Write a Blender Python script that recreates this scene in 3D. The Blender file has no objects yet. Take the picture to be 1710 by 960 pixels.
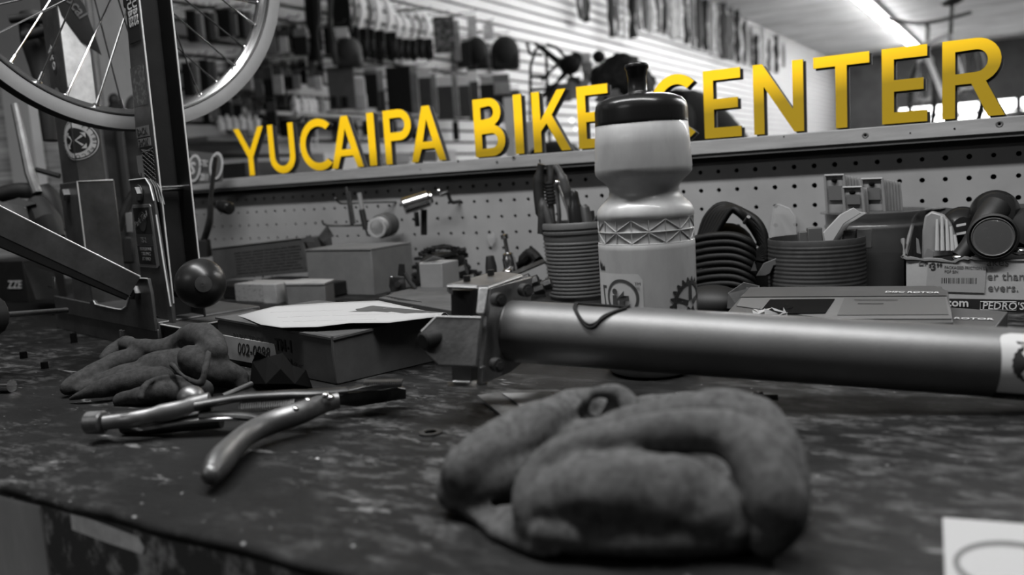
import bpy, math, random
from mathutils import Vector, Matrix, Euler

random.seed(7)
SC = bpy.context.scene
COL = SC.collection
PI = math.pi

# ------------------------------------------------------------------ camera
# world frame: X along the pegboard wall, Y towards it, Z up, bench top at Z = 0 (metres)
F, P, RL, TH, H = 1420.0, 0.12505, -0.06229, 0.55104, 0.163


def _basis():
    cp, sp, cr, sr, ct, st = math.cos(P), math.sin(P), math.cos(RL), math.sin(RL), math.cos(TH), math.sin(TH)

    def back(x3, y3, z3):
        x = x3 * cr + y3 * sr
        y2 = -x3 * sr + y3 * cr
        y = y2 * cp + z3 * sp
        z = -y2 * sp + z3 * cp
        return Vector((x * ct - z * st, x * st + z * ct, -y))
    return back(1, 0, 0), back(0, -1, 0), back(0, 0, -1)


cam_data = bpy.data.cameras.new('camera')
cam = bpy.data.objects.new('camera', cam_data)
COL.objects.link(cam)
_r, _u, _b = _basis()
M_ = Matrix((_r, _u, _b)).transposed().to_4x4()
M_.translation = Vector((0, 0, H))
cam.matrix_world = M_
cam_data.sensor_width = 36
cam_data.lens = F / 1710 * 36
cam_data.clip_start = 0.01
cam_data.clip_end = 100
cam_data.dof.use_dof = True
cam_data.dof.focus_distance = 0.80
cam_data.dof.aperture_fstop = 5.4
SC.camera = cam

# ------------------------------------------------------------------ world, lights, exposure
w = bpy.data.worlds.new('world')
SC.world = w
w.use_nodes = True
w.node_tree.nodes['Background'].inputs[0].default_value = (1, 1, 1, 1)
w.node_tree.nodes['Background'].inputs[1].default_value = 0.05
SC.view_settings.view_transform = 'Standard'
SC.view_settings.look = 'None'
SC.view_settings.gamma = 1
SC.view_settings.exposure = 0.0


def area(name, loc, target, sx, sy, power):
    l = bpy.data.lights.new(name, 'AREA')
    l.shape = 'RECTANGLE'
    l.size, l.size_y, l.energy = sx, sy, power
    o = bpy.data.objects.new(name, l)
    COL.objects.link(o)
    o.location = loc
    d = Vector(target) - Vector(loc)
    x = Vector((0, 1, 0)) if name in ('shop_ceiling_lamp_near', 'shop_ceiling_lamp_far', 'second_row_lamp') else Vector((1, 0, 0))
    z = -d.normalized()      # the long side lies along x
    y = z.cross(x).normalized()
    x = y.cross(z)
    o.rotation_euler = Matrix((x, y, z)).transposed().to_euler()
    return o


# a fluorescent fixture hanging over the bench, an added front fill, and the shop's ceiling lights
area('bench_lamp', (-0.4, 0.42, 1.25), (-0.45, 0.80, 0.0), 1.7, 0.10, 41)
area('room_lamp_behind', (-1.3, -1.9, 1.6), (-0.6, 0.3, 0.0), 1.2, 0.4, 9)  # fill added behind the camera to brighten the bench front
area('shop_ceiling_lamp_near', (-1.78, 7.9, 2.03), (-2.9, 7.9, 0.2), 4.0, 0.10, 85)
area('shop_ceiling_lamp_far', (-1.78, 13.4, 2.03), (-2.7, 13.4, 0.2), 7.4, 0.10, 100)
area('second_row_lamp', (1.5, 9.0, 2.03), (1.3, 9.0, 0.2), 12.0, 0.10, 260)  # unseen row out of frame, put in for the ceiling's bright right side


# ------------------------------------------------------------------ pixel measurement -> place in the room
def ray(px, py):
    a, b = (px - 855) / F, (py - 480) / F
    return (_r * a) - (_u * b) - _b


def onZ(px, py, z=0.0):
    d = ray(px, py)
    return Vector((0, 0, H)) + d * ((z - H) / d.z)


def onY(px, py, y):
    d = ray(px, py)
    return Vector((0, 0, H)) + d * (y / d.y)


def onX(px, py, x):
    d = ray(px, py)
    return Vector((0, 0, H)) + d * (x / d.x)


def dep(px, py, z2):
    return Vector((0, 0, H)) + ray(px, py) * z2


# ------------------------------------------------------------------ materials
MC = {}


def mat(name, c, rough=0.6, metal=0.0, var=0.0, scale=20, bump=0.0, bscale=200, stretch=(1, 1, 1),
        alpha=1.0, emit=0.0, c2=None, lo=0.45, hi=0.6, detail=5, coat=0.0, spec=0.3):
    """procedural grey: a base colour, optional second colour through a noise mask, optional fine relief"""
    if name in MC:
        return MC[name]
    m = bpy.data.materials.new(name)
    m.use_nodes = True
    nt = m.node_tree
    b = nt.nodes['Principled BSDF']
    col = (c, c, c, 1) if not isinstance(c, tuple) else (*c, 1)
    b.inputs['Base Color'].default_value = col
    b.inputs['Roughness'].default_value = rough
    b.inputs['Metallic'].default_value = metal
    b.inputs['Specular IOR Level'].default_value = spec
    if coat:
        b.inputs['Coat Weight'].default_value = coat
    if alpha < 1:
        b.inputs['Alpha'].default_value = alpha
    if emit:
        b.inputs['Emission Color'].default_value = col
        b.inputs['Emission Strength'].default_value = emit
    tc = nt.nodes.new('ShaderNodeTexCoord')
    mp = nt.nodes.new('ShaderNodeMapping')
    mp.inputs['Scale'].default_value = stretch
    nt.links.new(tc.outputs['Object'], mp.inputs['Vector'])
    if var or c2 is not None:
        n = nt.nodes.new('ShaderNodeTexNoise')
        n.inputs['Scale'].default_value = scale
        n.inputs['Detail'].default_value = detail
        n.inputs['Roughness'].default_value = 0.65
        nt.links.new(mp.outputs[0], n.inputs['Vector'])
        r = nt.nodes.new('ShaderNodeValToRGB')
        if c2 is None:
            a_, b_ = tuple(x * (1 - var) for x in col[:3]), tuple(x * (1 + var) for x in col[:3])
            r.color_ramp.elements[0].position, r.color_ramp.elements[1].position = 0.3, 0.7
        else:
            a_, b_ = col[:3], (c2,) * 3
            r.color_ramp.elements[0].position, r.color_ramp.elements[1].position = lo, hi
        r.color_ramp.elements[0].color, r.color_ramp.elements[1].color = (*a_, 1), (*b_, 1)
        nt.links.new(n.outputs['Fac'], r.inputs[0])
        nt.links.new(r.outputs[0], b.inputs['Base Color'])
    if bump:
        n2 = nt.nodes.new('ShaderNodeTexNoise')
        n2.inputs['Scale'].default_value = bscale
        n2.inputs['Detail'].default_value = 4
        nt.links.new(mp.outputs[0], n2.inputs['Vector'])
        bp = nt.nodes.new('ShaderNodeBump')
        bp.inputs['Strength'].default_value = bump
        bp.inputs['Distance'].default_value = 0.001
        nt.links.new(n2.outputs['Fac'], bp.inputs['Height'])
        nt.links.new(bp.outputs[0], b.inputs['Normal'])
    MC[name] = m
    return m


def bench_mat():
    """dark stained plywood, scuffed through to paler wood and specked with paint"""
    m = bpy.data.materials.new('worn_bench_wood')
    m.use_nodes = True
    nt = m.node_tree
    b = nt.nodes['Principled BSDF']
    tc = nt.nodes.new('ShaderNodeTexCoord')

    def noise(sc, stretch, det=6, ro=0.65):
        mp = nt.nodes.new('ShaderNodeMapping')
        mp.inputs['Scale'].default_value = stretch
        nt.links.new(tc.outputs['Object'], mp.inputs['Vector'])
        n = nt.nodes.new('ShaderNodeTexNoise')
        n.inputs['Scale'].default_value = sc
        n.inputs['Detail'].default_value = det
        n.inputs['Roughness'].default_value = ro
        nt.links.new(mp.outputs[0], n.inputs['Vector'])
        return n.outputs['Fac']

    def ramp(fac, p0, v0, p1, v1):
        r = nt.nodes.new('ShaderNodeMapRange')
        r.inputs['From Min'].default_value = p0
        r.inputs['From Max'].default_value = p1
        r.inputs['To Min'].default_value = v0
        r.inputs['To Max'].default_value = v1
        nt.links.new(fac, r.inputs['Value'])
        return r.outputs[0]

    def math_(op, a, c):
        n = nt.nodes.new('ShaderNodeMath')
        n.operation = op
        nt.links.new(a, n.inputs[0])
        if isinstance(c, float):
            n.inputs[1].default_value = c
        else:
            nt.links.new(c, n.inputs[1])
        return n.outputs[0]
    base = ramp(noise(9, (1, 1, 1)), 0.35, 0.003, 0.7, 0.011)
    streak = ramp(noise(60, (0.6, 1.3, 1), 8, 0.78), 0.49, 0.0, 0.66, 1.0)
    region = ramp(noise(5.5, (0.8, 1.3, 1), 3), 0.46, 0.0, 0.6, 1.0)
    sxyz = nt.nodes.new('ShaderNodeSeparateXYZ')      # the right end of the bench is rubbed paler by use
    nt.links.new(tc.outputs['Object'], sxyz.inputs[0])
    rub = math_('MULTIPLY', ramp(sxyz.outputs['X'], -0.26, 0.0, -0.12, 0.8), ramp(sxyz.outputs['Y'], 0.33, 0.0, 0.42, 1.0))
    region = math_('MAXIMUM', region, rub)
    wear = math_('MULTIPLY', math_('MULTIPLY', streak, region), 0.095)
    scuff = ramp(noise(28, (0.45, 1.5, 1), 7, 0.7), 0.62, 0.0, 0.67, 0.12)
    speck = ramp(noise(210, (0.8, 1, 1), 2), 0.72, 0.0, 0.75, 0.22)
    tot = math_('ADD', math_('ADD', base, wear), math_('ADD', scuff, speck))
    cmb = nt.nodes.new('ShaderNodeCombineColor')
    for i in range(3):
        nt.links.new(tot, cmb.inputs[i])
    nt.links.new(cmb.outputs[0], b.inputs['Base Color'])
    b.inputs['Roughness'].default_value = 0.55
    b.inputs['Specular IOR Level'].default_value = 0.15
    bp = nt.nodes.new('ShaderNodeBump')
    bp.inputs['Strength'].default_value = 0.9
    bp.inputs['Distance'].default_value = 0.002
    nt.links.new(noise(55, (0.5, 1.4, 1), 8, 0.75), bp.inputs['Height'])
    nt.links.new(bp.outputs[0], b.inputs['Normal'])
    return m


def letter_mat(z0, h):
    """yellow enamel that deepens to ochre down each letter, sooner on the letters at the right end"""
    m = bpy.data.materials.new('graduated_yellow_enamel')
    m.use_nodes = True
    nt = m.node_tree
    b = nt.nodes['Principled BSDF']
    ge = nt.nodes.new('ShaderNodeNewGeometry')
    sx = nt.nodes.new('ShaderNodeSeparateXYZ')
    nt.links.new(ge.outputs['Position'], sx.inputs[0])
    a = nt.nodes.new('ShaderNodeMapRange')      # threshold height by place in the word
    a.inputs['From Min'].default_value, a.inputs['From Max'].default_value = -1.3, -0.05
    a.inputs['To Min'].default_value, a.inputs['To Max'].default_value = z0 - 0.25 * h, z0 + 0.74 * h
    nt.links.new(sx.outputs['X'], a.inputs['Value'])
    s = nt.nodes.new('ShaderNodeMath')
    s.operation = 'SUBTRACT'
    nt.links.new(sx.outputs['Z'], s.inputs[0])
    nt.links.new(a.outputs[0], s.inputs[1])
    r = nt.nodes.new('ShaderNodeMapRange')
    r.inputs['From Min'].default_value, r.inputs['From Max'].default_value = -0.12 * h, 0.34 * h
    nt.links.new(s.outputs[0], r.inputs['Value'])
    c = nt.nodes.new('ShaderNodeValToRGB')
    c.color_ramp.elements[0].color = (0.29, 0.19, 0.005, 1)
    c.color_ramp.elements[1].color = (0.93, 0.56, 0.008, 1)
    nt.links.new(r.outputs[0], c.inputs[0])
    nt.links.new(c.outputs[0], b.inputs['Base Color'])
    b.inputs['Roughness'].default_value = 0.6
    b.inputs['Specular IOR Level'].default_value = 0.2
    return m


# ------------------------------------------------------------------ mesh collector
class G:
    def __init__(s):
        s.v, s.f, s.m = [], [], []

    def add(s, vs, fs, mi=0):
        o = len(s.v)
        s.v += [tuple(v) for v in vs]
        s.f += [tuple(i + o for i in f) for f in fs]
        s.m += [mi] * len(fs)
        return s

    def box(s, c, d, R=None, mi=0):
        c = Vector(c)
        R = R if R is not None else Matrix.Identity(3)
        vs = [c + R @ Vector((x * d[0] / 2, y * d[1] / 2, z * d[2] / 2)) for x in (-1, 1) for y in (-1, 1) for z in (-1, 1)]
        return s.add(vs, [(0, 1, 3, 2), (4, 6, 7, 5), (0, 4, 5, 1), (2, 3, 7, 6), (0, 2, 6, 4), (1, 5, 7, 3)], mi)

    def hexa(s, lo, hi, mi=0):
        """two rings of points (bottom, top) joined to a closed solid"""
        n = len(lo)
        fs = [tuple(range(n - 1, -1, -1)), tuple(range(n, 2 * n))]
        fs += [(i, (i + 1) % n, n + (i + 1) % n, n + i) for i in range(n)]
        return s.add(list(lo) + list(hi), fs, mi)

    def plate(s, pts, nrm, t, mi=0):
        nrm = Vector(nrm).normalized() * t
        return s.hexa([Vector(p) - nrm / 2 for p in pts], [Vector(p) + nrm / 2 for p in pts], mi)

    def tube(s, pts, r, n=10, cap=True, mi=0, closed=False, flat=1.0):
        pts = [Vector(p) for p in pts]
        k = len(pts)
        rs = r if isinstance(r, (list, tuple)) else [r] * k
        vs, prev = [], None
        for i, p in enumerate(pts):
            if closed:
                t = pts[(i + 1) % k] - pts[i - 1]
            else:
                t = pts[min(i + 1, k - 1)] - pts[max(i - 1, 0)]
            t.normalize()
            if prev is None:
                a = t.cross(Vector((0, 0, 1)))
                if a.length < 0.1:
                    a = t.cross(Vector((1, 0, 0)))
            else:
                a = prev - t * prev.dot(t)
            a.normalize()
            prev = a
            b = t.cross(a)
            for j in range(n):
                th = 2 * PI * j / n
                vs.append(p + (a * math.cos(th) + b * math.sin(th) * flat) * rs[i])
        fs = []
        for i in range(k if closed else k - 1):
            for j in range(n):
                a_, b_ = i * n + j, i * n + (j + 1) % n
                c_, d_ = ((i + 1) % k) * n + (j + 1) % n, ((i + 1) % k) * n + j
                fs.append((a_, b_, c_, d_))
        if cap and not closed:
            fs.append(tuple(range(n - 1, -1, -1)))
            fs.append(tuple(range((k - 1) * n, k * n)))
        return s.add(vs, fs, mi)

    def cyl(s, p0, p1, r0, r1=None, n=20, mi=0):
        return s.tube([p0, p1], [r0, r0 if r1 is None else r1], n, True, mi)

    def lathe(s, prof, c, n=32, R=None, mi=0, ax=None, rfun=None):
        c = Vector(c)
        if ax is not None:
            R = Vector(ax).normalized().to_track_quat('Z', 'Y').to_matrix()
        R = R if R is not None else Matrix.Identity(3)
        vs, fs = [], []
        for (r, z) in prof:
            for j in range(n):
                th = 2 * PI * j / n
                q = r * (rfun(th, z) if rfun else 1)
                vs.append(c + R @ Vector((q * math.cos(th), q * math.sin(th), z)))
        for i in range(len(prof) - 1):
            for j in range(n):
                fs.append((i * n + j, i * n + (j + 1) % n, (i + 1) * n + (j + 1) % n, (i + 1) * n + j))
        if prof[0][0] > 1e-6:
            fs.append(tuple(range(n - 1, -1, -1)))
        if prof[-1][0] > 1e-6:
            fs.append(tuple(range((len(prof) - 1) * n, len(prof) * n)))
        return s.add(vs, fs, mi)

    def ell(s, c, r, R=None, n=16, m=10, mi=0):
        r = (r, r, r) if not isinstance(r, (tuple, list)) else r
        R = R if R is not None else Matrix.Identity(3)
        c = Vector(c)
        vs = [c + R @ Vector((0, 0, -r[2]))]
        for i in range(1, m):
            a = -PI / 2 + PI * i / m
            for j in range(n):
                th = 2 * PI * j / n
                vs.append(c + R @ Vector((r[0] * math.cos(a) * math.cos(th), r[1] * math.cos(a) * math.sin(th), r[2] * math.sin(a))))
        vs.append(c + R @ Vector((0, 0, r[2])))
        fs = [(0, 1 + (j + 1) % n, 1 + j) for j in range(n)]
        for i in range(m - 2):
            for j in range(n):
                fs.append((1 + i * n + j, 1 + i * n + (j + 1) % n, 1 + (i + 1) * n + (j + 1) % n, 1 + (i + 1) * n + j))
        L = len(vs) - 1
        fs += [(L, 1 + (m - 2) * n + j, 1 + (m - 2) * n + (j + 1) % n) for j in range(n)]
        return s.add(vs, fs, mi)

    def ring(s, c, ax, R_, r, n=40, k=8, mi=0):
        q = Vector(ax).normalized().to_track_quat('Z', 'Y').to_matrix()
        pts = [Vector(c) + q @ Vector((R_ * math.cos(2 * PI * i / n), R_ * math.sin(2 * PI * i / n), 0)) for i in range(n)]
        return s.tube(pts, r, k, closed=True, mi=mi)

    def build(s, name, mats, parent=None, smooth=True, bevel=0.0, ang=35, seg=2, stuff=False, keep=False):
        me = bpy.data.meshes.new(name)
        vs = s.v
        o = bpy.data.objects.new(name, me)
        if parent is None and not keep and vs:
            lo = [min(v[i] for v in vs) for i in range(3)]
            hi = [max(v[i] for v in vs) for i in range(3)]
            c = Vector(((lo[0] + hi[0]) / 2, (lo[1] + hi[1]) / 2, lo[2]))
            vs = [tuple(Vector(v) - c) for v in vs]
            o.location = c
        me.from_pydata(vs, [], s.f)
        mats = mats if isinstance(mats, (list, tuple)) else [mats]
        for m in mats:
            me.materials.append(m)
        if len(mats) > 1:
            me.polygons.foreach_set('material_index', s.m)
        if smooth:
            me.polygons.foreach_set('use_smooth', [True] * len(me.polygons))
            me.update()
            try:
                me.set_sharp_from_angle(angle=math.radians(ang))
            except Exception:
                pass
        me.update()
        COL.objects.link(o)
        if parent is not None:
            o.parent = parent
            if not keep:      # geometry was written in room coordinates
                o.matrix_parent_inverse = inv(parent)
        if bevel:
            bv = o.modifiers.new('bevel', 'BEVEL')
            bv.width, bv.segments, bv.limit_method = bevel, seg, 'ANGLE'
            bv.angle_limit = math.radians(40)
            bv.harden_normals = False
        if stuff:
            o['kind'] = 'stuff'
        return o


def world_mat(o):
    m = Matrix.LocRotScale(o.location, o.rotation_euler, o.scale)
    if o.parent is not None:
        return world_mat(o.parent) @ o.matrix_parent_inverse @ m
    return m


def inv(o):
    return world_mat(o).inverted()


def tag(o, label, cat, group=None, kind=None):
    o['label'] = label
    if cat:
        o['category'] = cat
    if group:
        o['group'] = group
    if kind:
        o['kind'] = kind
    return o


def thing(name, label, cat, loc=(0, 0, 0), group=None, rotz=0.0):
    o = bpy.data.objects.new(name, None)
    o.empty_display_size = 0.02
    COL.objects.link(o)
    o.location = loc
    o.rotation_euler = (0, 0, rotz)
    return tag(o, label, cat, group)


def struct(o):
    o['kind'] = 'structure'
    return o


def dup(root, loc, rotz=None, label=None, group=None, scale=None):
    c = root.copy()
    COL.objects.link(c)
    c.location = loc
    if rotz is not None:
        c.rotation_euler = (0, 0, rotz)
    if scale:
        c.scale = scale
    if label:
        c['label'] = label
    if group:
        c['group'] = group
    for ch in [x for x in root.children]:
        k = ch.copy()
        COL.objects.link(k)
        k.parent = c
        for g in ch.children:
            q = g.copy()
            COL.objects.link(q)
            q.parent = k
    return c


def text(name, s, size, o, xd, nrm, m, parent, thick=0.0003, center=False, wscale=1.0, shear=0.0, curve_r=None, bold=0.0, xo=0.0):
    """flat lettering lying on a surface: o = baseline start, xd = reading direction, nrm = surface normal"""
    cu = bpy.data.curves.new(name, 'FONT')
    cu.body = s
    cu.size = size
    cu.extrude = thick
    cu.shear = shear
    cu.offset = bold * size
    cu.resolution_u = 2
    if center:
        cu.align_x = 'CENTER'
    t = bpy.data.objects.new(name, cu)
    COL.objects.link(t)
    bpy.context.view_layer.update()
    dg = bpy.context.evaluated_depsgraph_get()
    me = bpy.data.meshes.new_from_object(t.evaluated_get(dg))
    bpy.data.objects.remove(t)
    xd = Vector(xd).normalized()
    nrm = Vector(nrm).normalized()
    yd = nrm.cross(xd).normalized()
    o = Vector(o)
    for v in me.vertices:
        x, y, z = v.co
        x *= wscale
        if curve_r:      # wrap round an upright cylinder of radius curve_r about the surface point
            a = (x + xo) / curve_r
            v.co = o + xd * (curve_r * math.sin(a)) + nrm * (curve_r * (math.cos(a) - 1) + z + 0.0009) + yd * y
        else:
            v.co = o + xd * x + yd * y + nrm * (z + 0.0004)
    me.materials.clear()
    me.materials.append(m)
    ob = bpy.data.objects.new(name, me)
    COL.objects.link(ob)
    if parent is not None:
        ob.parent = parent
        ob.matrix_parent_inverse = inv(parent)
    return ob


def Rz(a):
    return Matrix.Rotation(a, 3, 'Z')


def Rv(x, z=None):
    """rotation whose local X runs along x and local Z stays close to z"""
    x = Vector(x).normalized()
    z = Vector(z if z is not None else (0, 0, 1))
    y = z.cross(x).normalized()
    z = x.cross(y)
    return Matrix((x, y, z)).transposed()


def arc(cx, cy, r, a0, a1, n=10, ry=None):
    ry = ry or r
    return [(cx + r * math.cos(math.radians(a0 + (a1 - a0) * i / n)), cy + ry * math.sin(math.radians(a0 + (a1 - a0) * i / n))) for i in range(n + 1)]


def smoothpath(pts, k=6):
    """Catmull-Rom through the points"""
    pts = [Vector(p) for p in pts]
    out = []
    for i in range(len(pts) - 1):
        p0, p1, p2, p3 = pts[max(i - 1, 0)], pts[i], pts[i + 1], pts[min(i + 2, len(pts) - 1)]
        for j in range(k):
            t = j / k
            out.append(0.5 * ((2 * p1) + (p2 - p0) * t + (2 * p0 - 5 * p1 + 4 * p2 - p3) * t * t + (3 * p1 - p0 - 3 * p2 + p3) * t ** 3))
    out.append(pts[-1])
    return out

# ------------------------------------------------------------------ materials in use
m_peg = mat('painted_pegboard', 0.20, 0.6, var=0.12, scale=9, bump=0.1, bscale=60, spec=0.25)
m_ledge = mat('painted_ledge_wood', 0.20, 0.6, var=0.25, scale=18, stretch=(0.4, 1, 3), bump=0.2, bscale=60, spec=0.2)
m_dark = mat('dark_recess', 0.003, 0.9, spec=0.05)
m_black = mat('matt_black', 0.010, 0.55)
m_blackshine = mat('glossy_black', 0.010, 0.25)
m_steel = mat('worn_zinc_steel', 0.16, 0.42, 0.85, var=0.35, scale=45, bump=0.15, bscale=300)
m_steeldark = mat('dull_dark_steel', 0.06, 0.5, 0.8, var=0.4, scale=60, bump=0.2, bscale=300)
m_chrome = mat('chrome', 0.55, 0.18, 1.0)
m_brightedge = mat('bare_cut_edge', 0.8, 0.35, 0.5)  # bright tone that paints highlights along steel edges
m_kraft = mat('kraft_cardboard', 0.115, 0.85, var=0.12, scale=30, bump=0.08, bscale=150, spec=0.1)
m_kraftdark = mat('brown_cardboard', 0.055, 0.85, var=0.2, scale=30, bump=0.08, bscale=150, spec=0.1)
m_ink = mat('dark_ink', 0.015, 0.8)
m_inkgrey = mat('grey_ink', 0.05, 0.8)
m_paper = mat('white_paper', 0.27, 0.9, spec=0.1)
m_white = mat('white_label', 0.40, 0.7, var=0.12, scale=40, spec=0.2)
m_offwhite = mat('grubby_white_plastic', 0.26, 0.5, var=0.25, scale=25)
m_rubber = mat('black_rubber', 0.006, 0.6, spec=.2, bump=0.2, bscale=400)
m_wool = mat('grey_knit_wool', 0.070, 0.95, var=0.4, scale=200, bump=0.5, bscale=1500, spec=0.05)
m_wooldark = mat('dark_knit_wool', 0.034, 0.95, var=0.35, scale=200, bump=0.45, bscale=1500, spec=0.05)

# ------------------------------------------------------------------ workbench
WY = 1.1585           # face of the pegboard
EY = 0.257            # front edge of the bench top
bench = thing('workbench', 'dark scuffed wooden workbench top with a worn front edge', 'workbench', (-0.7, 0.7, -0.95))
g = G()
# top with a rounded, knocked-about front lip
nx = 90
prof = [(0.006, 0.0), (0.0025, -0.0008), (0.0005, -0.0022), (0.0, -0.004), (0.0008, -0.0060), (0.003, -0.0078), (0.02, -0.0085)]
xs = [-2.2 + 3.2 * i / nx for i in range(nx + 1)]
rows = []
for i, x in enumerate(xs):
    j = random.uniform(-0.0012, 0.0012)
    rows.append([(x, WY, 0.0), (x, 0.75, 0.0)] + [(x, EY + a + j * (1 if k else 0.3), b + (j * 0.4 if k else 0)) for k, (a, b) in enumerate(prof)] + [(x, WY, -0.0085)])
n = len(rows[0])
g.v = [p for r in rows for p in r]
g.f = [(i * n + j, i * n + j + 1, (i + 1) * n + j + 1, (i + 1) * n + j) for i in range(nx) for j in range(n - 1)]
g.f += [tuple(range(n - 1, -1, -1)), tuple(nx * n + j for j in range(n))]
g.m = [0] * len(g.f)
g.build('bench_top', bench_mat(), bench, ang=50)
m_apron = mat('scraped_plywood_edge', 0.07, 0.8, c2=0.42, lo=0.50, hi=0.64, scale=75, detail=8, stretch=(1, 1, 0.7), bump=0.5, bscale=60)
G().box((-0.6, EY + 0.017, -0.0895), (3.2, 0.022, 0.16)).build('apron', m_apron, bench)
m_leg = mat('grey_painted_post', 0.42, 0.8, var=0.3, scale=12, stretch=(1, 1, 0.3))
lx = onY(0, 900, 0.262).x
G().box((lx + 0.006, EY + 0.0195, -0.475), (0.09, 0.03, 0.93)).build('leg', m_leg, bench, bevel=0.002)
G().box((0.9, EY + 0.06, -0.48), (0.09, 0.09, 0.93)).build('leg', m_leg, bench, bevel=0.002)
G().box((-2.1, 1.05, -0.48), (0.09, 0.09, 0.93)).build('leg', m_leg, bench, bevel=0.002)
G().box((0.9, 1.05, -0.48), (0.09, 0.09, 0.93)).build('leg', m_leg, bench, bevel=0.002)
# strip of tape stuck on the apron
yt = EY + 0.0052
tp = [onY(118, 856, yt), onY(150, 866, yt), (onY(232, 897, yt)), onY(235, 903, yt), onY(242, 914, yt), onY(238, 925, yt), onY(180, 906, yt), onY(121, 884, yt)]
o = G().plate(tp, (0, -1, 0), 0.0006).build('masking_tape', mat('old_masking_tape', 0.75, 0.8, var=0.25, scale=60), None)
tag(o, 'pale strip of masking tape stuck under the front bench edge', 'tape')

# ------------------------------------------------------------------ pegboard and ledge
SP = 0.0254
X0, Z0 = -1.30736, H - 0.0055
c0, c1 = -12, 76
wall = struct(bpy.data.objects.new('wall_pegboard', None))
COL.objects.link(wall)
wall.location = (0, WY, -0.95)
g = G()
rr = 0.0031
for i in range(c0, c1):
    for j in range(0, 7):
        cx, cz = X0 + i * SP, Z0 - j * SP
        hx = SP / 2
        sq = []
        for k in range(8):
            a = PI / 4 * k + PI / 8
            c_, s_ = math.cos(a), math.sin(a)
            t = hx / max(abs(c_), abs(s_))
            sq.append((cx + c_ * t, WY, cz + s_ * t))
        cr = [(cx + hx, WY, cz + hx), (cx - hx, WY, cz + hx), (cx - hx, WY, cz - hx), (cx + hx, WY, cz - hx)]
        blocked = random.random() < 0.02
        r_ = rr * random.uniform(0.92, 1.12) * (0.45 if blocked else 1)
        ho = [(cx + r_ * math.cos(PI / 4 * k + PI / 8), WY, cz + r_ * math.sin(PI / 4 * k + PI / 8)) for k in range(8)]
        hb = [(x, WY + 0.006, z) for (x, y, z) in ho]
        fs = []
        for k in range(8):
            k2 = (k + 1) % 8
            fs.append((k, k2, 8 + k2, 8 + k))
            fs.append((8 + k, 8 + k2, 16 + k2, 16 + k))
        # corner triangles
        fs += [(24, 1, 0), (25, 3, 2), (26, 5, 4), (27, 7, 6)]
        g.add(sq + ho + hb + cr, fs)
g.build('pegboard', m_peg, wall, smooth=False)
zt, zb = Z0 + SP / 2, Z0 - 6.5 * SP
xa, xb = X0 + (c0 - .5) * SP, X0 + (c1 - .5) * SP
G().box(((xa + xb) / 2, WY + 0.0075, (0.2 - 0.95) / 2), (xb - xa, 0.003, 1.15)).build('backing_board', m_dark, wall)
G().box(((xa + xb) / 2, WY + 0.035, -0.38), (xb - xa, 0.05, 1.12)).build('stud_wall', m_ledge, wall)
# black strip drawn as the shaded gap below the ledge, and painted ledge board
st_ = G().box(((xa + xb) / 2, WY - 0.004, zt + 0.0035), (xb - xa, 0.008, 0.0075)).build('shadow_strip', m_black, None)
lt_ = G().box(((xa + xb) / 2, WY - 0.011, 0.1795), (xb - xa, 0.022, 0.0045)).build('lower_trim', mat('grey_trim', 0.05, 0.7, var=.2), None)
gl = G().box(((xa + xb) / 2, 1.165, 0.191), (xb - xa, 0.062, 0.0185))
ledge = struct(gl.build('trim_1', m_ledge, None, bevel=0.0012))
for o_ in (st_, lt_):
    o_.parent = ledge
    o_.matrix_parent_inverse = inv(ledge)
m_knot = mat('screw_hole', 0.03, 0.7)
for (px, py, r) in [(830, 271, 0.0028), (858, 264, 0.0036), (1445, 226, 0.004), (1669, 207, 0.0042), (765, 269, 0.002), (702, 283, 0.0012), (1135, 240, 0.0012), (1594, 215, 0.0012), (1309, 228, 0.001), (1520, 222, 0.001)]:
    p = onY(px, py, 1.134)
    g = G().lathe([(r, 0), (r * 0.72, 0.0006), (r * 0.5, 0.0001), (0, -0.0004)], (p.x, 1.134, p.z), 12, ax=(0, -1, 0))
    g.build('screw_head', mat('screw_dull', 0.09, 0.6, 0.3) if r > 0.0025 else m_knot, ledge)

# ------------------------------------------------------------------ yellow letters standing on the ledge
LZ, LH, LY, ST = 0.2026, 0.0895, 1.141, 0.0135
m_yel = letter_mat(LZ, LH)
m_side = mat('dark_letter_side', 0.018, 0.6)


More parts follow.
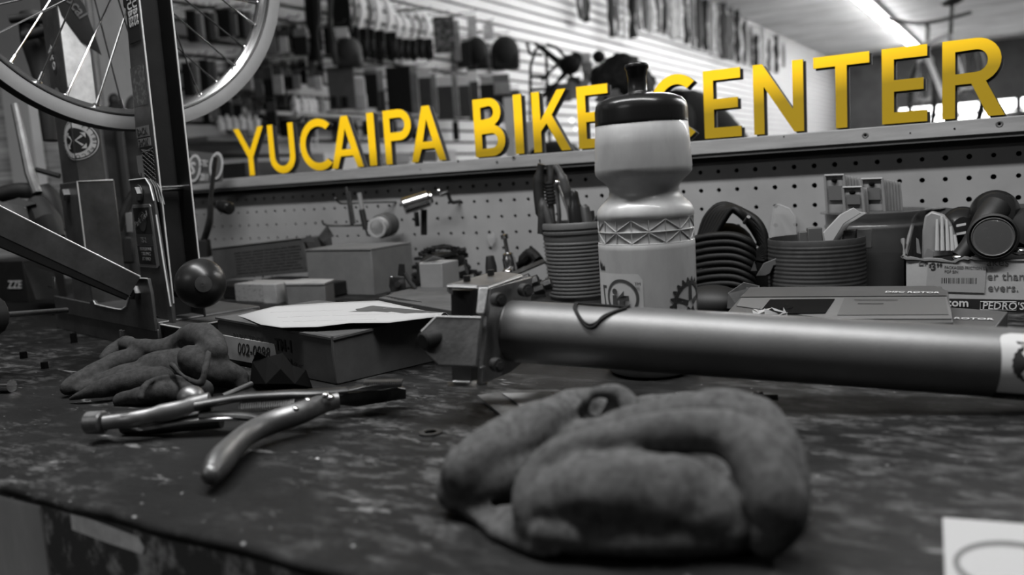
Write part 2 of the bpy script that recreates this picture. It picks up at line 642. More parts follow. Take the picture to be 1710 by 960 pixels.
def glyph(c, w, h, s):
    if c == 'I':
        return [[(0, 0), (w, 0), (w, h), (0, h)]]
    if c == 'E':
        m = h * 0.5
        return [[(0, 0), (w, 0), (w, s), (s, s), (s, m - s / 2), (w * 0.92, m - s / 2), (w * 0.92, m + s / 2), (s, m + s / 2), (s, h - s), (w, h - s), (w, h), (0, h)]]
    if c == 'T':
        return [[(w / 2 - s / 2, 0), (w / 2 + s / 2, 0), (w / 2 + s / 2, h - s), (w, h - s), (w, h), (0, h), (0, h - s), (w / 2 - s / 2, h - s)]]
    if c == 'N':
        return [[(0, 0), (s, 0), (s, h * 0.68), (w - s * 0.9, 0), (w, 0), (w, h), (w - s, h), (w - s, h * 0.32), (s * 0.9, h), (0, h)]]
    if c == 'K':
        return [[(0, 0), (s, 0), (s, h * .34), (s * 1.75, h * .47), (w - s * 1.15, 0), (w, 0), (s * 2.45, h * 0.6), (w * 0.93, h), (w * 0.93 - s * 1.1, h), (s, h * 0.52), (s, h), (0, h)]]
    if c == 'A':
        t = s * 1.12
        return [[(0, 0), (s, 0), (s + w * .12, h * .23), (w - s - w * .12, h * .23), (w - s, 0), (w, 0), (w / 2 + t / 2, h), (w / 2 - t / 2, h)],
                [(s + w * .12 + .045 * w, h * .23 + s * .85), (w - s - w * .12 - .045 * w, h * .23 + s * .85), (w / 2, h * 0.76)]]
    if c == 'Y':
        return [[(w / 2 - s / 2, 0), (w / 2 + s / 2, 0), (w / 2 + s / 2, h * .38), (w, h), (w - s * 1.1, h), (w / 2, h * 0.53), (s * 1.1, h), (0, h), (w / 2 - s / 2, h * .38)]]
    if c == 'U':
        r = w / 2
        return [[(0, h)] + arc(r, r * .95, r, 180, 360, 14, r * .97) + [(w, h), (w - s, h)] + arc(r, r * .95, r - s, 360, 180, 14, r * .97 - s) + [(s, h)]]
    if c == 'C':
        rx, ry = w * 0.6, h / 2 + 0.001
        return [arc(rx, h / 2, rx, 48, 312, 26, ry) + arc(rx, h / 2, rx - s, 308, 52, 26, ry - s)]
    if c == 'P':
        r = h * 0.285
        return [[(0, 0), (s, 0), (s, h - 2 * r)] + arc(w - r, h - r, r, -90, 90, 12) + [(0, h)],
                [(s, h - 2 * r + s)] + arc(w - r, h - r, r - s, -90, 90, 12) + [(s, h - s)]]
    if c == 'R':
        r = h * 0.285
        return [[(0, 0), (s, 0), (s, h - 2 * r), (w * .47, h - 2 * r), (w - s * 1.25, 0), (w, 0), (w * .70, h - 1.93 * r)] + arc(w * .94 - r, h - r, r, -60, 90, 12) + [(0, h)],
                [(s, h - 2 * r + s * .9)] + arc(w * .94 - r, h - r, r - s, -90, 90, 12, r - s * .95) + [(s, h - s)]]
    if c == 'B':
        r1, r2 = h * 0.27, h * 0.24
        return [[(0, 0)] + arc(w - r1, r1, r1, -90, 75, 10) + arc(w * .9 - r2, h - r2, r2, -60, 90, 10) + [(0, h)],
                [(s, s * .9)] + arc(w - r1, r1, r1 - s, -90, 90, 8, r1 - s * .95) + [(s, 2 * r1 - s)],
                [(s, h - 2 * r2 + s * .75)] + arc(w * .9 - r2, h - r2, r2 - s, -90, 90, 8, r2 - s * .9) + [(s, h - s)]]


def letter(c, x0, x1, label):
    cu = bpy.data.curves.new('l', 'CURVE')
    cu.dimensions = '2D'
    cu.fill_mode = 'BOTH'
    cu.extrude = 0.0022
    for loop in glyph(c, x1 - x0, LH, min(ST, (x1 - x0))):
        sp = cu.splines.new('POLY')
        sp.points.add(len(loop) - 1)
        for k, (x, y) in enumerate(loop):
            sp.points[k].co = (x, y, 0, 1)
        sp.use_cyclic_u = True
    t = bpy.data.objects.new('l', cu)
    COL.objects.link(t)
    bpy.context.view_layer.update()
    me = bpy.data.meshes.new_from_object(t.evaluated_get(bpy.context.evaluated_depsgraph_get()))
    bpy.data.objects.remove(t)
    for v in me.vertices:
        v.co = Vector((v.co.x - (x1 - x0) / 2, -v.co.z, v.co.y))
    me.materials.clear()
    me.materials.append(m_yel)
    me.materials.append(m_side)
    me.update()
    for p in me.polygons:
        p.use_smooth = False
        p.material_index = 0 if p.normal.y < -0.9 else 1
        if abs(p.normal.y) > 0.9 and p.center.y > 0:
            p.material_index = 1
    ob = bpy.data.objects.new('sign_letter', me)
    COL.objects.link(ob)
    ob.location = ((x0 + x1) / 2, LY, LZ)
    tag(ob, label, 'sign letter', 'yellow letters of the shop name')
    bk = bpy.data.objects.new('dark_backing', me.copy())      # dark copy as the letter's drop shadow, set a little right and down
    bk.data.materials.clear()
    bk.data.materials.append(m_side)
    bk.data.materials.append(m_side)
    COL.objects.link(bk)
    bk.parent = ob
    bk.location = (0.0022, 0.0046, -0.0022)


def lx_(px, ym):
    return onY(px, ym, LY - 0.005).x


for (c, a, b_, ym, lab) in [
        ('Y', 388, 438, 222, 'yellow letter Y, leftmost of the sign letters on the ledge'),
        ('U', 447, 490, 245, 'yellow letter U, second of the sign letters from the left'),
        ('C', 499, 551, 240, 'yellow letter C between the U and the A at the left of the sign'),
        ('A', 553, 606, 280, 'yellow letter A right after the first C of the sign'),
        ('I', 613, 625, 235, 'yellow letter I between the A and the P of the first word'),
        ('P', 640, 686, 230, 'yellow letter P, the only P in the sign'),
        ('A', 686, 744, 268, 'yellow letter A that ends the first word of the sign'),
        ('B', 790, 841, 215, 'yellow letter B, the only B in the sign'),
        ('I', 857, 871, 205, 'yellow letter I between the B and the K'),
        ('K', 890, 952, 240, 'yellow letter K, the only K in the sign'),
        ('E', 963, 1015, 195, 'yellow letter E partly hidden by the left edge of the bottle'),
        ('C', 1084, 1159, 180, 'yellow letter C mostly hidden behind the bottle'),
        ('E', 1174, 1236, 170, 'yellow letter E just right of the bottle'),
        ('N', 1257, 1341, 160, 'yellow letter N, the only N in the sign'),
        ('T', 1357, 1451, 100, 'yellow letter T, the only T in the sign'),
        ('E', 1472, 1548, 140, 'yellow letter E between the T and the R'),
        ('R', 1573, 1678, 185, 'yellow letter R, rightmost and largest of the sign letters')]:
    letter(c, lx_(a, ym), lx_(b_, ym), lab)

# ------------------------------------------------------------------ water bottle
bx, by = -0.266, 0.645
A = H - 0.163
bot = thing('water_bottle', 'large grubby white squeeze bottle with a black pull cap standing behind the tube', 'bottle', (bx, by, 0))
m_bot = mat('translucent_white_bottle', 0.30, 0.45, var=0.22, scale=22, stretch=(1, 1, 0.35), bump=0.05, bscale=120, coat=0.15)
pr = [(0.0, 0.002), (0.028, 0.0), (0.0335, 0.002), (0.0365, 0.006), (0.0378, 0.012), (0.0387, 0.05), (0.0389, 0.103), (0.0389, 0.107), (0.0378, 0.1085), (0.0378, 0.1165), (0.0384, 0.1172), (0.0378, 0.118),
      (0.0378, 0.1262), (0.0388, 0.1275), (0.0388, 0.131), (0.0378, 0.1345), (0.0355, 0.1378), (0.0312, 0.1415), (0.0285, 0.145), (0.0278, 0.149), (0.0284, 0.152), (0.031, 0.1555), (0.036, 0.1595), (0.0384, 0.1625), (0.0388, 0.167),
      (0.0378, 0.185), (0.0366, 0.2015), (0.0345, 0.203), (0, 0.203)]
G().lathe(pr, (bx, by, 0), 56).build('body', m_bot, bot, ang=60)
pr = [(0.0362, 0.2), (0.0368, 0.2012), (0.0366, 0.2035), (0.0364, 0.212), (0.0355, 0.2165), (0.033, 0.2198), (0.026, 0.2228), (0.0135, 0.2245), (0.0105, 0.2252), (0.0095, 0.2265), (0.0, 0.2268)]
G().lathe(pr, (bx, by, 0), 72, rfun=lambda t, z: 1 + (0.008 * math.cos(36 * t) if 0.203 < z < 0.214 else 0)).build('cap', m_blackshine, bot, ang=50)
nzx = bx - 0.002
pr = [(0.0095, 0.2245), (0.0078, 0.2265), (0.0074, 0.2385), (0.0080, 0.2395), (0.0082, 0.2432), (0.0094, 0.2448), (0.0096, 0.247), (0.0088, 0.2482), (0.0045, 0.2486), (0.004, 0.246), (0, 0.246)]
G().lathe(pr, (nzx, by, 0), 28).build('nozzle', m_blackshine, bot, ang=50)
# raised triangle lattice round the band
vdir = Vector((-bx, -by, 0)).normalized()
va = math.atan2(vdir.y, vdir.x)


def bp(a, z, r=0.0382):
    return Vector((bx + r * math.cos(a), by + r * math.sin(a), z))


g = G()
N = 18
for k in range(N):
    a0, a1 = 2 * PI * k / N + va + 0.06, 2 * PI * (k + 1) / N + va + 0.06
    for (z0, z1, fl) in ((0.1085, 0.1170, k % 2), (0.118, 0.1265, 1 - k % 2)):
        pts = [bp(a0 + (a1 - a0) * t / 4, (z0 + (z1 - z0) * t / 4) if fl else (z1 - (z1 - z0) * t / 4)) for t in range(5)]
        g.tube(pts, 0.00042, 6)
        g.tube([bp(a0, z0), bp(a0, z1)], 0.00035, 6)
for z in (0.1078, 0.1172, 0.1272):
    g.tube([bp(2 * PI * k / 48, z, 0.0381) for k in range(48)], 0.0006, 6, closed=True)
g.build('lattice_band', m_bot, bot)


def cyl_patch(poly, ang0, zc, r, n=None):
    """flat outline (u across in metres, v up) wrapped on the bottle"""
    return [bp(ang0 + u / r, zc + v, r) for (u, v) in poly]


def wrap_fill(g, loops_u, ang0, zc, r, t=0.0002, mi=0):
    """strip polygons [(left, right) pairs per v]"""
    for (q) in loops_u:
        g.add([bp(ang0 + u / 0.0385, zc + v, r) for (u, v) in q], [tuple(range(len(q)))], mi)


# sticker on the left with a ring and 'it'
la = va - 0.62            # angle of the sticker's middle; the screen's left is the negative side
sx = lambda u: u
g = G()
ru = 0.0393
W0, W1, V0, V1 = -0.026, 0.020, 0.030, 0.0855
vs, fs = [], []
nU = 14
edge = []
for i in range(nU + 1):
    u = W0 + (W1 - W0) * i / nU
    cut = 0.0 if u < W1 - 0.005 else 0.005 - math.sqrt(max(0, 0.005 ** 2 - (u - (W1 - 0.005)) ** 2))
    edge.append((u, V1 - cut))
for i, (u, v1) in enumerate(edge):
    vs += [bp(la + u / 0.0385, V0, ru), bp(la + u / 0.0385, v1, ru)]
fs = [(2 * i, 2 * i + 2, 2 * i + 3, 2 * i + 1) for i in range(nU)]
g.add(vs, fs)
g.build('sticker', mat('sticker_white', 0.42, 0.5, var=.06, scale=60), bot)
m_stink = mat('sticker_grey_ink', 0.05, 0.6)
g = G()
rc, cu0, cz0 = 0.0148, 0.0022, 0.0665
for k in range(36):
    a, b = 2 * PI * k / 36, 2 * PI * (k + 1) / 36
    q = [(cu0 + rc * math.cos(a), rc * math.sin(a)), (cu0 + rc * math.cos(b), rc * math.sin(b)), (cu0 + (rc - .0024) * math.cos(b), (rc - .0024) * math.sin(b)), (cu0 + (rc - .0024) * math.cos(a), (rc - .0024) * math.sin(a))]
    g.add([bp(la + u / 0.0385, cz0 + v, 0.03945) for u, v in q], [(0, 1, 2, 3)])
for poly in ([(-.0165, -.012), (-.0195, 0.009), (-.0135, 0.009), (-.0135, .0068), (-.017, .0068), (-.0145, -.012)],):
    g.add([bp(la + u / 0.0385, cz0 + v, 0.03945) for u, v in poly], [tuple(range(len(poly)))])
g.build('ring_mark', m_stink, bot)
ts = Vector((-math.sin(la), math.cos(la), 0))
nl = Vector((math.cos(la), math.sin(la), 0))
cs = Vector((bx, by, 0)) + nl * 0.0393
text('lettering', 'it', 0.029, cs + Vector((0, 0, 0.0545)), ts, nl, m_stink, bot, 0.0002, bold=0.03, curve_r=0.0393, xo=-.0068)
text('lettering', 'TM', 0.0035, cs + Vector((0, 0, 0.0765)), ts, nl, m_stink, bot, 0.0002, curve_r=0.0393, xo=.0145)
# dark chainring printed on the right side
g = G()
ga = va + 0.98
cz = 0.058
for k in range(22):
    a0 = 2 * PI * k / 22
    for (r0, r1, w0, w1) in ((0.0155, 0.0185, .16, .16), (0.0185, 0.0218, 0.11, 0.03)):
        q = [(r0 * math.cos(a0 - w0), r0 * math.sin(a0 - w0)), (r1 * math.cos(a0 - w1), r1 * math.sin(a0 - w1)), (r1 * math.cos(a0 + w1), r1 * math.sin(a0 + w1)), (r0 * math.cos(a0 + w0), r0 * math.sin(a0 + w0))]
        g.add([bp(ga + u / 0.0385, cz + v, 0.0393) for u, v in q], [(0, 1, 2, 3)])
for k in range(5):
    a0 = 2 * PI * k / 5 + .3
    q = [(0.004 * math.cos(a0 - .6), 0.004 * math.sin(a0 - .6)), (0.016 * math.cos(a0 - .12), 0.016 * math.sin(a0 - .12)), (0.016 * math.cos(a0 + .12), 0.016 * math.sin(a0 + .12)), (0.004 * math.cos(a0 + .6), 0.004 * math.sin(a0 + .6))]
    g.add([bp(ga + u / 0.0385, cz + v, 0.0393) for u, v in q], [(0, 1, 2, 3)])
g.build('chainring_print', m_ink, bot, smooth=False)
ga2 = va - 1.12
q = [(-.006, 0.090), (-.004, 0.096), (-.003, 0.091), (-.0005, 0.0935), (0, 0.089), (.0035, .092), (.0035, .0875), (-.004, .0875)]
G().add([bp(ga2 + u / 0.0385, v, 0.0393) for u, v in q], [tuple(range(len(q)))]).build('chainring_print', m_ink, bot, smooth=False)

# ------------------------------------------------------------------ steel clamp with its grey tube
tl, tr = dep(862, 553, 0.62), dep(1700, 607, 0.537)
ax = (tr - tl).normalized()
RT = 0.0225
up = Vector((0, 0, 1))
ty = up.cross(ax).normalized()         # away from the camera
tz = ax.cross(ty)
rig = thing('repair_stand_clamp', 'long grey metal tube with a steel bracket clamp lying across the bench', 'bike stand clamp', (tl.x, tl.y, 0))
m_tube = mat('grey_anodised_tube', 0.13, 0.50, 0.8, var=0.08, scale=40, bump=0.05, bscale=500)
end = tl - ax * 0.012
G().tube([end, end + ax * 0.003, tr + ax * 0.03], [RT - 0.0015, RT, RT], 56).build('tube', m_tube, rig, ang=50)


def L(a, b, c):
    """clamp frame: a along the tube (0 = tube end), b away from the camera, c up"""
    return tl + ax * a + ty * b + tz * c


# the bracket: a folded steel plate square to the tube with a bolted top channel and a side ear
Rc = Matrix((ax, ty, tz)).transposed()
cc = dep(795, 553, 0.60)
# place the bracket frame on the measured corners
K = lambda px, py, z2: dep(px, py, z2)
g = G()
# main plate (faces the tube) : seen as the dark slab between the bright edge and the tube
front_top, front_bot = K(800, 478, 0.585), K(783, 640, 0.578)
d_back = (K(886, 461, 0.655) - K(815, 482, 0.588))
pl = [K(815, 481, 0.588), K(886, 462, 0.655), K(876, 600, 0.652), K(848, 622, 0.62), K(800, 642, 0.582)]
nrm = (pl[1] - pl[0]).cross(pl[4] - pl[0])
g.plate(pl, nrm, 0.004)
g.build('main_plate', m_steel, rig, bevel=0.0008)
# top cap plate
tp = [K(746, 478, 0.590), K(796, 480, 0.582), K(816, 480, 0.588), K(872, 461, 0.648), K(838, 456, 0.66), K(815, 459, 0.645)]
G().plate(tp, (0, 0, 1), 0.003).build('top_plate', m_steel, rig, bevel=0.0007)
# front channel lips above and below the square bar
G().hexa([K(795, 523, .580), K(808, 523, .583), K(812, 522, .600), K(800, 521, .60)], [K(800, 480, .580), K(814, 480, .583), K(818, 480, .600), K(806, 479, .60)]).build('bare_edge', mat('scratched_bare_steel', 0.75, 0.5, 0.2, var=.25, scale=400), rig, bevel=0.0004)  # bare steel edge whitened for its bright highlight
G().hexa([K(750, 490, .590), K(756, 492, .588), K(756, 480, .588), K(750, 478, .590)][::-1], [K(746, 486, .60), K(752, 488, .60), K(752, 477, .60), K(746, 476, .60)][::-1]).build('top_lip', m_steel, rig)
# dark square bar that runs through it
G().hexa([K(755, 640, .60), K(786, 642, .592), K(800, 632, .625), K(770, 630, .635)], [K(753, 484, .60), K(785, 486, .592), K(798, 482, .625), K(768, 480, .635)]).build('square_bar', m_black, rig)
# side ear: chamfered plate facing the camera
ear = [K(729, 529, .580), K(803, 531, .574), K(798, 613, .570), K(733, 611, .575), K(713, 592, .579), K(701, 572, .582), K(704, 553, .583)]
nr = (ear[2] - ear[0]).cross(ear[3] - ear[0])
e = G().plate(ear, nr, 0.004)
e.build('side_ear', m_steel, rig, bevel=0.001)
for a__, b__ in ((K(729, 528, .578), K(803, 530, .572)), (K(747, 478, .588), K(796, 480, .580)), (K(704, 553, .581), K(729, 528, .578)), (K(816, 480, .586), K(872, 461, .646))):
    G().tube([a__, b__], .0006, 6).build('bright_edge', m_brightedge, rig)  # pale tubes painted in as highlight lines of the plate edges
# bottom foot with bright lip
G().hexa([K(746, 646, .578), K(796, 650, .568), K(815, 643, .59), K(770, 640, .60)], [K(746, 638, .588), K(796, 641, .578), K(815, 635, .60), K(770, 633, .61)]).build('bottom_plate', m_steel, rig, bevel=0.001)
G().cyl(K(757, 637, .583), K(786, 638, .578), 0.0011).build('bright_lip', m_chrome, rig)
G().hexa([K(795, 642, .578), K(804, 642, .580), K(810, 640, .595), K(801, 640, .593)], [K(800, 612, .572), K(808, 612, .575), K(814, 610, .59), K(806, 610, .588)]).build('lower_flange', m_steel, rig, bevel=0.001)
# bolts
q0 = K(707, 570, .572)
q1 = K(742, 560, .586)
G().cyl(q0, q1, 0.0062, n=24).cyl(q0, q0 + (q0 - q1).normalized() * 0.001, 0.0062, 0.005, n=24).build('clamp_bolt', m_black, rig)
for (px, py, z2) in ((780, 470, .597), (820, 460, .628)):
    p = K(px, py, z2)
    G().cyl(p, p + Vector((0, 0, 0.0042)), 0.0026, n=12).build('top_bolt', m_black, rig)
for (px, py, z2) in ((828, 500, .583), (873, 484, .625), (826, 608, .583)):
    p = K(px, py, z2)
    G().cyl(p, p + Vector((0.006, -0.003, 0)), 0.0048, n=18).cyl(p + Vector((.005, -.0025, 0)), p + Vector((0.007, -0.0035, 0)), 0.003, n=6).build('plate_bolt', m_steeldark, rig)
# round collar where the tube meets the bracket
G().lathe([(0.018, -0.014), (0.0228, -0.012), (0.0228, -0.006), (0.0215, -0.004)], tl, 40, ax=ax).build('collar', m_steeldark, rig)

# printed label wrapped round the right end of the tube
fa = dep(1672, 600, 0.52)
t0 = (fa - tl).dot(ax)


def tp_(s, deg, r=RT + 0.0003):
    a = math.radians(deg)       # 0 = facing the viewer, + up
    return tl + ax * s - ty * (r * math.cos(a)) + tz * (r * math.sin(a))


def tube_patch(name, s0, s1, d0, d1, m, r=RT + 0.0003, rnd=0.0):
    g = G()
    n_, k_ = 8, 20
    vs = []
    for i in range(n_ + 1):
        for j in range(k_ + 1):
            dg = d0 + (d1 - d0) * j / k_
            s_ = s0 + (s1 - s0) * i / n_
            if rnd and i == 0:
                arc_ = math.radians(d1 - dg) * r
                if arc_ < rnd:
                    s_ = s0 + rnd - math.sqrt(max(0, rnd ** 2 - (rnd - arc_) ** 2))
            vs.append(tp_(s_, dg, r))
    fs = [(i * (k_ + 1) + j, (i + 1) * (k_ + 1) + j, (i + 1) * (k_ + 1) + j + 1, i * (k_ + 1) + j + 1) for i in range(n_) for j in range(k_)]
    g.add(vs, fs)
    return g.build(name, m, rig)


tube_patch('white_label', t0, t0 + 0.14, -42, 66, mat('gloss_white_label', 0.42, 0.4, var=.03), rnd=0.007)
tube_patch('black_label_strip', t0 - 0.0005, t0 + 0.14, -75, -42, m_black)
g = G()
for k in range(40):
    a0, a1 = 2 * PI * k / 40, 2 * PI * (k + 1) / 40
    vs = []
    for a, rr_ in ((a0, 0.0125 if k % 2 else 0.0118), (a1, 0.0118 if k % 2 else 0.0125)):
        vs.append((rr_ * math.cos(a), rr_ * math.sin(a)))
    vs.append((0, 0))
    g.add([tp_(t0 + 0.018 + u, math.degrees(v / RT) + 12, RT + 0.0006) for u, v in vs], [(0, 1, 2)])
g.build('gear_print', m_ink, rig, smooth=False)
tri = [(t0 + 0.0085, 47), (t0 + 0.034, 42), (t0 + 0.0205, -2)]
G().add([tp_(s_, d_, RT + 0.0009) for s_, d_ in tri], [(0, 1, 2)]).build('triangle_outline', m_ink, rig)
tri = [(t0 + 0.0105, 44), (t0 + 0.032, 39.5), (t0 + 0.0205, 3)]
G().add([tp_(s_, d_, RT + 0.0012) for s_, d_ in tri], [(0, 1, 2)]).build('triangle_print', mat('pale_print', 0.35, 0.6), rig)
a_ = math.radians(-58)
nn = (-ty * math.cos(a_) + tz * math.sin(a_))
text('lettering', 'CRE', 0.006, tp_(t0 + 0.006, -63, RT + 0.0006), ax, nn, mat('grey_print', 0.12, 0.6), rig, 0.0001, bold=0.02)

# rubber band lying over the tube
def on_tube(px, py, lift=0.001):
    """point of the tube's surface seen at this pixel"""
    d = ray(px, py)
    o = Vector((0, 0, H)) - tl
    dd = d - ax * d.dot(ax)
    oo = o - ax * o.dot(ax)
    r = RT + lift
    a, b, c = dd.dot(dd), 2 * dd.dot(oo), oo.dot(oo) - r * r
    disc = b * b - 4 * a * c
    if disc < 0:
        return None
    return Vector((0, 0, H)) + d * ((-b - math.sqrt(disc)) / (2 * a))


def surf_path(pts):
    out = []
    for p in smoothpath([Vector((x, y, 0)) for x, y in pts], 8):
        q = on_tube(p.x, p.y)
        if q is not None:
            out.append(q)
    return out


g = G()
g.tube(surf_path([(962, 506), (959, 514), (968, 532), (980, 546), (992, 545), (1003, 534), (1022, 522), (1046, 514)]), 0.0010, 8)
g.tube(surf_path([(964, 506), (962, 516), (972, 534), (984, 542), (996, 538), (1010, 526), (1040, 516)]), 0.0008, 8)
g.tube(surf_path([(962, 506), (985, 508), (1015, 510), (1046, 512), (1052, 509)]), 0.0009, 8)
tag(g.build('rubber_band', m_rubber), 'thin black rubber band looped over the top of the grey tube', 'rubber band')

# ------------------------------------------------------------------ cardboard box with papers (front left of centre)
cA, cB, cD = Vector((-0.501, 0.522, 0)), Vector((-0.696, 0.564, 0)), Vector((-0.468, 0.640, 0))
hz = 0.0425
ex_, ey_ = (cA - cB).normalized(), (cD - cA)
ey_.normalize()
Lx, Ly = (cA - cB).length, 0.115
tm = thing('cardboard_box', 'worn flat cardboard parts box with black printing and a paper on top', 'box', (cA + cB) / 2)
c = [cB, cA, cA + ey_ * Ly, cB + ey_ * Ly]
g = G()
# slightly bowed walls
g.hexa(c, [p + up * hz for p in c])
g.build('carton', m_kraftdark, tm, bevel=0.0012)
g = G()
c2 = [cB - ex_ * .001 - ey_ * .001, cA + ex_ * .0015 - ey_ * .001, cA + ex_ * .0015 + ey_ * Ly, cB - ex_ * .001 + ey_ * Ly]
lo = [c2[0] + up * (hz + .0010), c2[1] + up * (hz - .0035), c2[2] + up * (hz + .001), c2[3] + up * (hz + .002)]
g.hexa(lo, [p + up * 0.002 for p in lo])
g.build('lid_flap', m_kraftdark, tm)
fn = ex_.cross(up).normalized()
if fn.y > 0:
    fn = -fn
fo = lambda u, z: cB + ex_ * u + up * z + fn * 0.0006
text('lettering', 'PARK TOOL', 0.0125, fo(0.032, 0.0235), ex_, fn, mat('faded_print', 0.015, 0.8), tm, 0.0001, bold=0.02, wscale=.85)
text('lettering', 'TM-1', 0.0155, fo(0.108, 0.0225), ex_, fn, mat('faded_print', 0.015, 0.8), tm, 0.0001, bold=0.02, wscale=0.85)
text('lettering', 'n Meter', 0.0125, fo(0.118, 0.0075), ex_, fn, mat('faded_print', 0.015, 0.8), tm, 0.0001, bold=0.01, wscale=0.8)
G().plate([fo(0.004, 0.0285), fo(0.108, 0.0275), fo(0.112, 0.006), fo(0.006, 0.005)], fn, 0.0024).build('paper_label', m_offwhite, tm)
text('handwriting', '002-0098', 0.0165, fo(0.038, 0.0125) + fn * 0.0010, ex_, fn, m_ink, tm, 0.0001, shear=0.3, wscale=0.95)
G().tube([cA + ey_ * .001 + fn * .0008 + up * .002, cA + fn * .001 + up * 0.03, cA + fn * .0012 + ey_ * .001 + up * hz], [0.0008, 0.0014, 0.0010], 6).build('crushed_corner', m_kraftdark, tm)

# sheet of paper on it
q = [onZ(396, 527, .0455), onZ(460, 512, .0465), onZ(545, 507, .0468), onZ(632, 502, .047), onZ(690, 512, .0465), onZ(752, 524, .046)]
q2 = [onZ(436, 541, .0458), onZ(470, 546, .0468), onZ(530, 546.5, .0465), onZ(585, 542, .047), onZ(650, 541, .0462), onZ(735, 527, .0462)]
g = G()
nn_ = 10
vs = []
for i in range(len(q)):
    for j in range(nn_ + 1):
        t = j / nn_
        p = q[i].lerp(q2[i], t)
        p.z += 0.0012 * math.sin(PI * t * 1.5 + i) * (0.4 + 0.3 * i % 2)
        vs.append(p)
fs = [(i * (nn_ + 1) + j, i * (nn_ + 1) + j + 1, (i + 1) * (nn_ + 1) + j + 1, (i + 1) * (nn_ + 1) + j) for i in range(len(q) - 1) for j in range(nn_)]
g.add(vs, fs)
pap = thing('note_paper', 'white sheet of paper with faint handwriting on the flat cardboard box', 'paper', (q[0] + q2[4]) / 2)
o = g.build('sheet', m_paper, pap)
sd = o.modifiers.new('thick', 'SOLIDIFY')
sd.thickness = 0.0003
xd_ = (onZ(600, 520, .047) - onZ(470, 524, .047)).normalized()
m_pencil = mat('faint_pencil', 0.26, 0.9)
for k, (px, py, n_) in enumerate([(450, 522, 30), (462, 530, 46), (470, 538, 36), (640, 515, 12)]):
    o_, pts = onZ(px, py, .0493), []
    yd_ = Vector((-xd_.y, xd_.x, 0))
    for i in range(n_):      # illegible pencil scrawl
        if random.random() < 0.14 and len(pts) > 2:
            G().tube(pts, 0.00013, 3).build('pencil_line', m_pencil, pap)
            pts = []
        pts.append(o_ + xd_ * (0.0026 * i) + yd_ * random.uniform(0, 0.0042))
    if len(pts) > 2:
        G().tube(pts, 0.00013, 3).build('pencil_line', m_pencil, pap)

# flat brown board / box lid behind it
bq = [onZ(632, 497, .046), onZ(668, 486.5, .046), onZ(800, 487, .046), onZ(812, 519, .046), onZ(770, 521, .046)]
bt = thing('cardboard_folder', 'flat brown cardboard box behind the sheet of paper, left of the clamp', 'box', sum(bq, Vector()) / 5 * 1)
bt.location.z = 0
G().hexa([Vector((p.x, p.y, 0.001)) for p in bq], bq).build('carton', m_kraftdark, bt, bevel=.0008)
for k in range(5):
    a, b = onZ(640 + k * 6, 494 + k * 1.6, .0464), onZ(668 + k * 9, 498 + k * 1.5, .0464)
    G().tube([a, (a + b) / 2 + up * 0.0002, b], 0.00025, 4).build('pen_mark', m_ink, bt)

# ------------------------------------------------------------------ wheel truing stand
SO = Vector((-0.805, 0.60, 0))
SX, SY = Vector((0.97, -0.243, 0)), Vector((0.243, 0.97, 0))
SR = Matrix((SX, SY, up)).transposed()


def S(a, b, z):
    return SO + SX * a + SY * b + up * z


ts_ = thing('truing_stand', 'grey steel bicycle wheel truing stand with two uprights and a black ball knob', 'wheel stand', S(-0.12, 0, 0))
m_stand = mat('grey_stand_steel', 0.085, 0.45, 0.6, var=0.3, scale=30, bump=0.12, bscale=200)
m_standdark = mat('dark_stand_paint', 0.012, 0.5, 0.2, var=.3, scale=30)


def sbox(name, a, b, z, m, bev=0.0008, par=None):
    c = S((a[0] + a[1]) / 2, (b[0] + b[1]) / 2, (z[0] + z[1]) / 2)
    return G().box(c, (abs(a[1] - a[0]), abs(b[1] - b[0]), abs(z[1] - z[0])), SR).build(name, m, par or ts_, bevel=bev)


# base: folded steel tray on rubber blocks
sbox('base', (-0.345, 0.0), (-0.022, 0.10), (0.004, 0.034), m_stand, 0.0015)
sbox('base_lip', (-0.345, 0.002), (-0.024, -0.022), (0.0, 0.026), m_stand, 0.0008)
sbox('front_foot', (0.0, 0.05), (-0.018, 0.085), (0.002, 0.030), m_standdark, 0.001)
g = G()
pts = [S(0.0, -0.018, 0.0305), S(0.05, -0.018, 0.0305), S(0.05, 0.09, 0.0305), S(0.0, 0.09, 0.0305)]
g.plate(pts, up, 0.0018)
g.build('foot_plate', m_stand, ts_, bevel=0.0004)
G().tube([S(0.0505, -0.019, 0.031), S(0.0505, 0.086, 0.031), S(0.0505, 0.090, 0.029), S(0.0505, 0.091, 0.018)], 0.0009, 6).build('bare_edge', m_brightedge, ts_)  # pale tubes paint the edge highlights, here and along the stand
G().tube([S(0.0, -0.019, 0.031), S(0.050, -0.019, 0.031)], 0.0009, 6).build('bare_edge', m_brightedge, ts_)

# side plate with the curved cut-out (profile in the a-z plane, facing the camera)
prof = [(-0.335, 0.024), (0.0, 0.024), (0.0, 0.066)] + [(-0.030 + 0.0 * t, 0.0) for t in []]
prof += [(-0.004, 0.082), (-0.030, 0.0815), (-0.046, 0.078), (-0.056, 0.070), (-0.064, 0.058), (-0.074, 0.0475), (-0.090, 0.0425), (-0.11, 0.042),
         (-0.175, 0.0435), (-0.180, 0.0475), (-0.186, 0.0485), (-0.192, 0.0475), (-0.197, 0.0435), (-0.335, 0.0455)]
g = G()
g.hexa([S(a, -0.026, z) for a, z in prof], [S(a, -0.0225, z) for a, z in prof])
g.build('side_plate', m_stand, ts_, bevel=0.0005)
G().tube([S(a, -0.0262, z + .0003) for a, z in prof[3:13]], 0.0007, 6).build('bare_edge', m_brightedge, ts_)
